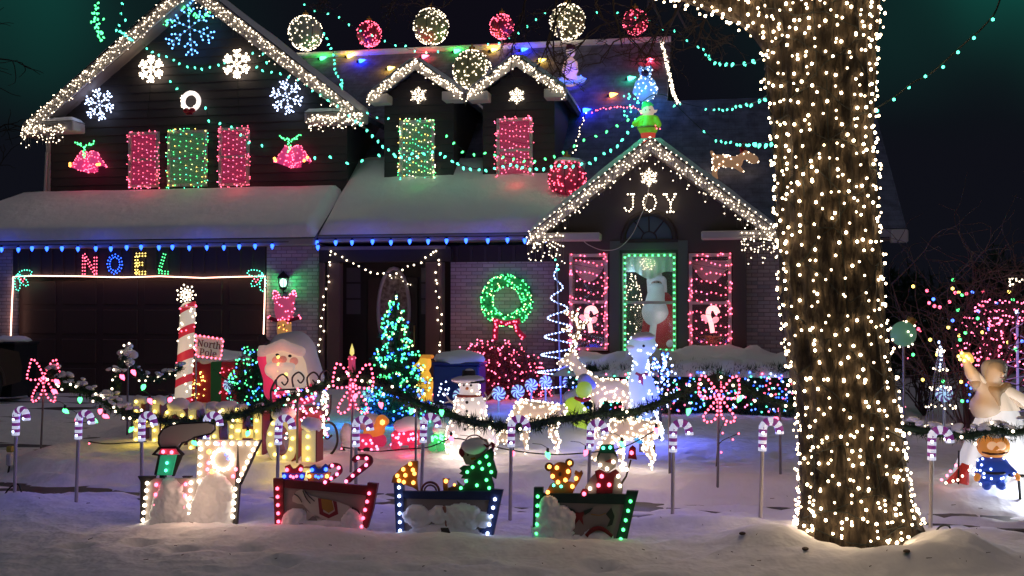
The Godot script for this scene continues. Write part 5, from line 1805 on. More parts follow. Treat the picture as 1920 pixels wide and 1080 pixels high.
	for p in along(limb, 0.009):
		var d := Vector3(rng.randfn(0, 0.3), rng.randf_range(-1.2, 0.4), rng.randf_range(-0.2, 1)).normalized()
		if rng.randf() < 0.8 and p.distance_to(limb[0]) > 0.1:
			front.append(p + d * lerpf(0.23, 0.09, clampf(p.distance_to(limb[0]) / 3.0, 0, 1)))
	var mixed := []
	while front:
		mixed.append(front.pop_at(rng.randi_range(0, front.size() - 1)))
	var third := mixed.size() / 3
	bulbs(o, mixed.slice(0, third), "h", 0.0115, true, "mini", 3.8)
	bulbs(o, mixed.slice(third, third * 2), "h", 0.0098, true, "mini", 2.8)
	bulbs(o, mixed.slice(third * 2), "h", 0.0085, false, "mini", 1.8)
	bulbs(o, back, "h", 0.009, false, "mini", 2.6)
	# the wires that carry them
	var ws := Shape.new()
	for j in range(8, grid.size() - 6, 4):
		var way := []
		for i in range(0, 73, 3):
			var jj := clampi(j + int(round(2.0 * sin(i * 0.3 + j))), 0, grid.size() - 1)
			way.append(grid[jj][i % 72] + nn[jj][i % 72] * 0.012)
		ws.tube(way, 0.0042, 0.0042, 4, false, false)
	for i in 26:
		var k := rng.randi_range(0, 71)
		var j0 := rng.randi_range(8, grid.size() - 26)
		var way := []
		for j in range(j0, j0 + rng.randi_range(8, 20), 2):
			way.append(grid[j][k] + nn[j][k] * 0.014)
		ws.tube(way, 0.0042, 0.0042, 4, false, false)
	put(o, "wires", ws, mats["wire"])
	# hanging twigs in front of the roof
	var tw := Shape.new()
	for s in [[1075, -30, -9.2, 0.95], [1045, -20, -9.3, 0.8], [1110, -40, -9.1, 0.9], [1150, -30, -9.0, 0.85], [1185, -40, -9.1, 0.9], [1225, -30, -8.9, 0.8], [1265, -20, -8.8, 0.75], [985, -40, -9.4, 0.75], [880, -40, -9.6, 0.7], [760, -60, -9.8, 0.5], [640, -60, -9.8, 0.5], [1330, -10, -8.7, 0.6]]:
		grow(tw, W(s[0], s[1], s[2]), Vector3(rng.randf_range(-0.25, 0.25), -1, rng.randf_range(-0.2, 0.2)), s[3] * 0.8, 0.0115, 3)
	for s in limb:
		if s.x < W(1300, 0, z).x:
			tw.tube([s, s + Vector3(rng.randf_range(-0.2, 0.2), 0.1, -0.4), s + Vector3(rng.randf_range(-0.3, 0.3), -0.1, -1.0)], 0.02, 0.008, 5)
	stuff(put(o, "twigs", tw, mats["dead_twig"]))
	for p in [W(1640, 400, z + 0.6), W(1600, 760, z + 0.75)]:
		lamp("big_tree", p, Color(1, 0.8, 0.5), 0.02, 0.3)

func grow(s: Shape, p: Vector3, d: Vector3, l: float, r: float, depth: int) -> void:
	var way := [p]
	var dir := d.normalized()
	var n := 6
	for i in n:
		dir = (dir + Vector3(rng.randfn(0, 0.24), rng.randfn(0, 0.2), rng.randfn(0, 0.24))).normalized()
		way.append(way[-1] + dir * l / n)
		if depth > 0 and i > 0 and rng.randf() < 0.78:
			var q := (dir + Vector3(rng.randfn(0, 0.8), rng.randfn(0, 0.55), rng.randfn(0, 0.6))).normalized()
			grow(s, way[-1], q, l * rng.randf_range(0.4, 0.65), r * 0.6, depth - 1)
	s.tube(way, r, r * 0.5, 4, false, false)

func background() -> void:
	# dark planting at the far side of the garden, and a bare tree beyond the garage
	var k := 0
	for s in [[4.2, -24, 2.1], [6.4, -26, 2.6], [8.8, -25, 2.3], [11.5, -27, 2.9], [14.5, -28, 2.6], [17.5, -28, 3.2], [-17.5, -29, 3.0], [-21.5, -30, 3.6], [-26, -31, 3.2]]:
		var p := on_ground(s[0], s[1])
		var o := thing("evergreen_shrub", "dark unlit evergreen in the row behind the garden, %s" % ["nearest the house end", "second from the house", "third from the house", "fourth from the house", "fifth from the house", "farthest at the edge of view", "just beyond the garage", "tallest one beyond the garage", "farthest out beyond the garage"][k], "shrub", p, "dark evergreens behind the garden")
		put(o, "stem", Shape.new().tube([p, p + Vector3(0, s[2] * 0.6, 0)], 0.08, 0.03, 6), mats["dead_twig"])
		var ts := []
		for i in 900:
			var d := Vector3(rng.randfn(), absf(rng.randfn()), rng.randfn()).normalized() * pow(rng.randf(), 0.4)
			ts.append(Transform3D(Basis.from_euler(Vector3(rng.randf() * TAU, rng.randf() * TAU, 0)), p + Vector3(d.x * 1.35, 0.15 + d.y * s[2] * (0.85 + 0.25 * rng.randf()), d.z * 0.9)))
		many(o, "foliage", tuft(0.28, 9), mats["needles"], ts)
		k += 1
	var t := on_ground(-19.5, -24)
	var bt := thing("bare_tree", "thin bare tree rising in the dark beyond the garage", "tree", t)
	var tr := Shape.new().tube([t, t + Vector3(0.2, 3, 0.2), t + Vector3(0.5, 6, 0.9), t + Vector3(0.9, 8.5, 1.5)], 0.16, 0.05, 8)
	put(bt, "trunk", tr, mats["dead_twig"])
	var bw := Shape.new()
	for i in 12:
		grow(bw, t + Vector3(0.2 + 0.05 * i, 2.8 + 0.45 * i, 0.4 + 0.08 * i), Vector3(rng.randfn(0, 1), 0.8, rng.randfn(0, 1)), 2.2, 0.035, 2)
	# the branch over the hanging green cluster
	bw.tube(smooth([t + Vector3(0.7, 7.0, 1.0), W(60, -160, -17), W(180, -120, -15.0), W(260, -60, -15.4)], 4), 0.05, 0.02, 6)
	stuff(put(bt, "twigs", bw, mats["dead_twig"]))

# ---------------------------------------------------------------- further back in the yard
func sprinkle(lo: Vector3, hi: Vector3, n: int) -> Array:
	var out := []
	for i in n:
		out.append(Vector3(rng.randf_range(lo.x, hi.x), rng.randf_range(lo.y, hi.y), rng.randf_range(lo.z, hi.z)))
	return out

func lollipop(px: float, py: float, z: float, r: float, label: String, proto: Node3D) -> Node3D:
	var c := W(px, py, z)
	var g := H(c.x, c.z)
	if proto:
		var k := copy(proto, label, c)
		return k
	var o := thing("lollipop_light", label, "lollipop decoration", c, "swirl lollipops along the bed")
	var light := Shape.new()
	var dark := Shape.new()
	var n := 16
	for i in n:
		var s := light if i % 2 == 0 else dark
		for j in 5:
			var q := []
			for e in [[i, j], [i + 1, j], [i + 1, j + 1], [i, j + 1]]:
				var rr: float = 0.02 + (r - 0.02) * e[1] / 5.0
				var a: float = TAU * e[0] / n + 0.75 * e[1] / 5.0
				q.append(Vector3(cos(a) * rr, sin(a) * rr, 0.03 * sqrt(maxf(0.0, 1.0 - pow(float(e[1]) / 5.0, 2)))))
			for side in [1.0, -1.0]:
				var f := Vector3(1, 1, side)
				s.quad(q[0] * f, q[1] * f, q[2] * f, q[3] * f, Vector3(0, 0, side))
	light.ball(Vector3.ZERO, Vector3(0.024, 0.024, 0.034), Basis(), 10, 6)
	part(o, "glowing_swirl", light, glow("lolly_light", Color(0.42, 0.72, 1.0), 0.85, Color(0.4, 0.5, 0.6)))
	part(o, "dark_swirl", dark, glow("lolly_dark", Color(0.22, 0.12, 0.55), 0.3, Color(0.15, 0.06, 0.25)))
	part(o, "stick", Shape.new().tube([Vector3(0, -r, 0), Vector3(0, -r - 0.6, 0)], 0.016, 0.016, 6), glow("lolly_stick_glow", Color(0.5, 0.6, 0.85), 0.12, Color(0.5, 0.52, 0.6)))
	return o

func lit_bush(nm: String, label: String, p: Vector3, r: Vector3, cols: Array, n: int, br: float, leafy: int, m: Material, single := false) -> Node3D:
	var o := thing(nm, label, "lit shrub", p)
	var tw := Shape.new()
	for i in 26:
		var a := rng.randf() * TAU
		var d := Vector3(cos(a) * r.x * 0.8, r.y * rng.randf_range(0.7, 1.1), sin(a) * r.z * 0.8)
		grow(tw, p, d, d.length() * (0.6 if leafy else 0.9), 0.012, 1)
	stuff(put(o, "twigs", tw, mats["dead_twig"]))
	if leafy:
		var ts := []
		for i in leafy:
			var d := Vector3(rng.randfn(), absf(rng.randfn()), rng.randfn()).normalized() * pow(rng.randf(), 0.35)
			ts.append(Transform3D(Basis.from_euler(Vector3(rng.randf() * TAU, rng.randf() * TAU, 0)), p + d * r))
		many(o, "foliage", tuft(0.1, 8), m, ts)
	var sets := {}
	for i in n:
		var d := Vector3(rng.randfn(), absf(rng.randfn()) * 0.9, rng.randfn() * 0.8 + 0.45).normalized() * rng.randf_range(0.86, 1.05)
		var k: String = cols[rng.randi_range(0, cols.size() - 1)]
		if not sets.has(k):
			sets[k] = []
		sets[k].append(p + d * r + Vector3(0, 0.03, 0))
	for k in sets:
		bulbs(o, sets[k], k, br, single)
	return o

func bow(label: String, px: float, py: float, z: float, s: float) -> void:
	# a wire bow of red bulbs on a stake
	var g := B(px - 4, z)
	var c := W(px, py, z)
	var o := thing("bow_light", label, "lit bow", g, "red lit bows on stakes")
	var k := s * (W(px + 1, py, z).x - c.x)
	var loops := []
	for e in [-1.0, 1.0]:
		loops.append([Vector2(0, 2), Vector2(e * 14, 22), Vector2(e * 27, 34), Vector2(e * 33, 18), Vector2(e * 30, -2), Vector2(e * 14, -4), Vector2(0, 2)])
		loops.append([Vector2(0, 0), Vector2(e * 12, -16), Vector2(e * 26, -36), Vector2(e * 18, -44), Vector2(e * 5, -36), Vector2(e * 2, -12), Vector2(0, 0)])
	var f := Shape.new()
	var pts := []
	for l in loops:
		var way := []
		for v in l:
			way.append(c + Vector3(v.x * k, v.y * k, 0.03 * sin(v.x)))
		way = smooth(way, 4)
		f.tube(way, 0.004, 0.004, 4)
		pts.append_array(along(way, 7.5 * k))
	put(o, "frame", f, mats["wire"])
	bulbs(o, pts, "r", 0.0125)
	put(o, "stake", Shape.new().tube([g + Vector3(0, -0.1, 0), c + Vector3(0, 0.05, -0.01)], 0.012, 0.01, 6), mat("stake_grey", Color(0.16, 0.15, 0.16), 0.5, 0.3))

func garland(label: String, way: Array, r: float, dense: float, bulb_gap: float, clumps := 0) -> void:
	way = smooth(way, 8)
	var o := thing("fir_garland", label, "garland", way[0], "fir garlands along the yard")
	put(o, "rope", Shape.new().tube(way, r * 0.35, r * 0.35, 6), mats["needles"])
	var ts := []
	for p in along(way, dense):
		for i in 5:
			var d := Vector3(rng.randfn(), rng.randfn(), rng.randfn()).normalized() * r * rng.randf_range(0.2, 0.75)
			ts.append(Transform3D(Basis.from_euler(Vector3(rng.randf() * TAU, rng.randf() * TAU, 0)).scaled(Vector3.ONE * rng.randf_range(0.7, 1.25)), p + d))
	many(o, "needles", tuft(r * 0.9, 9), mats["needles"], ts)
	var lights := []
	for p in along(way, bulb_gap):
		if rng.randf() < 0.75:
			lights.append(p + Vector3(rng.randf_range(-0.02, 0.02), rng.randf_range(-r, r * 0.9), r * rng.randf_range(0.5, 1.0)))
	bulbs(o, lights, "w", 0.014, true)
	if clumps:
		var sn := Shape.new()
		for i in clumps:
			var p: Vector3 = way[int((i + 0.5) * way.size() / clumps)]
			var k := rng.randf_range(0.7, 1.4)
			for e in 5:
				sn.add(cap(p + Vector3(rng.randfn(0, 0.045), r * 0.8 + rng.randfn(0, 0.014), rng.randfn(0, 0.025)), Vector3(0.04, 0.02, 0.03) * k * rng.randf_range(0.6, 1.2), Basis(Vector3.BACK, rng.randf_range(-0.6, 0.6))), Transform3D())
		stuff(put(o, "snow_clumps", sn, mats["snow"]))

func gift(nm: String, label: String, p: Vector3, size: Vector3, m: Material, ribbon: Material, turn := 0.0) -> Node3D:
	var o := thing(nm, label, "gift box", p)
	o.rotation.y = turn
	part(o, "box", Shape.new().box(Vector3(0, size.y / 2, 0), size, Transform3D(), 0.012), m)
	if ribbon:
		part(o, "ribbon", Shape.new().box(Vector3(size.x * 0.12, size.y / 2, 0), Vector3(size.x * 0.2, size.y + 0.012, size.z + 0.012)), ribbon)
	return o

func yard_back() -> void:
	car()
	# bin beside the car
	var p := B(22, -17.4)
	var bn := thing("wheelie_bin", "dark wheelie bin with snow on its lid beside the garage door", "bin", p)
	part(bn, "bin_body", Shape.new().prism(PackedVector2Array([Vector2(-0.24, 0.05), Vector2(0.24, 0.05), Vector2(0.3, 0.98), Vector2(-0.3, 0.98)]), -0.33, 0.33), mat("bin_plastic", Color(0.015, 0.017, 0.025), 0.5))
	part(bn, "lid", Shape.new().box(Vector3(0, 1.01, 0), Vector3(0.66, 0.06, 0.74), Transform3D(), 0.02), mats["bin_plastic"])
	part(bn, "wheel", Shape.new().lathe([Vector2(0, -0.03), Vector2(0.1, -0.03), Vector2(0.1, 0.03), Vector2(0, 0.03)], Vector3(0.24, 0.1, -0.25), 12, Basis(Vector3.BACK, PI / 2)), mats["bin_plastic"])
	part(bn, "wheel", Shape.new().lathe([Vector2(0, -0.03), Vector2(0.1, -0.03), Vector2(0.1, 0.03), Vector2(0, 0.03)], Vector3(-0.24, 0.1, -0.25), 12, Basis(Vector3.BACK, PI / 2)), mats["bin_plastic"])
	part(bn, "snow_cap", cap(Vector3(0, 1.05, 0), Vector3(0.33, 0.09, 0.37)), mats["snow"])
	north_pole()
	# large wrapped box by the pole
	p = B(413, -15.9)
	var s := X(462, -15.9) - X(365, -15.9)
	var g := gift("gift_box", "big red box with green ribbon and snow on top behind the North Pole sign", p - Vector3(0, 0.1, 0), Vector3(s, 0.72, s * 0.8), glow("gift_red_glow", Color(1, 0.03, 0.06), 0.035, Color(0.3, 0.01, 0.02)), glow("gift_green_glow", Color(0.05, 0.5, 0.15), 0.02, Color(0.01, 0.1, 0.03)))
	part(g, "snow_cap", cap(Vector3(0, 0.76, 0), Vector3(s * 0.56, 0.13, s * 0.45)), mats["snow"])
	var f := p + Vector3(0, 0, s * 0.4 + 0.02)
	bulbs(g, sprinkle(f + Vector3(-s * 0.48, 0.05, 0), f + Vector3(-s * 0.06, 0.5, 0.02), 46), "y", 0.011)
	bulbs(g, sprinkle(f + Vector3(s * 0.2, 0.05, 0), f + Vector3(s * 0.48, 0.55, 0.02), 16), "r", 0.011)
	# shrub full of green lights
	p = B(470, -14.2)
	lit_bush("lit_shrub", "rounded wire shrub of green and blue lights between red box and sleigh", p, Vector3(0.34, 0.92, 0.3), ["g", "t", "g", "b", "t", "g"], 130, 0.012, 500, mats["needles"])
	lit_bush("lit_shrub", "low mound of teal lights behind the giant lit letters", B(500, -12.9), Vector3(0.3, 0.5, 0.25), ["t", "s", "t", "g"], 70, 0.012, 300, mats["needles"])
	toy_soldier()
	santa_blow_mold()
	sleigh()
	# candle
	p = B(660, -15.0)
	var top := W(660, 688, -15.0)
	var fl := W(660, 668, -15.0)
	var cd := thing("candle_light", "tall glowing red candle with yellow flame behind the middle red bow", "candle decoration", p)
	put(cd, "glowing_candle", Shape.new().lathe([Vector2(0.05, 0), Vector2(0.052, fl.y - p.y), Vector2(0.03, fl.y - p.y + 0.005), Vector2(0, fl.y - p.y + 0.005)], p, 12), glowing("candle", Color(1, 0.08, 0.2), 0.4))
	put(cd, "flame", Shape.new().lathe([Vector2(0, 0), Vector2(0.035, 0.04), Vector2(0.03, 0.1), Vector2(0, 0.19)], fl, 10), glow("flame_glow", Color(1, 0.8, 0.15), 0.9))
	bulbs(cd, surf(Shape.new().lathe([Vector2(0.056, 0), Vector2(0.056, fl.y - p.y)], p, 10), 24), "r", 0.012)
	christmas_tree()
	# golden figure by the porch
	p = B(798, -16.6)
	var gf := thing("golden_figure_light", "small golden lit toy figure beside the porch post", "lawn figure", p)
	var hd := W(797, 684, -16.6)
	var gs := blob([[p, Vector3(p.x, hd.y - 0.32, p.z), 0.1, 0.12], [Vector3(p.x, hd.y - 0.3, p.z), Vector3(p.x, hd.y - 0.18, p.z), 0.12, 0.09], [hd, hd + Vector3(0, 0.05, 0), 0.1, 0.1], [hd + Vector3(-0.08, 0.0, 0.05), hd + Vector3(-0.15, -0.03, 0.07), 0.05, 0.04]], 0.02, 0.05)
	put(gf, "glowing_body", gs, glowing("gold", Color(1, 0.62, 0.06), 0.65))
	put(gf, "hat", Shape.new().box(hd + Vector3(0.03, 0.13, 0), Vector3(0.2, 0.06, 0.18), Transform3D(), 0.02), glowing("goldhat", Color(1, 0.45, 0.05), 0.35))
	bulbs(gf, surf(gs, 40, 0.006), "y", 0.012)
	# blue box
	p = B(862, -15.8)
	s = X(905, -15.8) - X(820, -15.8)
	var bb := thing("blue_box", "dark blue storage box under a thick pillow of snow behind the snowman", "storage box", p)
	part(bb, "box", Shape.new().box(Vector3(0, 0.27, 0), Vector3(s, 0.7, 0.5), Transform3D(), 0.02), mat("blue_paint", Color(0.02, 0.03, 0.2), 0.4))
	part(bb, "lid", Shape.new().box(Vector3(0, 0.64, 0), Vector3(s + 0.04, 0.05, 0.54), Transform3D(), 0.015), mats["blue_paint"])
	part(bb, "snow_cap", cap(Vector3(0, 0.7, 0), Vector3(s * 0.54, 0.13, 0.3)), mats["snow"])
	# pink bush
	p = B(925, -17.3)
	lit_bush("lit_shrub", "wide evergreen shrub glowing with pink red lights under the wall wreath", p, Vector3(1.0, 0.92, 0.6), ["r", "r", "p"], 330, 0.0135, 3000, mat("brown_needles", Color(0.12, 0.07, 0.06), 0.8))
	lamp("lit_shrub", p + Vector3(0, 0.75, 0.95), Color(1, 0.1, 0.3), 0.3, 0.25)
	hedge()
	# lollipops
	var proto: Node3D = null
	for l in [[430, 722, -14.6, "near the shrub of green lights"], [690, 742, -14.6, "under the middle red bow"], [862, 742, -14.3, "half hidden behind the snowman"], [935, 738, -14.6, "just right of the snowman"], [971, 734, -15.2, "second beyond the snowman"], [996, 722, -16.0, "small one below the spiral tree"], [1023, 716, -16.2, "at the foot of the spiral tree"], [1067, 716, -16.2, "just past the spiral tree pole"], [1181, 713, -15.6, "before the tall pale blue figure"], [1214, 714, -15.6, "behind the blue light tree"], [1770, 738, -13.2, "alone beyond the big trunk"]]:
		var o := lollipop(l[0], l[1], l[2], 0.1, "blue and white swirl lollipop on a stick %s" % l[3], proto)
		if proto == null:
			proto = o
		if l[0] > 900 and l[0] < 1300:
			lamp("lollipop", W(l[0], l[1], l[2] + 0.25), Color(0.3, 0.4, 1.0), 0.07, 0.1)
	spiral_tree()

func car() -> void:
	var o := thing("parked_car", "brown parked car end with dark wheel at the edge of the driveway", "car", Vector3(-12.75, 0.03, -14.6))
	var paint := mat("car_paint", Color(0.1, 0.07, 0.055), 0.3, 0.3)
	var prof := PackedVector2Array([Vector2(-2.25, 0.35), Vector2(-2.3, 0.6), Vector2(-2.2, 0.88), Vector2(-1.5, 1.0), Vector2(-0.75, 1.42), Vector2(0.7, 1.45), Vector2(1.35, 1.02), Vector2(2.1, 0.9), Vector2(2.25, 0.65), Vector2(2.2, 0.35), Vector2(1.75, 0.3), Vector2(1.65, 0.55), Vector2(1.4, 0.68), Vector2(1.15, 0.55), Vector2(1.05, 0.28), Vector2(-1.05, 0.28), Vector2(-1.15, 0.55), Vector2(-1.4, 0.68), Vector2(-1.65, 0.55), Vector2(-1.75, 0.3)])
	var xf := Transform3D(Basis(Vector3(0, 0, 1), Vector3(0, 1, 0), Vector3(1, 0, 0)), Vector3.ZERO)
	part(o, "body", Shape.new().prism(prof, -0.86, 0.86, xf), paint)
	var win := PackedVector2Array([Vector2(-1.35, 1.0), Vector2(-0.72, 1.36), Vector2(0.66, 1.39), Vector2(1.2, 1.02)])
	part(o, "window", Shape.new().prism(win, -0.868, 0.868, xf), mat("car_glass", Color(0.02, 0.02, 0.025), 0.1))
	for x in [-0.8, 0.8]:
		for z in [-1.4, 1.4]:
			var w := part(o, "wheel", Shape.new().lathe([Vector2(0.2, -0.1), Vector2(0.31, -0.1), Vector2(0.34, -0.06), Vector2(0.34, 0.06), Vector2(0.31, 0.1), Vector2(0.2, 0.1)], Vector3.ZERO, 24, Basis(Vector3.BACK, PI / 2)), mat("tyre", Color(0.015, 0.015, 0.016), 0.8), Vector3(x, 0.34, z))
			part(w, "rim", Shape.new().lathe([Vector2(0, 0.06), Vector2(0.19, 0.08), Vector2(0.21, 0.1), Vector2(0.21, -0.1), Vector2(0, -0.06)], Vector3.ZERO, 16, Basis(Vector3.BACK, -PI / 2)), mat("rim_metal", Color(0.12, 0.12, 0.13), 0.35, 0.8))
			var arch := arc(Vector3(signf(x) * 0.865, 0.34, z), 0.39, 0, PI, 14, Vector3.BACK, Vector3.UP)
			part(o, "wheel_arch", Shape.new().tube(arch, 0.035, 0.035, 6), paint)
	for x in [-0.6, 0.6]:
		part(o, "tail_lamp", Shape.new().box(Vector3(x, 0.75, -2.27), Vector3(0.3, 0.14, 0.06), Transform3D(), 0.02), mat("lamp_red", Color(0.2, 0.01, 0.01), 0.2))
	part(o, "bumper", Shape.new().box(Vector3(0, 0.45, -2.3), Vector3(1.68, 0.2, 0.1), Transform3D(), 0.04), paint)
	part(o, "bumper", Shape.new().box(Vector3(0, 0.45, 2.25), Vector3(1.68, 0.2, 0.1), Transform3D(), 0.04), paint)
	part(o, "snow_cap", cap(Vector3(0, 1.46, -0.05), Vector3(0.75, 0.08, 0.75)), mats["snow"])

func north_pole() -> void:
	var z := -14.4
	var a := B(343, z)
	var b := W(353, 572, z)
	var o := thing("north_pole_light", "tall red and cream striped lit pole with a star burst on top", "striped pole", a)
	var r := 0.115
	var wh := Shape.new()
	var rd := Shape.new()
	var n := 66
	var turns := 3.0 * (b.y - a.y) / 1.5
	for i in n:
		for k in 20:
			var p := []
			var m := []
			for e in [[i, k], [i, k + 1], [i + 1, k + 1], [i + 1, k]]:
				var d := Vector3(cos(TAU * e[1] / 20), 0, sin(TAU * e[1] / 20))
				var low: float = TAU * e[1] / 20.0
				p.append(a.lerp(b, float(e[0]) / n) + d * r * lerpf(1.08, 0.95, float(e[0]) / n) + Vector3(0, 0.055 * cos(low), 0))
				m.append(d)
			var band := fposmod(float(i) / n * 4.2 + 0.1, 1.0)
			var s := rd if band < 0.36 else wh
			s.tri(p[0], p[1], p[2], m[0], m[1], m[2])
			s.tri(p[0], p[2], p[3], m[0], m[2], m[3])
	put(o, "glowing_white_band", wh, glow("pole_white", Color(1, 0.83, 0.62), 0.4, Color(0.6, 0.55, 0.5)))
	put(o, "glowing_red_band", rd, glow("pole_red", Color(1, 0.05, 0.08), 0.3, Color(0.4, 0.02, 0.03)))
	put(o, "top_cap", Shape.new().lathe([Vector2(r, 0), Vector2(r * 0.6, 0.06), Vector2(0, 0.08)], b + Vector3(0, -0.03, 0), 14), mats["pole_white"])
	bulbs(o, surf(wh, 60, 0.008), "w", 0.014, false, "mini", 0.9)
	bulbs(o, surf(rd, 30, 0.008), "r", 0.013)
	var c := W(350, 553, z)
	var st := Shape.new()
	var pts := []
	for i in 14:
		var t := TAU * i / 14
		var l := 0.12 if i % 2 else 0.15
		var e := c + Vector3(cos(t) * l, sin(t) * l, 0.02)
		st.tube([c, e], 0.006, 0.004, 4)
		pts.append(e)
		pts.append(c.lerp(e, 0.6))
		pts.append(c.lerp(e, 0.3))
	put(o, "star_frame", st, mats["white_cord"])
	bulbs(o, pts, "w", 0.013, false, "mini", 1.2)
	lamp("north_pole", (a + b) / 2 + Vector3(0, 0, 0.45), Color(1, 0.75, 0.6), 0.07, 0.2)
	# the sign
	z = -14.2
	var sg := thing("north_pole_sign", "cream sign reading North Pole edged with red bulbs on a thin post", "sign", B(368, z))
	var bd := [367, 628, 419, 636, 414, 673, 367, 668]
	put(sg, "sign_board", board(bd, z, 0.02), glow("sign_cream_glow", Color(1, 0.85, 0.7), 0.1, Color(0.6, 0.52, 0.45)))
	put(sg, "post", Shape.new().tube([B(368, z - 0.02), W(368, 628, z - 0.03)], 0.012, 0.012, 6), mats["metal"])
	var rim := Ws([367, 628, 419, 636, 414, 673, 367, 668, 367, 628], z + 0.012)
	bulbs(sg, along(rim, 0.066), "r", 0.016, true)
	var font := SystemFont.new()
	font.font_names = PackedStringArray(["Droid Serif"])
	for l in [["North", 392, 649], ["Pole", 390, 665]]:
		var tm := TextMesh.new()
		tm.font = font
		tm.text = l[0]
		tm.font_size = 64
		tm.pixel_size = 0.0021
		tm.depth = 0.006
		var w := part(sg, "lettering", tm, mat("sign_ink", Color(0.16, 0.01, 0.03), 0.7))
		w.position = W(l[1], l[2] - 3, z + 0.004) - sg.position
		w.rotation.z = -0.13

func toy_soldier() -> void:
	var z := -17.0
	var o := thing("jester_figure_light", "lit figure in a pink crown like hat with wide red brim below the lantern", "lawn figure", B(536, z))
	var g := B(536, z)
	var hd := W(533, 614, z)
	var px := 0.0088
	put(o, "glowing_head", blob([[hd + Vector3(0, -0.07, 0), hd + Vector3(0, 0.06, 0), 0.12, 0.12], [hd + Vector3(0, 0.0, 0.12), hd + Vector3(0, -0.01, 0.14), 0.025, 0.02]], 0.016, 0.03), glowing("amber", Color(1, 0.5, 0.15), 0.28))
	for s in [-1, 1]:
		put(o, "eye", Shape.new().ball(hd + Vector3(s * 0.05, 0.03, 0.115), Vector3.ONE * 0.016, Basis(), 8, 5), mats["dark"])
	var hat := Shape.new().lathe([Vector2(0.13, 0), Vector2(0.17, 0.18), Vector2(0.15, 0.36), Vector2(0.0, 0.38)], hd + Vector3(0.0, 0.13, 0), 14)
	for s in [-1.0, 1.0]:
		hat.lathe([Vector2(0.07, 0), Vector2(0.05, 0.14), Vector2(0.02, 0.2), Vector2(0, 0.2)], hd + Vector3(s * 0.12, 0.42, 0), 8, Basis(Vector3.BACK, -s * 0.25))
	put(o, "glowing_hat", hat, glowing("rose", Color(1, 0.12, 0.3), 0.3))
	var brim := Shape.new().tube([hd + Vector3(-0.26, 0.16, 0), hd + Vector3(-0.12, 0.12, 0.06), hd + Vector3(0.12, 0.12, 0.06), hd + Vector3(0.27, 0.17, 0)], 0.035, 0.035, 7)
	put(o, "brim", brim, mat("brim_red", Color(0.25, 0.01, 0.04), 0.6))
	bulbs(o, surf(hat, 75, 0.008), "p", 0.0125)
	bulbs(o, surf(brim, 18, 0.01), "r", 0.016)
	bulbs(o, surf(Shape.new().ball(hd, Vector3(0.125, 0.15, 0.125)), 30, 0.006).filter(func(p): return p.z > z), "o", 0.0115)
	put(o, "coat", blob([[Vector3(g.x, g.y + 0.5, z), Vector3(g.x, hd.y - 0.28, z), 0.2, 0.16], [Vector3(g.x - 0.1, g.y, z), Vector3(g.x - 0.08, g.y + 0.5, z), 0.08, 0.1], [Vector3(g.x + 0.1, g.y, z), Vector3(g.x + 0.08, g.y + 0.5, z), 0.08, 0.1], [Vector3(g.x - 0.18, hd.y - 0.3, z), Vector3(g.x - 0.27, hd.y - 0.75, z + 0.05), 0.07, 0.06], [Vector3(g.x + 0.18, hd.y - 0.3, z), Vector3(g.x + 0.27, hd.y - 0.75, z + 0.05), 0.07, 0.06]], 0.03, 0.06), mat("coat_gold", Color(0.3, 0.15, 0.04), 0.7))

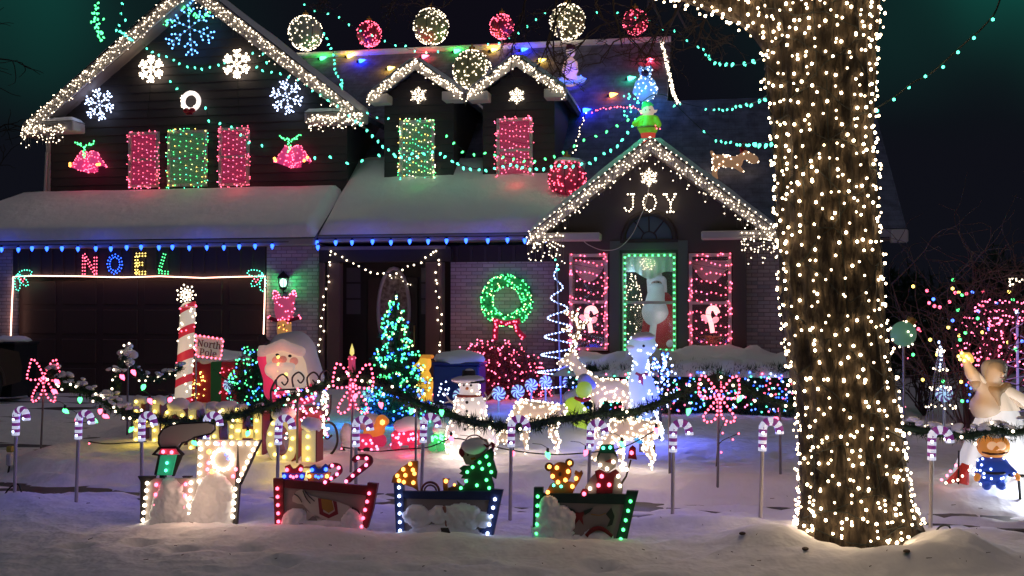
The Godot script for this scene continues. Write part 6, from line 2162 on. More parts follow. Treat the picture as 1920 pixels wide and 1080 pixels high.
func santa_blow_mold() -> void:
	var z := -11.3
	var g := B(540, z)
	var o := thing("santa_figure", "snow covered lit santa with raised red arm slumped in the sleigh", "santa figure", g)
	var u := W(541, 600, z).x - W(540, 600, z).x
	var q := func(px: float, py: float, dz: float) -> Vector3: return W(px, py, z) + Vector3(0, 0, dz)
	put(o, "glowing_coat", blob([[q.call(520, 730, 0), q.call(572, 735, 0), 24 * u, 22 * u], [q.call(515, 715, 0.05), q.call(503, 672, 0.1), 15 * u, 13 * u]], 0.022, 0.06), glowing("santared", Color(1, 0.05, 0.16), 0.45))
	put(o, "glowing_cuff", blob([[q.call(503, 662, 0.1), q.call(503, 655, 0.1), 13 * u, 12 * u]], 0.02, 0.02), glowing("cuff", Color(1, 0.7, 0.62), 0.24))
	put(o, "mitten", blob([[q.call(502, 645, 0.1), q.call(498, 634, 0.1), 9 * u, 8 * u], [q.call(506, 644, 0.1), q.call(511, 640, 0.12), 5 * u, 4 * u]], 0.016, 0.03), mats["dark"])
	put(o, "glowing_head", blob([[q.call(532, 672, 0.0), q.call(546, 686, 0.05), 34 * u, 34 * u], [q.call(556, 706, 0.08), q.call(566, 716, 0.1), 26 * u, 20 * u]], 0.02, 0.08), glowing("face", Color(1, 0.72, 0.5), 0.42))
	put(o, "nose", Shape.new().ball(q.call(553, 671, 0.34), Vector3(0.045, 0.04, 0.04)), glowing("nose", Color(1, 0.35, 0.25), 0.28))
	put(o, "glowing_beard", blob([[q.call(530, 690, 0.26), q.call(566, 712, 0.2), 15 * u, 20 * u], [q.call(538, 684, 0.3), q.call(552, 681, 0.33), 6 * u, 5 * u], [q.call(566, 684, 0.28), q.call(554, 681, 0.33), 6 * u, 5 * u], [q.call(545, 706, 0.3), q.call(560, 726, 0.22), 12 * u, 9 * u]], 0.016, 0.03), glowing("beard_white", Color(1, 0.85, 0.7), 0.3))
	put(o, "cheek", Shape.new().ball(q.call(538, 673, 0.3), Vector3(0.05, 0.045, 0.03)).ball(q.call(568, 675, 0.26), Vector3(0.05, 0.045, 0.03)), glowing("cheek_pink", Color(1, 0.4, 0.3), 0.3))
	put(o, "glowing_hat_brim", blob([[q.call(514, 655, 0.16), q.call(545, 645, 0.24), 9 * u, 9 * u], [q.call(545, 645, 0.24), q.call(574, 658, 0.16), 9 * u, 9 * u]], 0.018, 0.03), glowing("cuff", Color(1, 0.7, 0.62), 0.24))
	for e in [[564, 665], [541, 663]]:
		put(o, "eye", Shape.new().ball(q.call(e[0], e[1], 0.315), Vector3(0.022, 0.016, 0.02), Basis(), 8, 5), mats["dark"])
	put(o, "snow_cap", blob([[q.call(528, 650, -0.06), q.call(552, 648, -0.06), 24 * u, 26 * u], [q.call(566, 664, -0.04), q.call(590, 708, -0.02), 24 * u, 16 * u]], 0.022, 0.1), mats["snow"])
	bulbs(o, [q.call(543, 667, 0.32), q.call(545, 680, 0.34), q.call(543, 694, 0.33), q.call(560, 698, 0.36), q.call(527, 646, 0.2)], "y", 0.02, false, "mini", 0.5)
	lamp("santa_figure", q.call(530, 690, 0.6), Color(1, 0.55, 0.4), 0.06, 0.1)

func sleigh() -> void:
	var z := -10.3
	var g := B(575, z)
	var o := thing("iron_sleigh", "black iron scroll sleigh heaped with red and white lights", "sleigh", g)
	var s := Shape.new()
	for e in [-0.22, 0.22]:
		var zz: float = z + e
		s.tube(smooth(Ws([505, 852, 560, 858, 612, 856, 632, 832, 628, 800, 612, 792, 604, 806, 612, 822, 622, 816], zz)), 0.014, 0.012, 6)
		s.tube(smooth(Ws([596, 850, 598, 820, 606, 796, 618, 770, 620, 740], zz)), 0.012, 0.012, 6)
		s.tube(smooth(Ws([520, 852, 522, 810, 512, 770, 508, 735, 518, 712], zz)), 0.012, 0.012, 6)
		for c in [[530, 712], [560, 708], [588, 708], [612, 704]]:
			s.tube(smooth(Ws([c[0] - 10, c[1] + 18, c[0] - 12, c[1], c[0], c[1] - 10, c[0] + 10, c[1], c[0] + 4, c[1] + 10, c[0] - 2, c[1] + 4], zz), 4), 0.01, 0.008, 5)
		s.tube(Ws([508, 732, 622, 728], zz), 0.012, 0.012, 6)
	for px in [520, 560, 598]:
		s.tube([W(px, 800, z - 0.22), W(px, 800, z + 0.22)], 0.01, 0.01, 5)
	put(o, "scroll_frame", s, mats["black_iron"])
	var heap := Shape.new()
	for i in 9:
		heap.box(W(rng.randf_range(525, 608), rng.randf_range(755, 800), z + rng.randf_range(-0.15, 0.15)), Vector3(0.16, 0.14, 0.16), Transform3D(), 0.01)
	put(o, "parcels", heap, mat("parcel", Color(0.25, 0.06, 0.07), 0.6))
	var pts := {"w": [], "p": [], "r": [], "s": [], "t": []}
	for i in 190:
		var k: String = ["w", "w", "p", "r", "r", "p", "w", "s", "t"][rng.randi_range(0, 8)]
		var py := rng.randf_range(728, 822)
		pts[k].append(W(rng.randf_range(512 + (py - 728) * 0.2, 616), py, z + rng.randf_range(0.12, 0.3)))
	for i in 26:
		pts["w"].append(W(608 + rng.randfn(0, 4), 735 + i * 3.2, z + 0.24))
	for k in pts:
		bulbs(o, pts[k], k, 0.0125)
	lamp("iron_sleigh", W(570, 770, z + 0.55), Color(1, 0.5, 0.45), 0.1, 0.15)

func christmas_tree() -> void:
	var z := -13.6
	var g := B(745, z)
	var top := W(741, 545, z)
	var o := thing("christmas_tree", "green fir covered in green and blue lights in front of the oval glass door", "christmas tree", g)
	var h := top.y - g.y
	put(o, "trunk", Shape.new().tube([g, g + Vector3(-0.03, h, 0)], 0.05, 0.012, 7), mats["dead_twig"])
	var br := Shape.new()
	var ts := []
	var pts := {"g": [], "t": [], "s": [], "b": [], "l": []}
	for i in 175:
		var t := pow(rng.randf(), 0.7)            # 0 at the top
		var y := g.y + h * (1.0 - t) * 0.94 + 0.04
		var l := (0.06 + 0.52 * t) * rng.randf_range(0.7, 1.1)
		var a := rng.randf() * TAU
		var d := Vector3(cos(a), 0.25 - 0.25 * t, sin(a)) * l
		var p := Vector3(g.x - 0.03 * (1.0 - t), y, z)
		br.tube([p, p + d], 0.008, 0.003, 4, false, false)
		for k in int(3 + l * 22):
			var u := rng.randf()
			ts.append(Transform3D(Basis.from_euler(Vector3(rng.randf() * TAU, rng.randf() * TAU, 0)), p + d * u + Vector3(0, rng.randf_range(-0.02, 0.02), 0)))
		for k in 3:
			var key: String = ["g", "t", "g", "t", "g", "l", "s"][rng.randi_range(0, 6)]
			if t > 0.75 and rng.randf() < 0.4:
				key = ["s", "b"][rng.randi_range(0, 1)]
			pts[key].append(p + d * rng.randf_range(0.55, 1.05) + Vector3(0, rng.randf_range(-0.02, 0.03), 0.01))
	stuff(put(o, "branches", br, mats["dead_twig"]))
	many(o, "foliage", tuft(0.075, 9), mats["needles"], ts)
	for k in pts:
		bulbs(o, pts[k], k, 0.0145)
	lamp("christmas_tree", g + Vector3(0, 0.5, 0.75), Color(0.1, 0.9, 0.7), 0.28, 0.2)
	lamp("christmas_tree", g + Vector3(-0.1, 0.15, 0.9), Color(0.1, 0.3, 1.0), 0.8, 0.2)
	lit_bush("lit_shrub", "low mound of blue lights at the foot of the green fir", B(722, -13.1), Vector3(0.32, 0.4, 0.25), ["b", "s", "s", "t"], 60, 0.012, 250, mats["needles"])

func hedge() -> void:
	var z := -16.3
	var n := 0
	for b in [[1085, 1190, "behind the standing reindeer"], [1190, 1300, "under the middle bay window"], [1300, 1400, "behind the red bow near the trunk"], [1400, 1475, "nearest the big trunk"]]:
		var x0 := X(b[0], z)
		var x1 := X(b[1], z)
		var p := on_ground((x0 + x1) / 2, z)
		var o := thing("hedge_shrub", "clipped dark evergreen shrub with snow and mixed lights %s" % b[2], "shrub", p, "clipped shrubs under the bay windows")
		var w := (x1 - x0) / 2
		var ts := []
		for i in 1900:
			var q := Vector3(rng.randf_range(-1, 1), rng.randf_range(0, 1), rng.randf_range(-1, 1))
			ts.append(Transform3D(Basis.from_euler(Vector3(rng.randf() * TAU, rng.randf() * TAU, 0)), p + Vector3(q.x * w, 0.03 + q.y * 0.6, 1.3 - absf(q.z) * pow(rng.randf(), 2.0) * 2.4)))
		many(o, "foliage", tuft(0.11, 9), mats["needles"], ts)
		put(o, "stems", Shape.new().tube([p, p + Vector3(0, 0.4, 0)], 0.04, 0.03, 6), mats["dead_twig"])
		var sn := snow_on(p + Vector3(-w - 0.22, 0.52, 1.36), p + Vector3(w + 0.22, 0.52, 1.36), p + Vector3(w + 0.22, 0.68, -1.5), p + Vector3(-w - 0.22, 0.68, -1.5), 0.12 + 0.015 * (n % 2), 0.08, 0.2, 1.5)
		put(o, "snow_cap", sn, mats["snow"])
		var cols := ["r", "c", "b", "t", "s", "p"]
		for k in 6:
			bulbs(o, sprinkle(p + Vector3(-w, 0.05, 1.3), p + Vector3(w, 0.58, 1.4), 15), cols[k], 0.014)
		n += 1

func spiral_tree() -> void:
	var z := -16.0
	var g := B(1052, z)
	var top := W(1044, 497, z)
	var o := thing("spiral_tree_light", "blue white spiral rope light tree on a pale pole before the brick wall", "spiral tree", g)
	put(o, "pole", Shape.new().tube([g, top], 0.014, 0.01, 7), mat("pale_pole", Color(0.4, 0.42, 0.55), 0.5))
	var way := []
	var n := 230
	for i in n + 1:
		var t := float(i) / n
		var a := t * TAU * 6.2 + 1.0
		var r := 0.03 + 0.36 * t
		var c := top.lerp(g + Vector3(0, 0.3, 0), pow(t, 0.85))
		way.append(c + Vector3(cos(a) * r, 0, sin(a) * r))
	put(o, "light_spiral", Shape.new().tube(way, 0.008, 0.008, 5), glow("spiral_glow", Color(0.25, 0.45, 1.0), 0.9))
	bulbs(o, along(way, 0.06), "c", 0.0125, false, "mini", 1.2)
	bulbs(o, jitter([top, top, top + Vector3(0, 0.05, 0), top + Vector3(0, -0.08, 0), top + Vector3(0, -0.05, 0.03)], Vector3.ONE * 0.03), "t", 0.016)
	lamp("spiral_tree", g + Vector3(0, 0.6, 0.5), Color(0.25, 0.28, 1.0), 0.42, 0.2)

# ---------------------------------------------------------------- the middle of the yard
func yard_middle() -> void:
	giant_letters()
	snowman()
	# reindeer
	for d in [[1012, -10.95, 0.53, -1.0, true, "white lit reindeer grazing beside the snowman", false], [1190, -9.75, 0.45, -1.0, true, "lit wire reindeer with lowered head behind the waving board snowman", false], [1148, -12.2, 0.66, -1.0, false, "tall lit reindeer with wide golden antlers in front of the bay window", true]]:
		var p := B(d[0], d[1])
		var o := thing("reindeer_light", d[5], "reindeer", p, "lit reindeer on the lawn")
		var r := deer(p, d[2], d[3], d[4], false)
		var s := blob(r[0], 0.022, 0.05)
		put(o, "glowing_body", s, glow("deer_shell", Color(1, 0.74, 0.55), 0.2, Color(0.45, 0.37, 0.3)))
		bulbs(o, surf(s, 330, 0.01), "w", 0.0115, false, "mini", 0.85)
		if d[6]:
			var an := Shape.new()
			var pts := []
			for way in antlers(r[1], 0.92, d[3]):
				an.tube(way, 0.013, 0.008, 5)
				pts.append_array(jitter(along(way, 0.035), Vector3.ONE * 0.025))
			put(o, "antlers", an, mat("gold_wire", Color(0.3, 0.2, 0.09), 0.5))
			bulbs(o, pts, "w", 0.0135)
		lamp("reindeer", p + Vector3(0, 0.4, 0.5), Color(1, 0.8, 0.75), 0.07, 0.2)
	# elf in lime with a blue hat
	var p := B(1082, -11.6)
	var o := thing("elf_figure", "sitting lime green lit elf with pale blue hat between two reindeer", "elf figure", p)
	var hd := W(1094, 732, -11.6)
	put(o, "glowing_coat", blob([[W(1080, 772, -11.6), W(1074, 760, -11.6), 0.12, 0.09], [W(1076, 760, -12.2), W(1098, 772, -12.1), 0.06, 0.05], [W(1086, 790, -11.6), W(1106, 798, -11.45), 0.07, 0.05]], 0.02, 0.05), glowing("lime_coat", Color(0.55, 0.85, 0.06), 0.42))
	put(o, "glowing_head", blob([[hd, hd + Vector3(0.01, 0.02, 0), 0.085, 0.085]], 0.016, 0.03), glowing("lime_face", Color(0.5, 0.8, 0.1), 0.3))
	put(o, "scarf", Shape.new().tube([hd + Vector3(-0.09, -0.08, 0.03), hd + Vector3(0, -0.11, 0.07), hd + Vector3(0.08, -0.08, 0.03)], 0.02, 0.02, 6), mat("red_bow", Color(0.4, 0.01, 0.03), 0.5))
	put(o, "hat", blob([[W(1068, 744, -11.65), W(1082, 735, -11.65), 0.07, 0.05], [W(1096, 714, -11.65), W(1110, 722, -11.65), 0.08, 0.05]], 0.02, 0.05), mat("hat_blue", Color(0.35, 0.4, 0.7), 0.7))
	bulbs(o, Ws([1062, 750, 1068, 751, 1074, 751, 1080, 750], -12.2), "c", 0.015)
	goose()
	# small bare tree of blue lights
	p = B(1238, -12.2)
	o = thing("lit_tree", "small bare tree carrying blue white lights beside the pale blue figure", "lit tree", p)
	var tr := Shape.new().tube([p, W(1238, 760, -12.2), W(1236, 700, -12.2), W(1240, 655, -12.2)], 0.018, 0.007, 6)
	var pts := {"c": [], "s": [], "b": []}
	for i in 34:
		var t := rng.randf()
		var a := p.lerp(W(1239, 660, -12.2), 0.3 + 0.65 * t)
		var ang := rng.randf() * TAU
		var b := a + Vector3(cos(ang), 0.8, sin(ang)) * (0.2 - 0.1 * t)
		tr.tube([a, b], 0.006, 0.003, 4)
		for k in 4:
			pts[["c", "s", "c", "b"][k]].append(a.lerp(b, rng.randf_range(0.3, 1.1)))
	put(o, "branches", tr, mats["dead_twig"])
	for i in 22:
		pts["c"].append(W(1226 + i * 0.9 + rng.randfn(0, 3), 770 + i * 2.6, -11.45))
	for k in pts:
		bulbs(o, pts[k], k, 0.0135)
	lamp("lit_tree", p + Vector3(0, 0.5, 0.4), Color(0.25, 0.28, 1.0), 0.42, 0.2)
	# bows on stakes
	bow("red bulb bow on a stake at the driveway end of the garland", 82, 708, -10.7, 0.92)
	bow("red bulb bow on a stake below the red candle", 662, 722, -9.5, 1.15)
	bow("red bulb bow on a stake between blue tree and big trunk", 1348, 742, -9.4, 1.15)
	# a bare sapling by the last bow
	var sp := B(1338, -10.2)
	var sapling := thing("sapling", "thin leafless sapling with a few red bulbs behind the last bow", "sapling", sp)
	var sw := Shape.new()
	sw.tube(smooth(Ws([1341, 905, 1344, 860, 1350, 830, 1385, 813], -10.2)), 0.006, 0.004, 4)
	sw.tube(smooth(Ws([1342, 890, 1347, 820, 1358, 790], -10.2)), 0.006, 0.003, 4)
	put(sapling, "stems", sw, mats["dead_twig"])
	bulbs(sapling, Ws([1385, 813, 1374, 824, 1355, 812, 1352, 848, 1360, 796], -10.18), "r", 0.011)
	# garlands
	var z := -9.6
	garland("fir garland with white lights from the driveway bow to the first sag", [W(96, 698, -10.7), W(130, 722, -10.5), W(170, 738, -10.3), W(215, 762, -10.0), W(250, 778, -9.8)], 0.075, 0.03, 0.09, 9)
	garland("fir garland with snow clumps running over the stake before the garage", [W(212, 755, -10.2), W(222, 700, -11.4), W(240, 662, -11.8), W(258, 700, -12.2), W(285, 712, -12.6), W(318, 702, -13.1), W(340, 688, -13.5)], 0.07, 0.035, 0.11, 9)
	garland("fir garland sagging behind the smokestack of the board locomotive", Ws([250, 778, 300, 788, 350, 792, 395, 790, 450, 778, 500, 764, 545, 748], z), 0.085, 0.026, 0.12, 0)
	garland("fir garland rising from the sleigh to the middle red bow", Ws([545, 748, 590, 728, 625, 712, 660, 704], z), 0.07, 0.028, 0.11)
	garland("fir garland crossing in front of the green fir and snowman", Ws([660, 704, 700, 712, 740, 732, 790, 760, 840, 776, 880, 790, 920, 797, 955, 800], z), 0.085, 0.026, 0.11)
	garland("fir garland below the grazing reindeer and elf", Ws([955, 800, 1000, 796, 1040, 788, 1090, 782, 1130, 776, 1170, 775, 1210, 766, 1250, 750], z), 0.085, 0.026, 0.12)
	garland("fir garland from the blue tree to the last red bow", Ws([1250, 750, 1290, 732, 1320, 714, 1348, 705], z), 0.075, 0.028, 0.12)
	garland("fir garland from the last red bow to the big trunk", Ws([1348, 705, 1385, 722, 1425, 742, 1465, 758, 1510, 764], z), 0.08, 0.026, 0.12)
	garland("fir garland beyond the trunk in front of the white robed figure", Ws([1675, 800, 1720, 806, 1770, 812, 1820, 818, 1860, 806, 1900, 812, 1960, 800], -9.25), 0.08, 0.028, 0.13, 6)
	for s in [[240, 664, -11.8, "the high driveway garland"], [1462, 752, -9.62, "the garland by the trunk"], [558, 742, -9.62, "the garland by the sleigh"], [780, 750, -9.62, "the garland by the green fir"], [1255, 745, -9.62, "the garland by the blue tree"]]:
		var g := B(s[0], s[2])
		var k := thing("garland_stake", "thin grey stake carrying %s" % s[3], "stake", g, "garland stakes")
		put(k, "stake", Shape.new().tube([g + Vector3(0, -0.1, 0), W(s[0], s[1], s[2])], 0.012, 0.012, 6), mat("stake_grey", Color(0.16, 0.15, 0.16), 0.5, 0.3))
	var clump := Shape.new()
	for e in 9:
		clump.add(cap(W(240 + rng.randfn(0, 6), 662 + rng.randfn(0, 9), -11.8 + rng.randfn(0, 0.03)), Vector3(0.055, 0.045, 0.045) * rng.randf_range(0.6, 1.1), Basis(Vector3.BACK, rng.randfn(0, 0.5))), Transform3D())
	put(self_cap(), "snow_cap", clump, mats["snow"])
	bulbs(get_node("snow_clump"), jitter(along(Ws([234, 676, 232, 650, 244, 646], -11.7), 0.06), Vector3.ONE * 0.03), "w", 0.014)
	toy_train()

func self_cap() -> Node3D:
	return thing("snow_clump", "clump of snow on top of the stake of the high garland", "snow clump", W(240, 655, -11.8))

func giant_letters() -> void:
	var face := glow("marquee_glow", Color(0.9, 0.78, 0.3), 0.2, Color(0.5, 0.46, 0.34))
	var side := mat("marquee_side", Color(0.2, 0.035, 0.03), 0.6)
	# strokes on a 1 x 1 field, y up
	var hh := [[[0.12, 0, 0.12, 1]], [[0.88, 0, 0.88, 1]], [[0.2, 0.5, 0.8, 0.5]]]
	var ring := []
	for i in 17:
		var t := TAU * i / 16 + PI / 2
		ring.append(0.5 + 0.4 * cos(t))
		ring.append(0.5 + 0.46 * sin(t))
	var sets := [["letter_h", "H", 276, 46, -10.95], ["letter_o", "O", 330, 46, -10.7], ["letter_h", "H", 379, 46, -10.45], ["letter_o", "O", 421, 44, -10.2], ["letter_h", "H", 466, 48, -9.98], ["letter_o", "O", 530, 54, -9.7], ["exclamation_mark", "!", 580, 32, -9.42]]
	var who := ["farthest giant lit letter H of the laughing words, nearest the driveway", "giant lit letter O behind the sawn smoke plume, beside the farthest H", "giant lit middle letter H mostly hidden by the smoke plume", "giant lit letter O showing over the locomotive cab", "giant lit letter H just left of the candy cane by the sleigh", "giant lit letter O with snow on top beside the exclamation mark", "giant lit exclamation mark with snow on top before the sleigh"]
	for i in sets.size():
		var s: Array = sets[i]
		var g := B(s[2], s[4]) + Vector3(0, -0.02, 0)
		var u := W(s[2] + 1, 800, s[4]).x - W(s[2], 800, s[4]).x
		var w: float = s[3] * u
		var h := 0.42
		var o := thing(s[0], who[i], "giant letter", g, "giant lit letters on the lawn")
		var lines := []
		if s[1] == "H":
			lines = hh
		elif s[1] == "O":
			lines = [[ring]]
		else:
			lines = [[[0.5, 0.3, 0.5, 1.0]], [[0.5, 0.0, 0.5, 0.16]]]
		var fs := Shape.new()
		var bs := Shape.new()
		var pts := []
		var wide := 0.085 if s[1] != "!" else 0.13
		for l in lines:
			for st in l:
				var way := []
				for k in range(0, st.size(), 2):
					way.append(g + Vector3((st[k] - 0.5) * w, st[k + 1] * h, 0))
				for k in way.size() - 1:
					var a: Vector3 = way[k]
					var b: Vector3 = way[k + 1]
					var d := (b - a).normalized()
					var xf := Transform3D(Basis(d.cross(Vector3.BACK), d, Vector3.BACK), (a + b) / 2)
					var ll := a.distance_to(b) + (0.03 if s[1] == "O" else 0.0)
					bs.box(Vector3(0, 0, -0.09), Vector3(wide + 0.02, ll + 0.004 * (k % 2), 0.17 + 0.002 * (k % 2)), xf)
					fs.box(Vector3(0, 0, 0.0), Vector3(wide, ll - 0.002 * (k % 2), 0.024 + 0.002 * (k % 2)), xf)
				pts.append_array(along(way, 0.105))
		put(o, "letter_body", bs, side)
		put(o, "glowing_face", fs, face)
		for k in pts.size():
			pts[k] += Vector3(0, 0.03, 0.03)
		bulbs(o, pts, "y", 0.019, true, "mini", 1.1)
		if s[1] == "H":
			for e in [-0.38, 0.38]:
				put(o, "snow_cap", cap(g + Vector3(e * w, h + 0.03, -0.07), Vector3(0.075, 0.06, 0.1)), mats["snow"])
		else:
			put(o, "snow_cap", cap(g + Vector3(0, h + 0.035, -0.06), Vector3(0.12 if s[1] == "O" else 0.1, 0.075, 0.11)), mats["snow"])
	for e in [[276, -10.65], [450, -9.8], [550, -9.4]]:
		lamp("giant_letters", B(e[0], e[1]) + Vector3(0, 0.2, 0.08), Color(1, 0.85, 0.2), 0.07, 0.15)

func snowman() -> void:
	var z := -10.35
	var g := B(883, z)
	var o := thing("snowman_light", "glowing white snowman with black hat behind the garland", "snowman", g)
	var u := W(881, 700, z).x - W(880, 700, z).x
	var top := W(880, 727, z)
	var mid := W(881, 763, z)
	var low := W(884, 818, z)
	var s := blob([[low, low + Vector3(0, -0.04, 0), 46 * u, 48 * u], [mid, mid, 30 * u, 30 * u], [top, top, 18 * u, 18 * u]], 0.018, 0.05)
	put(o, "glowing_body", s, glow("snowman_shell", Color(1, 0.86, 0.8), 0.38, Color(0.6, 0.58, 0.56)))
	bulbs(o, surf(s, 230, 0.006), "w", 0.0115, false, "mini", 0.7)
	put(o, "scarf", Shape.new().tube(arc(W(880, 742, z), 21 * u, 0, TAU * 15 / 16, 15, Vector3.RIGHT, Vector3.BACK), 0.018, 0.018, 6, true), mat("scarf_red", Color(0.3, 0.05, 0.03), 0.8))
	put(o, "hat", Shape.new().lathe([Vector2(30 * u, 0), Vector2(30 * u, 0.02), Vector2(13 * u, 0.025), Vector2(12 * u, 22 * u), Vector2(0, 22 * u)], W(879, 717, z), 16), mats["dark"])
	put(o, "snow_cap", cap(W(876, 716, z) + Vector3(0, 0.025, 0.01), Vector3(31 * u, 0.045, 31 * u)), mats["snow"])
	put(o, "snow_cap", cap(W(879, 699, z), Vector3(11 * u, 0.045, 11 * u)), mats["snow"])
	put(o, "nose", Shape.new().lathe([Vector2(0.018, 0), Vector2(0, 0.1)], top + Vector3(0, 0, 18 * u - 0.01), 8, Basis(Vector3.RIGHT, PI / 2)), mat("carrot", Color(0.5, 0.15, 0.02), 0.7))
	for e in [[-0.035, 0.03], [0.035, 0.03]]:
		put(o, "eye", Shape.new().ball(top + Vector3(e[0], e[1], 18 * u - 0.015), Vector3.ONE * 0.013, Basis(), 8, 5), mats["dark"])
	for e in [752, 768, 800]:
		var bp := W(882, e, z)
		put(o, "button", Shape.new().ball(Vector3(bp.x, bp.y, z + (30 * u if e < 790 else 46 * u) - 0.01), Vector3.ONE * 0.016, Basis(), 8, 5), mats["dark"])
	for a in [[856, 762, 842, 750, 832, 735, 846, 752, 834, 755], [905, 757, 915, 745, 926, 732, 914, 746, 908, 735]]:
		var arm := Shape.new().tube(Ws([a[0], a[1], a[2], a[3], a[4], a[5]], z), 0.012, 0.006, 5)
		arm.tube(Ws([a[6], a[7], a[8], a[9]], z), 0.008, 0.005, 4)
		put(o, "arm", arm, mat("pale_twig", Color(0.4, 0.36, 0.34), 0.8))
	var tw := []
	for i in 16:
		tw.append(W(832 + rng.randfn(0, 8), 735 + rng.randfn(0, 13), z + 0.02))
	bulbs(o, tw, "c", 0.009)
	lamp("snowman", W(884, 830, z + 0.5), Color(1, 0.88, 0.8), 0.16, 0.25)
	lamp("snowman", W(850, 850, z + 0.2), Color(1, 0.88, 0.8), 0.08, 0.15)

func goose() -> void:
	var z := -11.9
	var g := B(1210, z)
	var o := thing("bird_figure_light", "tall pale blue lit bird figure with snow capped head and red scarf", "lawn figure", g)
	var u := W(1211, 700, z).x - W(1210, 700, z).x
	var q := func(px: float, py: float) -> Vector3: return W(px, py, z)
	var s := blob([[q.call(1196, 650), q.call(1212, 648), 20 * u, 19 * u], [q.call(1202, 668), q.call(1200, 710), 12 * u, 18 * u], [q.call(1202, 720), q.call(1210, 756), 24 * u, 29 * u]], 0.02, 0.06)
	put(o, "glowing_body", s, glow("pale_blue_shell", Color(0.5, 0.78, 1.0), 0.36, Color(0.4, 0.45, 0.55)))
	put(o, "beak", Shape.new().ball(q.call(1186, 650) + Vector3(0, 0, 0.07), Vector3(0.07, 0.025, 0.05)), glowing("beak", Color(0.7, 0.7, 0.6), 0.2))
	put(o, "snow_cap", cap(q.call(1206, 633), Vector3(24 * u, 0.055, 22 * u), Basis(Vector3.BACK, 0.12)), mats["snow"])
	put(o, "eye", Shape.new().ball(q.call(1208, 648) + Vector3(0, 0, 19 * u), Vector3.ONE * 0.016, Basis(), 8, 5), mats["dark"])
	put(o, "scarf", Shape.new().tube([q.call(1194, 700) + Vector3(0, 0, 0.08), q.call(1203, 704) + Vector3(0, 0, 0.11), q.call(1214, 700) + Vector3(0, 0, 0.07)], 0.025, 0.025, 6).box(q.call(1203, 716) + Vector3(0, 0, 0.13), Vector3(0.05, 0.14, 0.02)), mat("scarf_pink", Color(0.5, 0.06, 0.09), 0.8))
	put(o, "leg", Shape.new().tube([q.call(1211, 770), Vector3(q.call(1211, 770).x, g.y, z)], 0.05, 0.06, 8), glowing("teal_leg", Color(0.1, 0.65, 0.8), 0.4))
	put(o, "leg", Shape.new().tube([q.call(1198, 770), Vector3(q.call(1198, 770).x, g.y, z)], 0.04, 0.05, 8), glowing("teal_leg", Color(0.1, 0.65, 0.8), 0.4))
	bulbs(o, surf(s, 90, 0.006), "c", 0.012)
	lamp("bird_figure", q.call(1205, 740) + Vector3(0, 0, 0.6), Color(0.28, 0.34, 1.0), 0.42, 0.2)

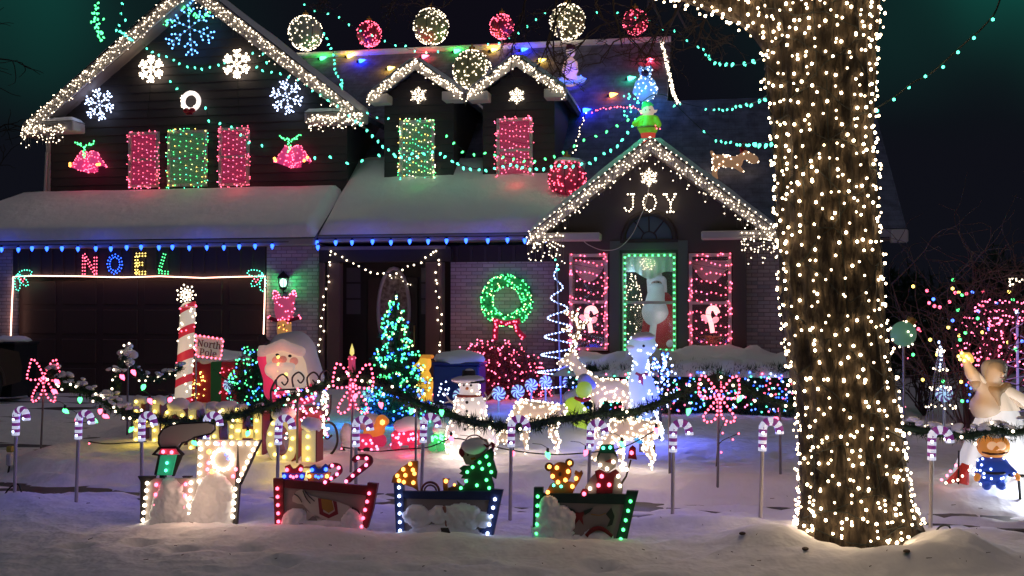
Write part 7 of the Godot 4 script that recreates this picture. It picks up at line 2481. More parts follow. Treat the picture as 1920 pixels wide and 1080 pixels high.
func toy_train() -> void:
	var red := glow("plastic_red", Color(1, 0.05, 0.18), 0.35, Color(0.4, 0.02, 0.05))
	var z := -10.6
	var p := B(672, z)
	var o := thing("lit_toy_engine", "red lit toy engine with a snowy hood beside the orange animal figure", "toy train", p, "lit toy train on the lawn")
	put(o, "glowing_body", blob([[W(652, 836, z), W(690, 838, z), 0.07, 0.07], [W(668, 822, z), W(690, 822, z), 0.05, 0.05]], 0.018, 0.03), red)
	put(o, "snow_cap", cap(W(653, 815, z), Vector3(0.1, 0.11, 0.1)), mats["snow"])
	put(o, "snow_cap", cap(W(655, 838, z + 0.06), Vector3(0.09, 0.07, 0.06)), mats["snow"])
	for px in [648, 668, 688]:
		put(o, "wheel", Shape.new().lathe([Vector2(0, -0.02), Vector2(0.05, -0.02), Vector2(0.05, 0.02), Vector2(0, 0.02)], W(px, 848, z + 0.08), 12, Basis(Vector3.RIGHT, PI / 2)), mats["dark"])
	bulbs(o, sprinkle(W(676, 850, z + 0.08), W(708, 822, z + 0.1), 12), "p", 0.015)
	# orange animal
	p = B(702, z - 0.2)
	o = thing("animal_figure_light", "orange lit animal figure in red riding the toy train", "lawn figure", p)
	put(o, "glowing_body", blob([[W(694, 812, z - 0.2), W(706, 808, z - 0.2), 0.075, 0.08], [W(712, 806, z - 0.2), W(716, 792, z - 0.2), 0.045, 0.05], [W(716, 788, z - 0.2), W(722, 790, z - 0.15), 0.06, 0.045]], 0.016, 0.04), glowing("orange", Color(1, 0.33, 0.06), 0.36))
	put(o, "glowing_shirt", blob([[W(692, 826, z - 0.2), W(712, 826, z - 0.2), 0.075, 0.075], [W(700, 845, z - 0.2), W(700, 858, z - 0.2), 0.04, 0.04]], 0.018, 0.03), red)
	put(o, "snow_cap", cap(W(692, 792, z - 0.25), Vector3(0.15, 0.09, 0.1)), mats["snow"])
	bulbs(o, [W(717, 792, z - 0.08)], "o", 0.03)
	# red and green cars
	for c in [[738, 792, 850, 800, "red", "glowing pink red toy train car under a slab of snow"], [812, 838, 855, 822, "green", "little green lit toy train car at the snowman's foot"]]:
		var x0 := X(c[0], z)
		var x1 := X(c[1], z)
		var m := red if c[4] == "red" else glow("plastic_green", Color(0.1, 1, 0.3), 0.3, Color(0.03, 0.3, 0.08))
		p = B((c[0] + c[1]) / 2.0, z)
		o = thing("lit_toy_car", c[5], "toy train", p, "lit toy train on the lawn")
		var h: float = 0.2 if c[4] == "red" else 0.17
		put(o, "glowing_body", bx(x0, x1, p.y + 0.05, p.y + h, z - 0.12, z + 0.1, 0.03), m)
		for e in [0.2, 0.8]:
			put(o, "wheel", Shape.new().lathe([Vector2(0, -0.02), Vector2(0.045, -0.02), Vector2(0.045, 0.02), Vector2(0, 0.02)], Vector3(lerpf(x0, x1, e), p.y + 0.045, z + 0.12), 12, Basis(Vector3.RIGHT, PI / 2)), m)
		put(o, "snow_cap", cap(Vector3((x0 + x1) / 2, p.y + h + 0.05, z), Vector3((x1 - x0) * 0.53, 0.075, 0.14)), mats["snow"])
		bulbs(o, sprinkle(Vector3(x0, p.y + 0.04, z + 0.11), Vector3(x1, p.y + h, z + 0.13), 26), "p" if c[4] == "red" else "g", 0.0135)
	lamp("lit_toy_train", W(765, 850, z + 0.35), Color(1, 0.12, 0.35), 0.05, 0.1)
	lamp("lit_toy_train", W(825, 858, z + 0.3), Color(0.15, 1, 0.35), 0.025, 0.1)

# ---------------------------------------------------------------- along the street
func cane(h: float, label: String, at: Vector3, proto: Node3D) -> Node3D:
	if proto:
		var c := copy(proto, label, at)
		c.scale.y = 1.0
		return c
	var o := thing("candy_cane_light", label, "candy cane light", at, "striped candy canes along the walk")
	# the top of the cane is the origin's height h
	var r := 0.033
	var way := []
	for i in 15:
		way.append(Vector3(-0.062, -0.235 + 0.2 * i / 14.0, 0))
	way.append_array(arc(Vector3(0.0, -0.062, 0), 0.062, PI, 0.12, 12))
	way.append(Vector3(0.066, -0.075, 0))
	way.append(Vector3(0.068, -0.095, 0))
	for i in range(0, way.size() - 1, 2):
		var seg := Shape.new().tube(way.slice(i, mini(i + 3, way.size())), r, r, 10, false, i == 0 or i >= way.size() - 3)
		if i % 4 == 0:
			part(o, "glowing_stripe", seg, glow("cane_white", Color(0.72, 0.76, 1.0), 0.6, Color(0.6, 0.6, 0.65)))
		else:
			part(o, "glowing_dark_stripe", seg, glow("cane_purple", Color(0.4, 0.06, 0.5), 0.24, Color(0.2, 0.03, 0.14)))
	for p in [Vector3(-0.062, -0.09, 0.026), Vector3(-0.062, -0.2, 0.026), Vector3(0.06, -0.075, 0.026)]:
		part(o, "light_bulb", bulb_mesh(0.015), bulb_mat("c", 1.2), p)
	part(o, "stake", Shape.new().tube([Vector3(-0.062, -0.235, 0), Vector3(-0.062, -h - 0.3, 0)], 0.0155, 0.0155, 7), mat("stake_white", Color(0.42, 0.39, 0.42), 0.5))
	return o

func yard_front() -> void:
	var proto: Node3D = null
	var z := -8.25
	for c in [[40, 768, "first by the driveway edge"], [160, 775, "second, before the open driveway"], [277, 778, "third, left of the sawn smoke plume"], [400, 778, "fourth, behind the tip of the smoke plume"], [535, 784, "fifth, between giant letter O and exclamation mark"], [680, 786, "sixth, in front of the orange animal figure"], [808, 781, "seventh, sparkling beside the green toy car"], [973, 785, "eighth, standing alone below the grazing reindeer"], [1121, 793, "ninth, behind the waving board snowman"], [1277, 793, "tenth, in open snow below the blue tree"], [1446, 790, "eleventh, just before the big trunk"], [1764, 806, "twelfth, past the big trunk"]]:
		var t := W(c[0], c[1], z)
		var g := H(t.x, z)
		var o := cane(0.85, "striped lit candy cane on a stake, %s" % c[2], t, proto)
		if proto == null:
			proto = o
		lamp("candy_cane", t + Vector3(0.0, -0.05, -0.14), Color(0.4, 0.36, 1.0), 0.055, 0.06)
		o.rotation = Vector3(0, rng.randf_range(-0.22, 0.22), rng.randf_range(-0.035, 0.035))
		o.scale = Vector3.ONE * rng.randf_range(0.88, 0.96)
	# loose cable with large bulbs slung along the canes
	strand("slack dark cable of large red and green bulbs slung between the candy canes", [640, 838, -9.6, 700, 846, -9.6, 760, 842, -9.6, 805, 838, -9.5, 850, 822, -9.5, 900, 832, -9.5, 970, 846, -9.4, 1040, 852, -9.4, 1110, 848, -9.3, 1170, 838, -9.3, 1230, 806, -9.3], "r", 90.0, 0.01, "mini", false)
	strand("thin dark wire hanging on the canes left of the giant letters", [166, 828, -9.8, 200, 832, -9.8, 240, 830, -9.8, 275, 828, -9.8], "r", 90.0, 0.01, "mini", false, "", "cable", "cable")
	var sets := {"g": [], "r": []}
	for b in [[828, 772, "g"], [772, 770, "g"], [846, 822, "r"], [890, 836, "g"], [961, 850, "r"], [1027, 852, "g"], [1099, 848, "r"], [1166, 832, "g"], [1230, 806, "r"], [122, 770, "g"], [150, 749, "g"], [101, 733, "r"], [106, 715, "r"], [188, 770, "r"], [197, 780, "r"], [247, 804, "g"], [229, 706, "r"], [250, 697, "r"], [269, 725, "g"], [281, 751, "r"], [319, 749, "r"], [364, 830, "g"], [465, 812, "g"], [666, 742, "r"], [714, 758, "r"], [1291, 770, "g"], [1387, 746, "g"], [1455, 786, "r"], [145, 786, "r"], [176, 788, "g"]]:
		var zz := (-10.0 if b[0] < 300 else -9.3) if b[1] > 800 else -9.5
		var p := W(b[0], b[1], zz)
		var nmk := "green" if b[2] == "g" else "red"
		sets[b[2]].append(p)
	var near := {"g": "large green bulbs hanging along the garlands and slack cable", "r": "large red bulbs hanging along the garlands and slack cable"}
	for k in sets:
		var o := thing("large_bulb_string", near[k], "string lights", sets[k][0])
		bulbs(o, sets[k], k, 0.024, true, "cone", 1.0, true)
		var so := Shape.new()
		for p in sets[k]:
			so.tube([p + Vector3(0, 0.018, 0), p + Vector3(0, 0.055, 0)], 0.015, 0.012, 6)
			so.tube([p + Vector3(0, 0.055, 0), p + Vector3(-0.06, 0.085, -0.01), p + Vector3(-0.14, 0.09, -0.02)], 0.003, 0.003, 3)
		stuff(put(o, "sockets", so, mats["wire"]))
	locomotive()
	red_wagon()
	blue_wagon()
	green_wagon()
	# odds and ends lying about
	var tg := thing("adapter_plug", "yellow and white plug box on the snow by the first cane", "plug", W(24, 858, -9.4))
	put(tg, "plug_box", Shape.new().box(W(18, 862, -9.4), Vector3(0.06, 0.12, 0.05), Transform3D(), 0.012), mats["white_cord"])
	put(tg, "cover", Shape.new().box(W(20, 842, -9.4), Vector3(0.07, 0.06, 0.06), Transform3D(), 0.012), mat("yellow_plastic", Color(0.45, 0.36, 0.06), 0.5))
	put(tg, "stake", Shape.new().tube([W(18, 872, -9.42), B(18, -9.42)], 0.01, 0.01, 5), mats["wire"])
	for c in [["dark cable curving out of the snow at the last candy cane", [1752, 1003, 1762, 988, 1778, 986, 1790, 1005, 1800, 1020, 1814, 1022], -7.9], ["black cable splayed on the snow by the first candy cane", [4, 935, 18, 915, 34, 908, 42, 930, 46, 945], -8.3]]:
		var way := smooth(Ws(c[1], c[2]))
		var o := thing("ground_cable", c[0], "cable", way[0])
		put(o, "cord", Shape.new().tube(way, 0.007, 0.007, 5), mats["wire"])
	var lit := Shape.new()
	for i in 70:
		var gp := G(rng.randf_range(0, 1920), rng.randf_range(930, 1075))
		var a := rng.randf() * TAU
		var l := rng.randf_range(0.01, 0.045)
		lit.tube([gp + Vector3(0, 0.004, 0), gp + Vector3(cos(a) * l, 0.008, sin(a) * l)], 0.0022, 0.0015, 4)
	var lo := part(self, "twig_litter", lit, mats["dead_twig"])
	stuff(lo)
	lo.set_meta("label", "scattered bits of twig lying on the street edge snow")
	for f in [[1392, 1008, "by the trunk mound", 0.03], [1510, 1035, "in the slope before the trunk", 0.035], [1700, 1042, "on the far side of the mound", 0.03]]:
		var gp := G(f[0], f[1])
		var o := thing("dead_leaf", "curled brown leaf on the snow %s" % f[2], "leaf", gp)
		part(o, "blade", Shape.new().ball(Vector3(0, 0.012, 0), Vector3(f[3], 0.01, 0.022), Basis(Vector3.UP, f[3] * 40)), mat("dead_leaf", Color(0.06, 0.035, 0.02), 0.8))
	for f in [[1205, 840, Color(0.3, 0.29, 0.27), "grey paper tag hanging under the standing reindeer", "grey"], [1222, 842, Color(0.45, 0.36, 0.08), "yellow paper tag hanging under the standing reindeer", "yellow"], [741, 852, Color(0.22, 0.24, 0.28), "grey paper tag beside the red toy car", "slate"], [292, 850, Color(0.2, 0.19, 0.24), "grey tag behind the smokestack near the first letter", "tag"], [343, 850, Color(0.24, 0.22, 0.26), "larger grey tag behind the smoke plume", "tag2"]]:
		var p := W(f[0], f[1], -10.9)
		var o := thing("paper_tag", f[3], "tag", p)
		put(o, "tag", Shape.new().box(p, Vector3(0.075, 0.085, 0.004)), mat("tag_" + f[4], f[2], 0.7))
		put(o, "string", Shape.new().tube([p + Vector3(0, 0.04, 0), p + Vector3(-0.02, 0.12, 0)], 0.003, 0.003, 3), mats["wire"])

func row(px: Array, n: int, z: float) -> Array:
	var out := []
	for i in n:
		var t := float(i) / maxi(n - 1, 1)
		out.append(W(lerpf(px[0], px[2], t), lerpf(px[1], px[3], t), z + 0.014))
	return out

# wind-packed snow stuck to a board: lumps [px, py, rx, ry] under one crust
func drift(o: Node, lumps: Array, z: float) -> void:
	var lo := Vector2(1e9, 1e9)
	var hi := -lo
	var ls := []
	for l in lumps:
		var c := W(l[0], l[1], z)
		var u := W(l[0] + 1, l[1], z).x - c.x
		ls.append([c.x, c.y, l[2] * u, l[3] * u])
		lo = lo.min(Vector2(c.x - l[2] * u * 1.3, c.y - l[3] * u * 1.3))
		hi = hi.max(Vector2(c.x + l[2] * u * 1.3, c.y + l[3] * u * 1.3))
	var nx := int((hi.x - lo.x) / 0.0085)
	var ny := int((hi.y - lo.y) / 0.0085)
	var grid := []
	for j in ny + 1:
		var line := []
		for i in nx + 1:
			var p := Vector3(lerpf(lo.x, hi.x, float(i) / nx), lerpf(lo.y, hi.y, float(j) / ny), z)
			var w := bumps.get_noise_3d(p.x * 7.0, p.y * 7.0, 1.0) * 0.5 + fine.get_noise_3d(p.x * 14.0, p.y * 14.0, 5.0) * 0.45
			var t := -0.3
			for l in ls:
				var q := Vector2((p.x - l[0]) / l[2], (p.y - l[1]) / l[3]).length()
				t = maxf(t, 1.0 - q + w * 0.3)
			var low := ss(lo.y + 0.14, lo.y, p.y)
			var th := (0.05 * sqrt(maxf(t, 0.0)) * (1.0 + w * 0.6) + 0.07 * low) if t > 0.0 else -0.02
			line.append(p + Vector3(0, 0, th))
		grid.append(line)
	put(o, "snow_drift", sheet(grid, Vector3.BACK, null, z - 0.001), mats["snow"])

const CZ := -7.6

func locomotive() -> void:
	var z := CZ
	var o := thing("board_locomotive", "sawn board locomotive edged in white bulbs with lit cab window and smoke plume", "train cutout", B(355, z), "sawn wooden train along the street")
	var grey := mat("board_grey", Color(0.4, 0.37, 0.36), 0.8)
	var dk := mat("board_edge", Color(0.03, 0.025, 0.028), 0.7)
	put(o, "boiler_board", board([272, 897, 448, 897, 440, 990, 268, 986], z, 0.02), grey)
	put(o, "edge_board", board([264, 896, 274, 897, 272, 985, 262, 984], z + 0.003, 0.03), dk)
	put(o, "edge_board", board([446, 830, 450, 898, 443, 992, 436, 992, 441, 898], z + 0.004, 0.03), dk)
	put(o, "cowcatcher", board([258, 893, 290, 893, 289, 897, 268, 912], z + 0.008, 0.03), dk)
	put(o, "cab_board", board([371, 824, 487, 826, 466, 868, 447, 909, 368, 908], z + 0.002, 0.02), mat("cab_cream", Color(0.5, 0.45, 0.4), 0.8))
	put(o, "cab_edge", board([484, 825, 491, 825, 452, 909, 445, 909], z - 0.022, 0.02), dk)
	put(o, "stack", board([294, 891, 301, 854, 330, 853, 321, 891], z, 0.02), glow("stack_glow", Color(0.05, 0.8, 0.4), 0.22, Color(0.03, 0.3, 0.16)))
	put(o, "stack_edge", board([289, 890, 293, 892, 300, 853, 290, 851, 299, 842, 328, 841, 339, 853, 331, 853, 322, 893, 326, 893, 341, 856, 345, 852, 330, 837, 297, 838, 284, 853, 296, 855], z - 0.022, 0.016), dk)
	put(o, "stack_rim", board([297, 852, 301, 842, 328, 842, 333, 852], z + 0.004, 0.02), glow("stack_rim_glow", Color(1, 0.1, 0.2), 0.25, Color(0.4, 0.03, 0.06)))
	put(o, "smoke_board", board([304, 843, 299, 830, 299, 818, 306, 806, 320, 799, 340, 796, 362, 795, 388, 793, 399, 797, 400, 805, 393, 812, 378, 816, 362, 819, 348, 827, 338, 830, 332, 838, 327, 844], z - 0.03, 0.02), mat("smoke_grey", Color(0.36, 0.33, 0.33), 0.9))
	put(o, "smoke_edge", board([302, 846, 296, 832, 296, 816, 304, 803, 320, 796, 340, 793, 362, 792, 389, 790, 402, 795, 403, 807, 395, 815, 379, 819, 363, 822, 350, 830, 341, 833, 335, 841, 329, 848], z - 0.055, 0.02), dk)
	put(o, "support_post", Shape.new().box(Vector3(B(310, z - 0.1).x, 0.3, z - 0.08), Vector3(0.04, 0.62, 0.04)), dk)
	var w := []
	w.append_array(row([276, 906, 268, 975], 6, z + 0.003))
	w.append_array(row([358, 905, 353, 963], 5, z))
	w.append_array(row([441, 917, 437, 969], 5, z + 0.004))
	for l in [[374, 831, 480, 832, 8], [480, 832, 447, 901, 7], [376, 842, 373, 902, 5]]:
		w.append_array(row([l[0], l[1], l[2], l[3]], l[4], z + 0.004))
	for i in 13:
		var t := TAU * i / 13
		w.append(W(417 + 19 * cos(t), 862 + 19 * sin(t), z + 0.016))
	bulbs(o, w, "w", 0.016, true, "mini", 1.3)
	var r := row([293, 909, 291, 946], 3, z)
	r.append_array(row([348, 908, 345, 972], 4, z))
	r.append_array(Ws([409, 832, 418, 838, 391, 868, 389, 880, 442, 880, 437, 893, 306, 847, 322, 848], z + 0.016))
	bulbs(o, r, "r", 0.016, true, "mini", 1.2)
	bulbs(o, Ws([392, 847, 398, 884, 405, 898], z + 0.016), "o", 0.02, true, "mini", 1.1)
	bulbs(o, Ws([424, 852, 428, 860], z + 0.016), "s", 0.012, true, "mini", 0.6)
	bulbs(o, Ws([313, 868, 311, 882], z + 0.014), "t", 0.013, true)
	put(o, "headlamp_shade", board([341, 893, 359, 893, 357, 896, 343, 896], z + 0.03, 0.03), dk)
	drift(o, [[318, 955, 36, 44], [400, 950, 40, 58], [355, 988, 88, 22], [320, 915, 24, 16]], z + 0.004)
	for p in [W(420, 865, z + 0.22), W(350, 935, z + 0.25)]:
		lamp("board_locomotive", p, Color(1, 0.82, 0.68), 0.03, 0.1)

func wagon(nm: String, label: String, px: float, post_l: Array, bar: Array, post_r: Array, panel: Array, m: Material) -> Node3D:
	var z := CZ
	var o := thing(nm, label, "train cutout", B(px, z), "sawn wooden train along the street")
	put(o, "end_post", board(post_l, z + 0.012, 0.04), m)
	put(o, "end_post", board(post_r, z + 0.012, 0.04), m)
	put(o, "top_rail", board(bar, z + 0.008, 0.034), m)
	put(o, "panel", board(panel, z - 0.004, 0.012), mat("panel_pale", Color(0.3, 0.24, 0.23), 0.8))
	return o

func dashes(px: Array, z: float, r: float, m: Material, o: Node, nm: String) -> void:
	for l in px:
		put(o, nm, Shape.new().tube(smooth(Ws(l, z), 4), r, r * 0.7, 5), m)

func red_wagon() -> void:
	var z := CZ
	var m := mat("wagon_red", Color(0.12, 0.008, 0.014), 0.55)
	var o := wagon("board_wagon", "dark red board wagon with painted horse and candy canes on top", 605, [512, 897, 531, 897, 532, 993, 515, 991], [531, 899, 690, 911, 690, 929, 531, 914], [689, 905, 708, 907, 699, 955, 685, 1002, 677, 998, 684, 950], [530, 912, 690, 926, 680, 996, 530, 991], m)
	bulbs(o, row([520, 916, 522, 978], 5, z + 0.012), "r", 0.015, true)
	bulbs(o, row([692, 925, 677, 987], 5, z + 0.012), "r", 0.015, true)
	# little trains
	for t in [[530, "wagon_toy_blue", Color(0.03, 0.06, 0.25), "r", "s"], [577, "wagon_toy_gold", Color(0.35, 0.17, 0.03), "s", "o"]]:
		var x: float = t[0]
		put(o, "toy_board", board([x - 2, 886, x + 43, 886, x + 37, 905, x + 1, 905], z - 0.02, 0.018), mat(t[1], t[2], 0.6))
		put(o, "toy_board", board([x + 6, 887, x + 4, 874, x + 12, 871, x + 18, 879, x + 24, 878, x + 32, 870, x + 38, 874, x + 35, 887], z - 0.014, 0.018), mat("toy_dark_" + t[3], Color(0.2, 0.01, 0.02) if t[3] == "r" else Color(0.02, 0.06, 0.15), 0.6))
		bulbs(o, Ws([x + 8, 881, x + 34, 880], z), t[3], 0.016, true)
		bulbs(o, Ws([x + 3, 893, x + 36, 893], z), t[4], 0.016, true)
		bulbs(o, Ws([x + 15, 893, x + 20, 895, x + 26, 893], z), t[3], 0.012, true)
	# candy canes
	for c in [[[612, 903, 626, 894, 638, 884, 636, 874, 624, 872, 617, 877], 0.017], [[652, 901, 672, 884, 692, 868, 693, 860, 684, 857, 670, 858, 663, 864], 0.024]]:
		var way := smooth(Ws(c[0], z - 0.02), 5)
		put(o, "candy_cane_board", Shape.new().tube(way, c[1], c[1], 7), mat("cane_board", Color(0.14, 0.008, 0.03), 0.5))
		var pts := along(way, 0.056 if c[1] < 0.02 else 0.066)
		for i in pts.size():
			pts[i] += Vector3(0, 0, c[1] + 0.012)
		bulbs(o, pts, "p", 0.0145, true)
	# painted horse, cut from thin board and laid on the panel
	var hz := z + 0.004
	var coat := mat("horse_paint", Color(0.6, 0.53, 0.47), 0.8)
	put(o, "horse_board", board([548, 932, 556, 921, 566, 917, 572, 923, 584, 930, 606, 936, 634, 941, 654, 949, 661, 960, 656, 974, 640, 978, 606, 974, 588, 968, 576, 955, 568, 946, 557, 944, 548, 940], hz, 0.006), coat)
	put(o, "horse_leg_board", board([590, 966, 600, 970, 611, 985, 622, 993, 616, 997, 602, 989], hz, 0.006), coat)
	put(o, "horse_leg_board", board([640, 974, 656, 970, 662, 984, 668, 992, 660, 994, 648, 984], hz, 0.006), coat)
	put(o, "horse_leg_board", board([576, 958, 588, 966, 576, 976, 562, 979, 560, 974, 571, 971], hz, 0.006), coat)
	put(o, "painted_hoof", board([614, 995, 622, 992, 627, 997, 617, 1000], hz + 0.003, 0.006), mats["paint_dark"] if mats.has("paint_dark") else mat("paint_dark", Color(0.05, 0.04, 0.04), 0.7))
	put(o, "painted_saddle", board([602, 935, 622, 938, 626, 956, 616, 962, 604, 954], hz + 0.004, 0.006), mat("saddle_ochre", Color(0.35, 0.18, 0.03), 0.7))
	put(o, "painted_cloth", board([596, 934, 603, 935, 606, 960, 617, 965, 628, 958, 624, 939, 631, 941, 634, 964, 616, 972, 599, 964], hz + 0.003, 0.005), mat("strap_red", Color(0.22, 0.02, 0.03), 0.7))
	dashes([[572, 921, 580, 931, 590, 940], [568, 920, 574, 934, 582, 944], [552, 926, 560, 932, 566, 942]], hz + 0.006, 0.005, mats["paint_dark"], o, "painted_mane")
	dashes([[660, 952, 672, 958, 675, 972]], hz + 0.006, 0.009, mats["paint_dark"], o, "painted_tail")
	drift(o, [[552, 982, 26, 26], [612, 996, 78, 20], [660, 982, 22, 26]], z + 0.012)

func blue_wagon() -> void:
	var z := CZ
	var m := mat("wagon_blue", Color(0.012, 0.025, 0.1), 0.55)
	var o := wagon("board_wagon", "dark blue board wagon with sawn fir tree and yellow cap on top", 840, [738, 906, 756, 906, 758, 1006, 743, 1008], [756, 921, 922, 921, 922, 938, 756, 935], [921, 917, 943, 919, 938, 940, 922, 1016, 897, 1016, 893, 998, 907, 990], [756, 934, 922, 936, 905, 1000, 756, 1003], m)
	bulbs(o, row([748, 914, 750, 995], 6, z + 0.012), "c", 0.014, true)
	bulbs(o, row([928, 936, 914, 1000], 5, z + 0.012), "c", 0.014, true)
	# cap
	put(o, "cap_board", board([734, 905, 737, 893, 752, 877, 770, 865, 783, 864, 783, 880, 781, 898, 784, 921, 776, 915, 757, 908], z - 0.01, 0.02), mat("cap_ochre", Color(0.2, 0.1, 0.015), 0.6))
	bulbs(o, Ws([769, 870, 756, 880, 774, 881, 745, 892, 760, 891, 777, 888, 748, 901, 757, 904, 775, 905], z + 0.002), "o", 0.016, true, "mini", 1.1)
	# hoop and horn
	put(o, "hoop_board", Shape.new().tube(arc(W(807, 921, z - 0.015), 0.066, 0, PI, 14), 0.009, 0.009, 6), mat("hoop_red", Color(0.1, 0.03, 0.03), 0.6))
	put(o, "hoop_board", Shape.new().tube(arc(W(807, 921, z - 0.015), 0.045, 0, PI, 12), 0.007, 0.007, 6), mat("hoop_brown", Color(0.15, 0.08, 0.06), 0.6))
	put(o, "horn_board", board([830, 897, 843, 898, 838, 908, 840, 920, 831, 920], z - 0.012, 0.018), mats["cap_ochre"])
	put(o, "horn_board", board([840, 915, 858, 908, 856, 901, 868, 912, 880, 922, 838, 922], z - 0.024, 0.012), mat("paint_dark", Color(0.05, 0.04, 0.04), 0.7))
	bulbs(o, Ws([836, 902], z + 0.003), "o", 0.017, true)
	bulbs(o, Ws([852, 909], z), "o", 0.011, true)
	# snowman head behind the fir
	put(o, "head_board", board([873, 871, 866, 855, 862, 842, 866, 830, 880, 822, 895, 820, 912, 824, 918, 836, 912, 852, 905, 866, 890, 873], z - 0.04, 0.016), mat("head_cream", Color(0.5, 0.4, 0.32), 0.8))
	put(o, "earmuff_board", board([861, 842, 869, 842, 871, 853, 866, 858, 860, 850], z - 0.034, 0.016), mat("muff_red", Color(0.25, 0.01, 0.03), 0.7))
	put(o, "earmuff_band", Shape.new().tube(smooth(Ws([872, 826, 880, 818, 893, 816, 905, 822], z - 0.045)), 0.005, 0.005, 5), mats["muff_red"])
	put(o, "eye_board", Shape.new().ball(W(877, 853, z - 0.036), Vector3(0.008, 0.008, 0.006), Basis(), 8, 5), mats["dark"])
	put(o, "nose_board", board([882, 859, 890, 857, 892, 861, 884, 863], z - 0.034, 0.008), mat("carrot", Color(0.5, 0.15, 0.02), 0.7))
	put(o, "snow_cap", cap(W(890, 835, z - 0.035), Vector3(0.095, 0.055, 0.05)), mats["snow"])
	# fir
	put(o, "fir_board", board([921, 839, 926, 850, 925, 862, 932, 885, 930, 898, 921, 893, 926, 908, 926, 921, 858, 921, 870, 910, 878, 898, 864, 897, 868, 891, 861, 888, 866, 883, 861, 878, 868, 873, 880, 873, 893, 869, 888, 865, 898, 858], z - 0.012, 0.02), mat("fir_green", Color(0.012, 0.05, 0.025), 0.65))
	put(o, "star_board", board([921, 834, 912, 840, 906, 832, 915, 836, 922, 828, 928, 834, 924, 846], z - 0.006, 0.014), mats["muff_red"])
	bulbs(o, Ws([912, 856, 899, 867, 917, 871, 886, 876, 904, 879, 876, 885, 921, 885, 874, 902, 912, 900, 894, 910, 864, 915, 917, 915], z + 0.002), "g", 0.0135, true, "mini", 1.1)
	drift(o, [[782, 970, 26, 22], [822, 966, 20, 16], [868, 970, 40, 26], [835, 1004, 82, 20], [905, 975, 18, 16]], z + 0.004)
	dashes([[833, 950, 836, 975, 838, 990]], z + 0.02, 0.014, mat("paint_rose", Color(0.3, 0.14, 0.12), 0.8), o, "painted_figure")
	put(o, "painted_shoe", board([826, 990, 840, 990, 844, 1000, 828, 1000], z + 0.16, 0.012), mats["paint_dark"])

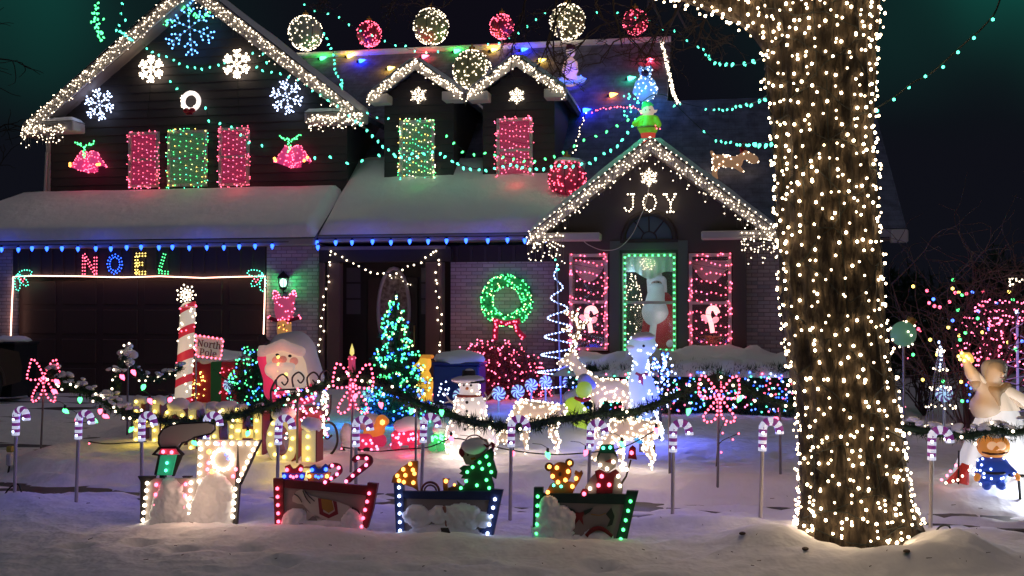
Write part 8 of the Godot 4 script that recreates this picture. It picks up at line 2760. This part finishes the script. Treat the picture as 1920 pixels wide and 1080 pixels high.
func green_wagon() -> void:
	var z := CZ
	var m := mat("wagon_green", Color(0.01, 0.035, 0.028), 0.55)
	var o := wagon("board_wagon", "dark green board wagon with bulb teddy bear and waving board snowman on top", 1085, [1001, 914, 1018, 914, 1017, 1017, 998, 1017], [1017, 925, 1176, 927, 1176, 946, 1017, 942], [1175, 920, 1197, 921, 1186, 965, 1172, 1028, 1156, 1026, 1153, 1016, 1165, 970], [1017, 940, 1176, 944, 1158, 1020, 1017, 1015], m)
	bulbs(o, row([1008, 931, 1006, 1000], 5, z + 0.012), "g", 0.014, true)
	bulbs(o, row([1182, 940, 1164, 1011], 5, z + 0.012), "g", 0.014, true)
	# teddy
	var tb := mat("teddy_brown", Color(0.2, 0.095, 0.02), 0.7)
	put(o, "teddy_body", board([1020, 930, 1026, 918, 1032, 908, 1046, 902, 1066, 903, 1076, 905, 1081, 895, 1077, 888, 1079, 882, 1086, 886, 1090, 882, 1093, 888, 1086, 903, 1078, 915, 1073, 927], z - 0.014, 0.018), tb)
	var hd := PackedVector2Array()
	for i in 20:
		var t := TAU * i / 20
		var p := W(1051 + 20 * cos(t), 887 + 20 * sin(t), z)
		hd.append(Vector2(p.x, p.y))
	put(o, "teddy_head", Shape.new().prism(hd, z - 0.024, z - 0.006), tb)
	for e in [[1030, 875], [1068, 868]]:
		var c := W(e[0], e[1], z - 0.012)
		put(o, "teddy_ear", Shape.new().lathe([Vector2(0, 0), Vector2(0.032, 0), Vector2(0.032, 0.016), Vector2(0, 0.016)], c, 14, Basis(Vector3.RIGHT, PI / 2)), tb)
	put(o, "teddy_nose", Shape.new().ball(W(1050, 889, z - 0.002), Vector3(0.012, 0.016, 0.008), Basis(), 8, 5), mats["dark"])
	bulbs(o, Ws([1030, 875, 1068, 868, 1044, 877, 1065, 884, 1036, 893, 1046, 904, 1060, 900, 1080, 897, 1073, 912, 1027, 923], z + 0.004), "o", 0.0165, true, "mini", 1.15)
	bulbs(o, Ws([1038, 910, 1052, 912], z + 0.004), "t", 0.012, true)
	# snowman
	put(o, "snowman_body", board([1092, 930, 1098, 912, 1108, 895, 1118, 886, 1150, 886, 1162, 898, 1168, 912, 1166, 930], z - 0.012, 0.018), mat("snowman_grey", Color(0.3, 0.27, 0.25), 0.8))
	put(o, "snowman_head", board([1118, 858, 1122, 848, 1155, 848, 1158, 862, 1154, 876, 1140, 886, 1124, 878], z - 0.008, 0.018), mats["snowman_grey"])
	put(o, "hat_board", board([1117, 862, 1122, 850, 1127, 834, 1150, 833, 1153, 848, 1158, 858, 1150, 850, 1126, 850], z - 0.003, 0.018), mat("hat_green", Color(0.008, 0.05, 0.03), 0.7))
	put(o, "scarf_board", board([1115, 884, 1124, 880, 1140, 888, 1154, 880, 1161, 886, 1152, 896, 1148, 925, 1118, 925, 1120, 900], z - 0.002, 0.018), mat("scarf_dark", Color(0.14, 0.008, 0.015), 0.8))
	put(o, "nose_board", board([1133, 866, 1146, 860, 1146, 868], z + 0.006, 0.01), mat("nose_red", Color(0.35, 0.06, 0.05), 0.7))
	put(o, "mitten_board", board([1177, 860, 1180, 840, 1186, 835, 1192, 840, 1192, 852, 1194, 862, 1184, 860], z - 0.01, 0.018), mats["scarf_dark"])
	put(o, "mitten_board", board([1086, 928, 1092, 917, 1102, 917, 1104, 928], z - 0.006, 0.018), mats["scarf_dark"])
	put(o, "arm", Shape.new().tube(Ws([1163, 910, 1174, 893, 1183, 862], z - 0.02), 0.008, 0.006, 6), mats["dead_twig"])
	bulbs(o, Ws([1125, 872, 1150, 866, 1138, 879, 1106, 916, 1159, 893, 1162, 911, 1171, 870, 1175, 880], z + 0.008), "w", 0.015, true, "mini", 1.1)
	bulbs(o, Ws([1128, 893, 1122, 910, 1142, 909, 1095, 926, 1184, 849], z + 0.008), "r", 0.0165, true)
	bulbs(o, Ws([1131, 840, 1144, 839], z + 0.008), "t", 0.0135, true)
	# painted panel
	var z2 := z + 0.006
	put(o, "painted_bow", board([1072, 956, 1086, 962, 1098, 958, 1092, 970, 1094, 985, 1086, 974, 1078, 984, 1080, 968], z2, 0.008), mat("bow_paint", Color(0.2, 0.015, 0.02), 0.7))
	put(o, "painted_leaves", board([1066, 952, 1076, 956, 1082, 962, 1072, 960], z2 + 0.001, 0.008), mats["wagon_green"])
	put(o, "painted_leaves", board([1094, 958, 1112, 952, 1106, 960, 1096, 966], z2 + 0.001, 0.008), mats["wagon_green"])
	put(o, "painted_leaves", board([1136, 964, 1146, 952, 1152, 968, 1148, 984, 1138, 988, 1144, 974], z2, 0.008), mat("leaf_dark", Color(0.03, 0.04, 0.03), 0.8))
	dashes([[1108, 964, 1124, 966, 1136, 962]], z2, 0.004, mats["saddle_ochre"], o, "painted_line")
	dashes([[1100, 1005, 1112, 993, 1130, 992, 1148, 1006]], z + 0.02, 0.02, mats["scarf_dark"], o, "painted_arch")
	drift(o, [[1030, 950, 20, 22], [1042, 976, 36, 30], [1035, 1004, 40, 26], [1120, 1014, 34, 22], [1080, 1020, 60, 16]], z + 0.006)

# ---------------------------------------------------------------- beyond the big trunk
func yard_right() -> void:
	# green bauble on a stake
	var c := W(1694, 626, -12.2)
	var g := B(1694, -12.2)
	var o := thing("green_bauble_light", "translucent green bauble with gold cap on a stake behind the trunk", "bauble", g)
	var r := W(1719, 626, -12.2).x - c.x
	var s := Shape.new().ball(c, Vector3.ONE * r, Basis(), 18, 12)
	put(o, "glowing_ball", s, glow("green_ball", Color(0.3, 0.75, 0.45), 0.13, Color(0.12, 0.3, 0.2)))
	put(o, "gold_cap", Shape.new().lathe([Vector2(0.05, 0), Vector2(0.05, 0.06), Vector2(0.0, 0.07)], c + Vector3(0.07, r * 0.85, 0), 8, Basis(Vector3.BACK, -0.5)), mat("gold_paint", Color(0.5, 0.27, 0.05), 0.4, 0.3))
	put(o, "stake", Shape.new().tube([g, c], 0.014, 0.014, 5), mats["metal"])
	bulbs(o, surf(s, 10, 0.01), "w", 0.012)
	# cone of lights
	var z := -12.6
	g = B(1763, z)
	var top := W(1763, 640, z)
	o = thing("light_cone_tree", "slim cone of wires and warm white lights beyond the trunk", "light tree", g)
	var f := Shape.new()
	var pts := []
	for i in 8:
		var a := TAU * i / 8
		var b := g + Vector3(cos(a) * 0.2, 0.0, sin(a) * 0.2)
		f.tube([top, b], 0.005, 0.005, 4)
	for j in 5:
		var t := 0.1 + j * 0.19
		var at := top.lerp(g, t)
		pts.append_array(jitter(arc(at, 0.2 * t + 0.01, 0, TAU, 9, Vector3.RIGHT, Vector3.BACK), Vector3.ONE * 0.015))
	put(o, "wires", f, mats["metal"])
	bulbs(o, pts, "w", 0.011)
	bulbs(o, jitter(along([top, top.lerp(g, 0.25)], 0.03), Vector3.ONE * 0.02), "c", 0.013)
	angel()
	boy()
	# red cloth tent of lights
	p_flag()
	# shrub full of large coloured bulbs
	g = B(1815, -13.8)
	o = thing("lit_shrub", "tall leafless shrub hung with large round coloured bulbs beyond the trunk", "lit shrub", g)
	var tw := Shape.new()
	for i in 30:
		var a := rng.randf() * TAU
		var d := Vector3(cos(a) * 0.75, 1.5 + rng.randf() * 0.5, sin(a) * 0.6)
		grow(tw, g + Vector3(cos(a) * 0.1, 0, sin(a) * 0.1), d, d.length(), 0.014, 2)
	stuff(put(o, "twigs", tw, mat("lit_twig", Color(0.1, 0.07, 0.06), 0.85)))
	var cols := {"y": [1712, 537, 1786, 541, 1798, 548, 1892, 547, 1778, 614, 1798, 629, 1842, 623, 1890, 642, 1744, 637, 1757, 665, 1730, 712, 1802, 716], "r": [1738, 545, 1791, 549, 1812, 551, 1844, 547, 1742, 568, 1752, 574, 1762, 576, 1780, 566, 1842, 574, 1877, 601, 1873, 607, 1879, 623, 1906, 634, 1875, 650, 1722, 617, 1705, 618, 1801, 658, 1803, 668, 1852, 673, 1834, 675], "g": [1787, 525, 1804, 553, 1899, 562, 1796, 581, 1810, 624, 1800, 637, 1904, 655, 1833, 597, 1712, 665, 1768, 715, 1804, 752], "b": [1750, 561, 1823, 548, 1868, 569, 1834, 584, 1786, 601, 1854, 617, 1916, 640]}
	for k in cols:
		var l := []
		for i in range(0, cols[k].size(), 2):
			l.append(W(cols[k][i], cols[k][i + 1], -13.8 + rng.randf_range(-0.1, 0.5)))
		bulbs(o, l, k, 0.022, true, "mini", 0.9)
	bulbs(o, sprinkle(g + Vector3(-0.1, 0.55, -0.3), g + Vector3(1.0, 1.35, 0.4), 150), "p", 0.011)
	lamp("lit_shrub", g + Vector3(0.3, 0.9, 0.3), Color(1, 0.2, 0.55), 0.12, 0.3)
	var b2 := B(1730, -15.5)
	lit_bush("lit_shrub", "low bare shrub with few pink lights just behind the trunk", b2, Vector3(0.7, 1.3, 0.5), ["p", "r"], 10, 0.013, 0, mats["needles"])
	# rings of mini lights at the edge of view
	for rr in [[1915, 527, 24, 8, "w", "small warm ring of lights floating at the top of the last shrub"], [1912, 575, 82, 22, "p", "wide pink ring of lights round the last shrub"], [1920, 602, 66, 16, "p", "lower pink ring of lights round the last shrub"]]:
		var cc := W(rr[0], rr[1], -13.0)
		var u := W(rr[0] + 1, rr[1], -13.0).x - cc.x
		var way := []
		for i in 40:
			var a := TAU * i / 40
			way.append(cc + Vector3(cos(a) * rr[2] * u, 0.03 * sin(a * 3.0), sin(a) * rr[2] * u * 0.8) + Vector3(0, sin(a) * rr[3] * u * 0.5, 0))
		o = thing("light_ring", rr[5], "string lights", cc)
		put(o, "wire", Shape.new().tube(way, 0.004, 0.004, 4, true), mats["wire"])
		bulbs(o, jitter(along(way, 0.045), Vector3.ONE * 0.02), rr[4], 0.011)
	var sg := B(1907, -13.4)
	var st := W(1907, 585, -13.4)
	o = thing("spiral_tree_light", "dim blue spiral tree on a bright pole beyond the robed figure", "spiral tree", sg)
	put(o, "light_pole", Shape.new().tube([sg, st], 0.018, 0.014, 6), glow("pole_blue", Color(0.35, 0.3, 1.0), 0.45))
	var way := []
	for i in 120:
		var t := i / 119.0
		way.append(st.lerp(sg, t * 0.9 + 0.08) + Vector3(cos(t * 40.0), 0, sin(t * 40.0)) * (0.06 + 0.14 * t))
	put(o, "light_spiral", Shape.new().tube(way, 0.005, 0.005, 4), glow("dim_spiral", Color(0.3, 0.25, 0.9), 0.25))
	bulbs(o, [st], "c", 0.025)

func angel() -> void:
	var z := -10.2
	var g := B(1868, z)
	var o := thing("robed_figure", "golden robed statue raising a torch above a floodlit white skirt", "statue", g)
	var u := W(1861, 800, z).x - W(1860, 800, z).x
	var q := func(px: float, py: float, dz: float) -> Vector3: return W(px, py, z) + Vector3(0, 0, dz)
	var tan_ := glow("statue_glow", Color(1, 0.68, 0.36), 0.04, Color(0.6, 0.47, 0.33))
	put(o, "glowing_body", blob([[q.call(1852, 760, 0), q.call(1858, 735, 0), 34 * u, 22 * u], [q.call(1846, 735, 0.03), q.call(1818, 700, 0.08), 13 * u, 10 * u], [q.call(1818, 700, 0.08), q.call(1806, 678, 0.1), 10 * u, 8 * u], [q.call(1872, 735, 0.02), q.call(1950, 772, 0.08), 12 * u, 8 * u], [q.call(1860, 720, 0), q.call(1862, 712, 0.02), 11 * u, 11 * u], [q.call(1864, 700, 0.03), q.call(1866, 694, 0.04), 17 * u, 18 * u], [q.call(1870, 700, 0.12), q.call(1871, 698, 0.13), 3 * u, 3 * u]], 0.016, 0.05), tan_)
	put(o, "hair", blob([[q.call(1856, 686, -0.02), q.call(1876, 686, -0.02), 13 * u, 13 * u], [q.call(1850, 692, -0.03), q.call(1850, 715, -0.03), 9 * u, 7 * u], [q.call(1882, 692, -0.03), q.call(1884, 710, -0.03), 8 * u, 6 * u]], 0.016, 0.04), mat("statue_grey", Color(0.5, 0.46, 0.4), 0.7))
	for e in [[1866, 696], [1876, 697]]:
		put(o, "eye", Shape.new().ball(q.call(e[0], e[1], 0.115), Vector3(0.014, 0.009, 0.01), Basis(), 8, 5), mats["dark"])
	put(o, "shawl", blob([[q.call(1838, 722, 0.02), q.call(1862, 734, 0.1), 9 * u, 8 * u], [q.call(1888, 724, 0.02), q.call(1862, 734, 0.1), 9 * u, 8 * u], [q.call(1862, 734, 0.1), q.call(1866, 756, 0.13), 7 * u, 4 * u], [q.call(1836, 728, -0.03), q.call(1826, 716, 0.06), 12 * u, 13 * u]], 0.016, 0.03), mat("shawl_ochre", Color(0.42, 0.3, 0.17), 0.8))
	var rb := []
	for j in 9:
		var t := j / 8.0
		var rowr := []
		for i in 61:
			var a := TAU * (i % 60) / 60.0
			var rr := (11.0 + 31.0 * pow(t, 0.6)) * u * (1.0 + 0.06 * cos(a * 9.0 + t * 2.0) * t)
			rowr.append(q.call(1863.0 + 3.0 * t, lerpf(713.0, 768.0, t), 0.0) + Vector3(cos(a) * rr * 1.1, 0, sin(a) * rr * 0.75))
		rb.append(rowr)
	var robe := Shape.new()
	for j in 8:
		for i in 60:
			robe.quad(rb[j][i], rb[j][i + 1], rb[j + 1][i + 1], rb[j + 1][i], rb[j][i] - rb[j][(i + 30) % 60])
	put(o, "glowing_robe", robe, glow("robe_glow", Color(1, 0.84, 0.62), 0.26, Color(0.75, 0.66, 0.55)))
	for sl in [[1846, 735, 1822, 702], [1880, 732, 1935, 764]]:
		var sd: Vector3 = q.call(sl[0], sl[1], 0.02)
		var se: Vector3 = q.call(sl[2], sl[3], 0.07)
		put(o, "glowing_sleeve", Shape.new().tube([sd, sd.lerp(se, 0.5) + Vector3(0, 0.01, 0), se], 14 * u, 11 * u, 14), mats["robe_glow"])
	put(o, "nose", Shape.new().ball(q.call(1871, 700, 0.165), Vector3(0.013, 0.022, 0.016), Basis(), 8, 5), tan_)
	put(o, "mouth", Shape.new().ball(q.call(1871, 706, 0.145), Vector3(0.02, 0.005, 0.008), Basis(), 8, 5), mat("lip", Color(0.3, 0.08, 0.06), 0.7))
	put(o, "glowing_torch", blob([[q.call(1800, 664, 0.1), q.call(1814, 670, 0.1), 6 * u, 6 * u], [q.call(1806, 672, 0.1), q.call(1806, 684, 0.1), 6 * u, 5 * u], [q.call(1811, 664, 0.1), q.call(1818, 676, 0.1), 5 * u, 4 * u]], 0.013, 0.02), glowing("torch", Color(1, 0.62, 0.15), 0.6))
	bulbs(o, Ws([1797, 668, 1803, 662, 1812, 668, 1808, 676, 1816, 672, 1800, 674], z + 0.16), "y", 0.015)
	# pleated skirt
	var top := q.call(1872, 742, 0.0)
	var sk := []
	var nk := 96
	for j in 14:
		var t := j / 13.0
		var rowp := []
		for i in nk + 1:
			var a := TAU * (i % nk) / nk
			var rr: float = (18.0 + 62.0 * pow(t, 0.8)) * u * (1.0 + 0.045 * cos(a * 12.0) * t)
			rowp.append(Vector3(top.x + cos(a) * rr * 1.05, lerpf(top.y, g.y, t), top.z + sin(a) * rr * 0.8))
		sk.append(rowp)
	var ss_ := Shape.new()
	for j in 13:
		for i in nk:
			var out: Vector3 = sk[j][i] - Vector3(top.x, sk[j][i].y - 0.2, top.z)
			ss_.quad(sk[j][i], sk[j][i + 1], sk[j + 1][i + 1], sk[j + 1][i], out)
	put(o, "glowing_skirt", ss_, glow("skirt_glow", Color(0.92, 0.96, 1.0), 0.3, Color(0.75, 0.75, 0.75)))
	lamp("robed_figure", q.call(1905, 880, 0.75), Color(0.95, 0.97, 1.0), 0.5, 0.1)
	lamp("robed_figure", q.call(1800, 700, 0.5), Color(1, 0.78, 0.5), 0.13, 0.1)
	var pr := B(1830, z + 0.35)
	var ex := Ws([1812, 722, 1820, 728, 1818, 740, 1814, 752, 1826, 712], z + 0.05)
	bulbs(o, ex, "s", 0.011)

func boy() -> void:
	var z := -9.5
	var g := B(1859, z)
	var o := thing("boy_figure_light", "small lit figure with round orange head and blue coat before the white skirt", "lawn figure", g)
	var u := W(1861, 800, z).x - W(1860, 800, z).x
	var q := func(px: float, py: float, dz: float) -> Vector3: return W(px, py, z) + Vector3(0, 0, dz)
	var coat := blob([[q.call(1848, 892, 0), q.call(1872, 892, 0), 19 * u, 19 * u], [q.call(1850, 872, 0), q.call(1870, 872, 0), 19 * u, 19 * u], [q.call(1842, 868, 0), q.call(1830, 885, 0.08), 9 * u, 8 * u], [q.call(1878, 868, 0), q.call(1894, 884, 0.1), 9 * u, 8 * u]], 0.015, 0.03)
	put(o, "glowing_coat", coat, glowing("navy", Color(0.03, 0.1, 0.6), 0.22))
	put(o, "belt", Shape.new().tube(arc(q.call(1860, 884, 0), 26 * u, 0, TAU * 15 / 16, 15, Vector3.RIGHT, Vector3.BACK), 0.012, 0.012, 5, true), mats["dark"])
	put(o, "boot", blob([[q.call(1848, 906, 0.02), q.call(1846, 908, 0.07), 9 * u, 9 * u]], 0.012, 0.02), glowing("navy", Color(0.03, 0.1, 0.6), 0.22))
	put(o, "boot", blob([[q.call(1872, 906, 0.02), q.call(1874, 908, 0.07), 9 * u, 9 * u]], 0.012, 0.02), glowing("navy", Color(0.03, 0.1, 0.6), 0.22))
	put(o, "mitten", blob([[q.call(1828, 888, 0.09), q.call(1826, 894, 0.1), 7 * u, 6 * u]], 0.012, 0.02), glowing("orangehead", Color(1, 0.36, 0.06), 0.3))
	put(o, "mitten", blob([[q.call(1898, 888, 0.11), q.call(1901, 892, 0.12), 7 * u, 6 * u]], 0.012, 0.02), glowing("orangehead", Color(1, 0.36, 0.06), 0.3))
	var head := blob([[q.call(1853, 836, 0.02), q.call(1869, 836, 0.02), 23 * u, 23 * u], [q.call(1838, 830, 0), q.call(1838, 828, 0), 6 * u, 5 * u], [q.call(1884, 830, 0), q.call(1884, 828, 0), 6 * u, 5 * u], [q.call(1861, 838, 0.13), q.call(1861, 838, 0.14), 4 * u, 4 * u]], 0.014, 0.025)
	put(o, "glowing_head", head, glowing("orangehead", Color(1, 0.36, 0.06), 0.3))
	for e in [1854, 1870]:
		put(o, "glowing_cheek", Shape.new().ball(q.call(e, 833, 0.11), Vector3(0.042, 0.036, 0.016), Basis(), 12, 7), glowing("cheek", Color(1, 0.55, 0.3), 0.6))
	put(o, "chin_band", Shape.new().tube([q.call(1838, 845, 0.07), q.call(1850, 848, 0.115), q.call(1872, 848, 0.115), q.call(1885, 845, 0.07)], 0.01, 0.01, 5), mat("band_brown", Color(0.12, 0.04, 0.01), 0.7))
	put(o, "snow_cap", cap(q.call(1862, 819, 0), Vector3(0.09, 0.035, 0.08)), mats["snow"])
	bulbs(o, surf(coat, 45, 0.006), "c", 0.0105)

func p_flag() -> void:
	var z := -9.6
	var g := B(1802, z)
	var o := thing("red_banner_light", "crumpled red cloth edged with warm lights on the snow", "banner", g)
	var s := Shape.new()
	var a := Ws([1770, 905, 1800, 868, 1822, 872, 1816, 908], z)
	var grid := []
	for j in 9:
		var rowp := []
		for i in 9:
			var u := i / 8.0
			var v := j / 8.0
			var p: Vector3 = a[0].lerp(a[3], u).lerp(a[1].lerp(a[2], u), v)
			rowp.append(p + Vector3(0, 0, 0.05 * sin(u * 9.0 + v * 2.0)))
		grid.append(rowp)
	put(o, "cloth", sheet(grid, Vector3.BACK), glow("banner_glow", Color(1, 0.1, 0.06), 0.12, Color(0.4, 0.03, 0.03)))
	put(o, "stake", Shape.new().tube([W(1797, 908, z - 0.02), W(1798, 845, z - 0.02)], 0.008, 0.008, 5), mats["wire"])
	bulbs(o, jitter(along(Ws([1768, 900, 1782, 885, 1796, 868], z + 0.06), 0.05), Vector3.ONE * 0.015), "p", 0.013)
	bulbs(o, jitter(along(Ws([1772, 908, 1795, 898, 1816, 880, 1826, 868], z + 0.08), 0.055), Vector3.ONE * 0.015), "w", 0.012)
	var og := thing("sign_post", "little dark T shaped post beside the blue coated figure", "post", B(1910, -9.4))
	put(og, "post", Shape.new().tube([B(1910, -9.4), W(1910, 892, -9.4)], 0.014, 0.014, 6), mats["wire"])
	put(og, "bar", Shape.new().box(W(1910, 892, -9.4), Vector3(0.16, 0.025, 0.025), Transform3D(), 0.006), mats["wire"])
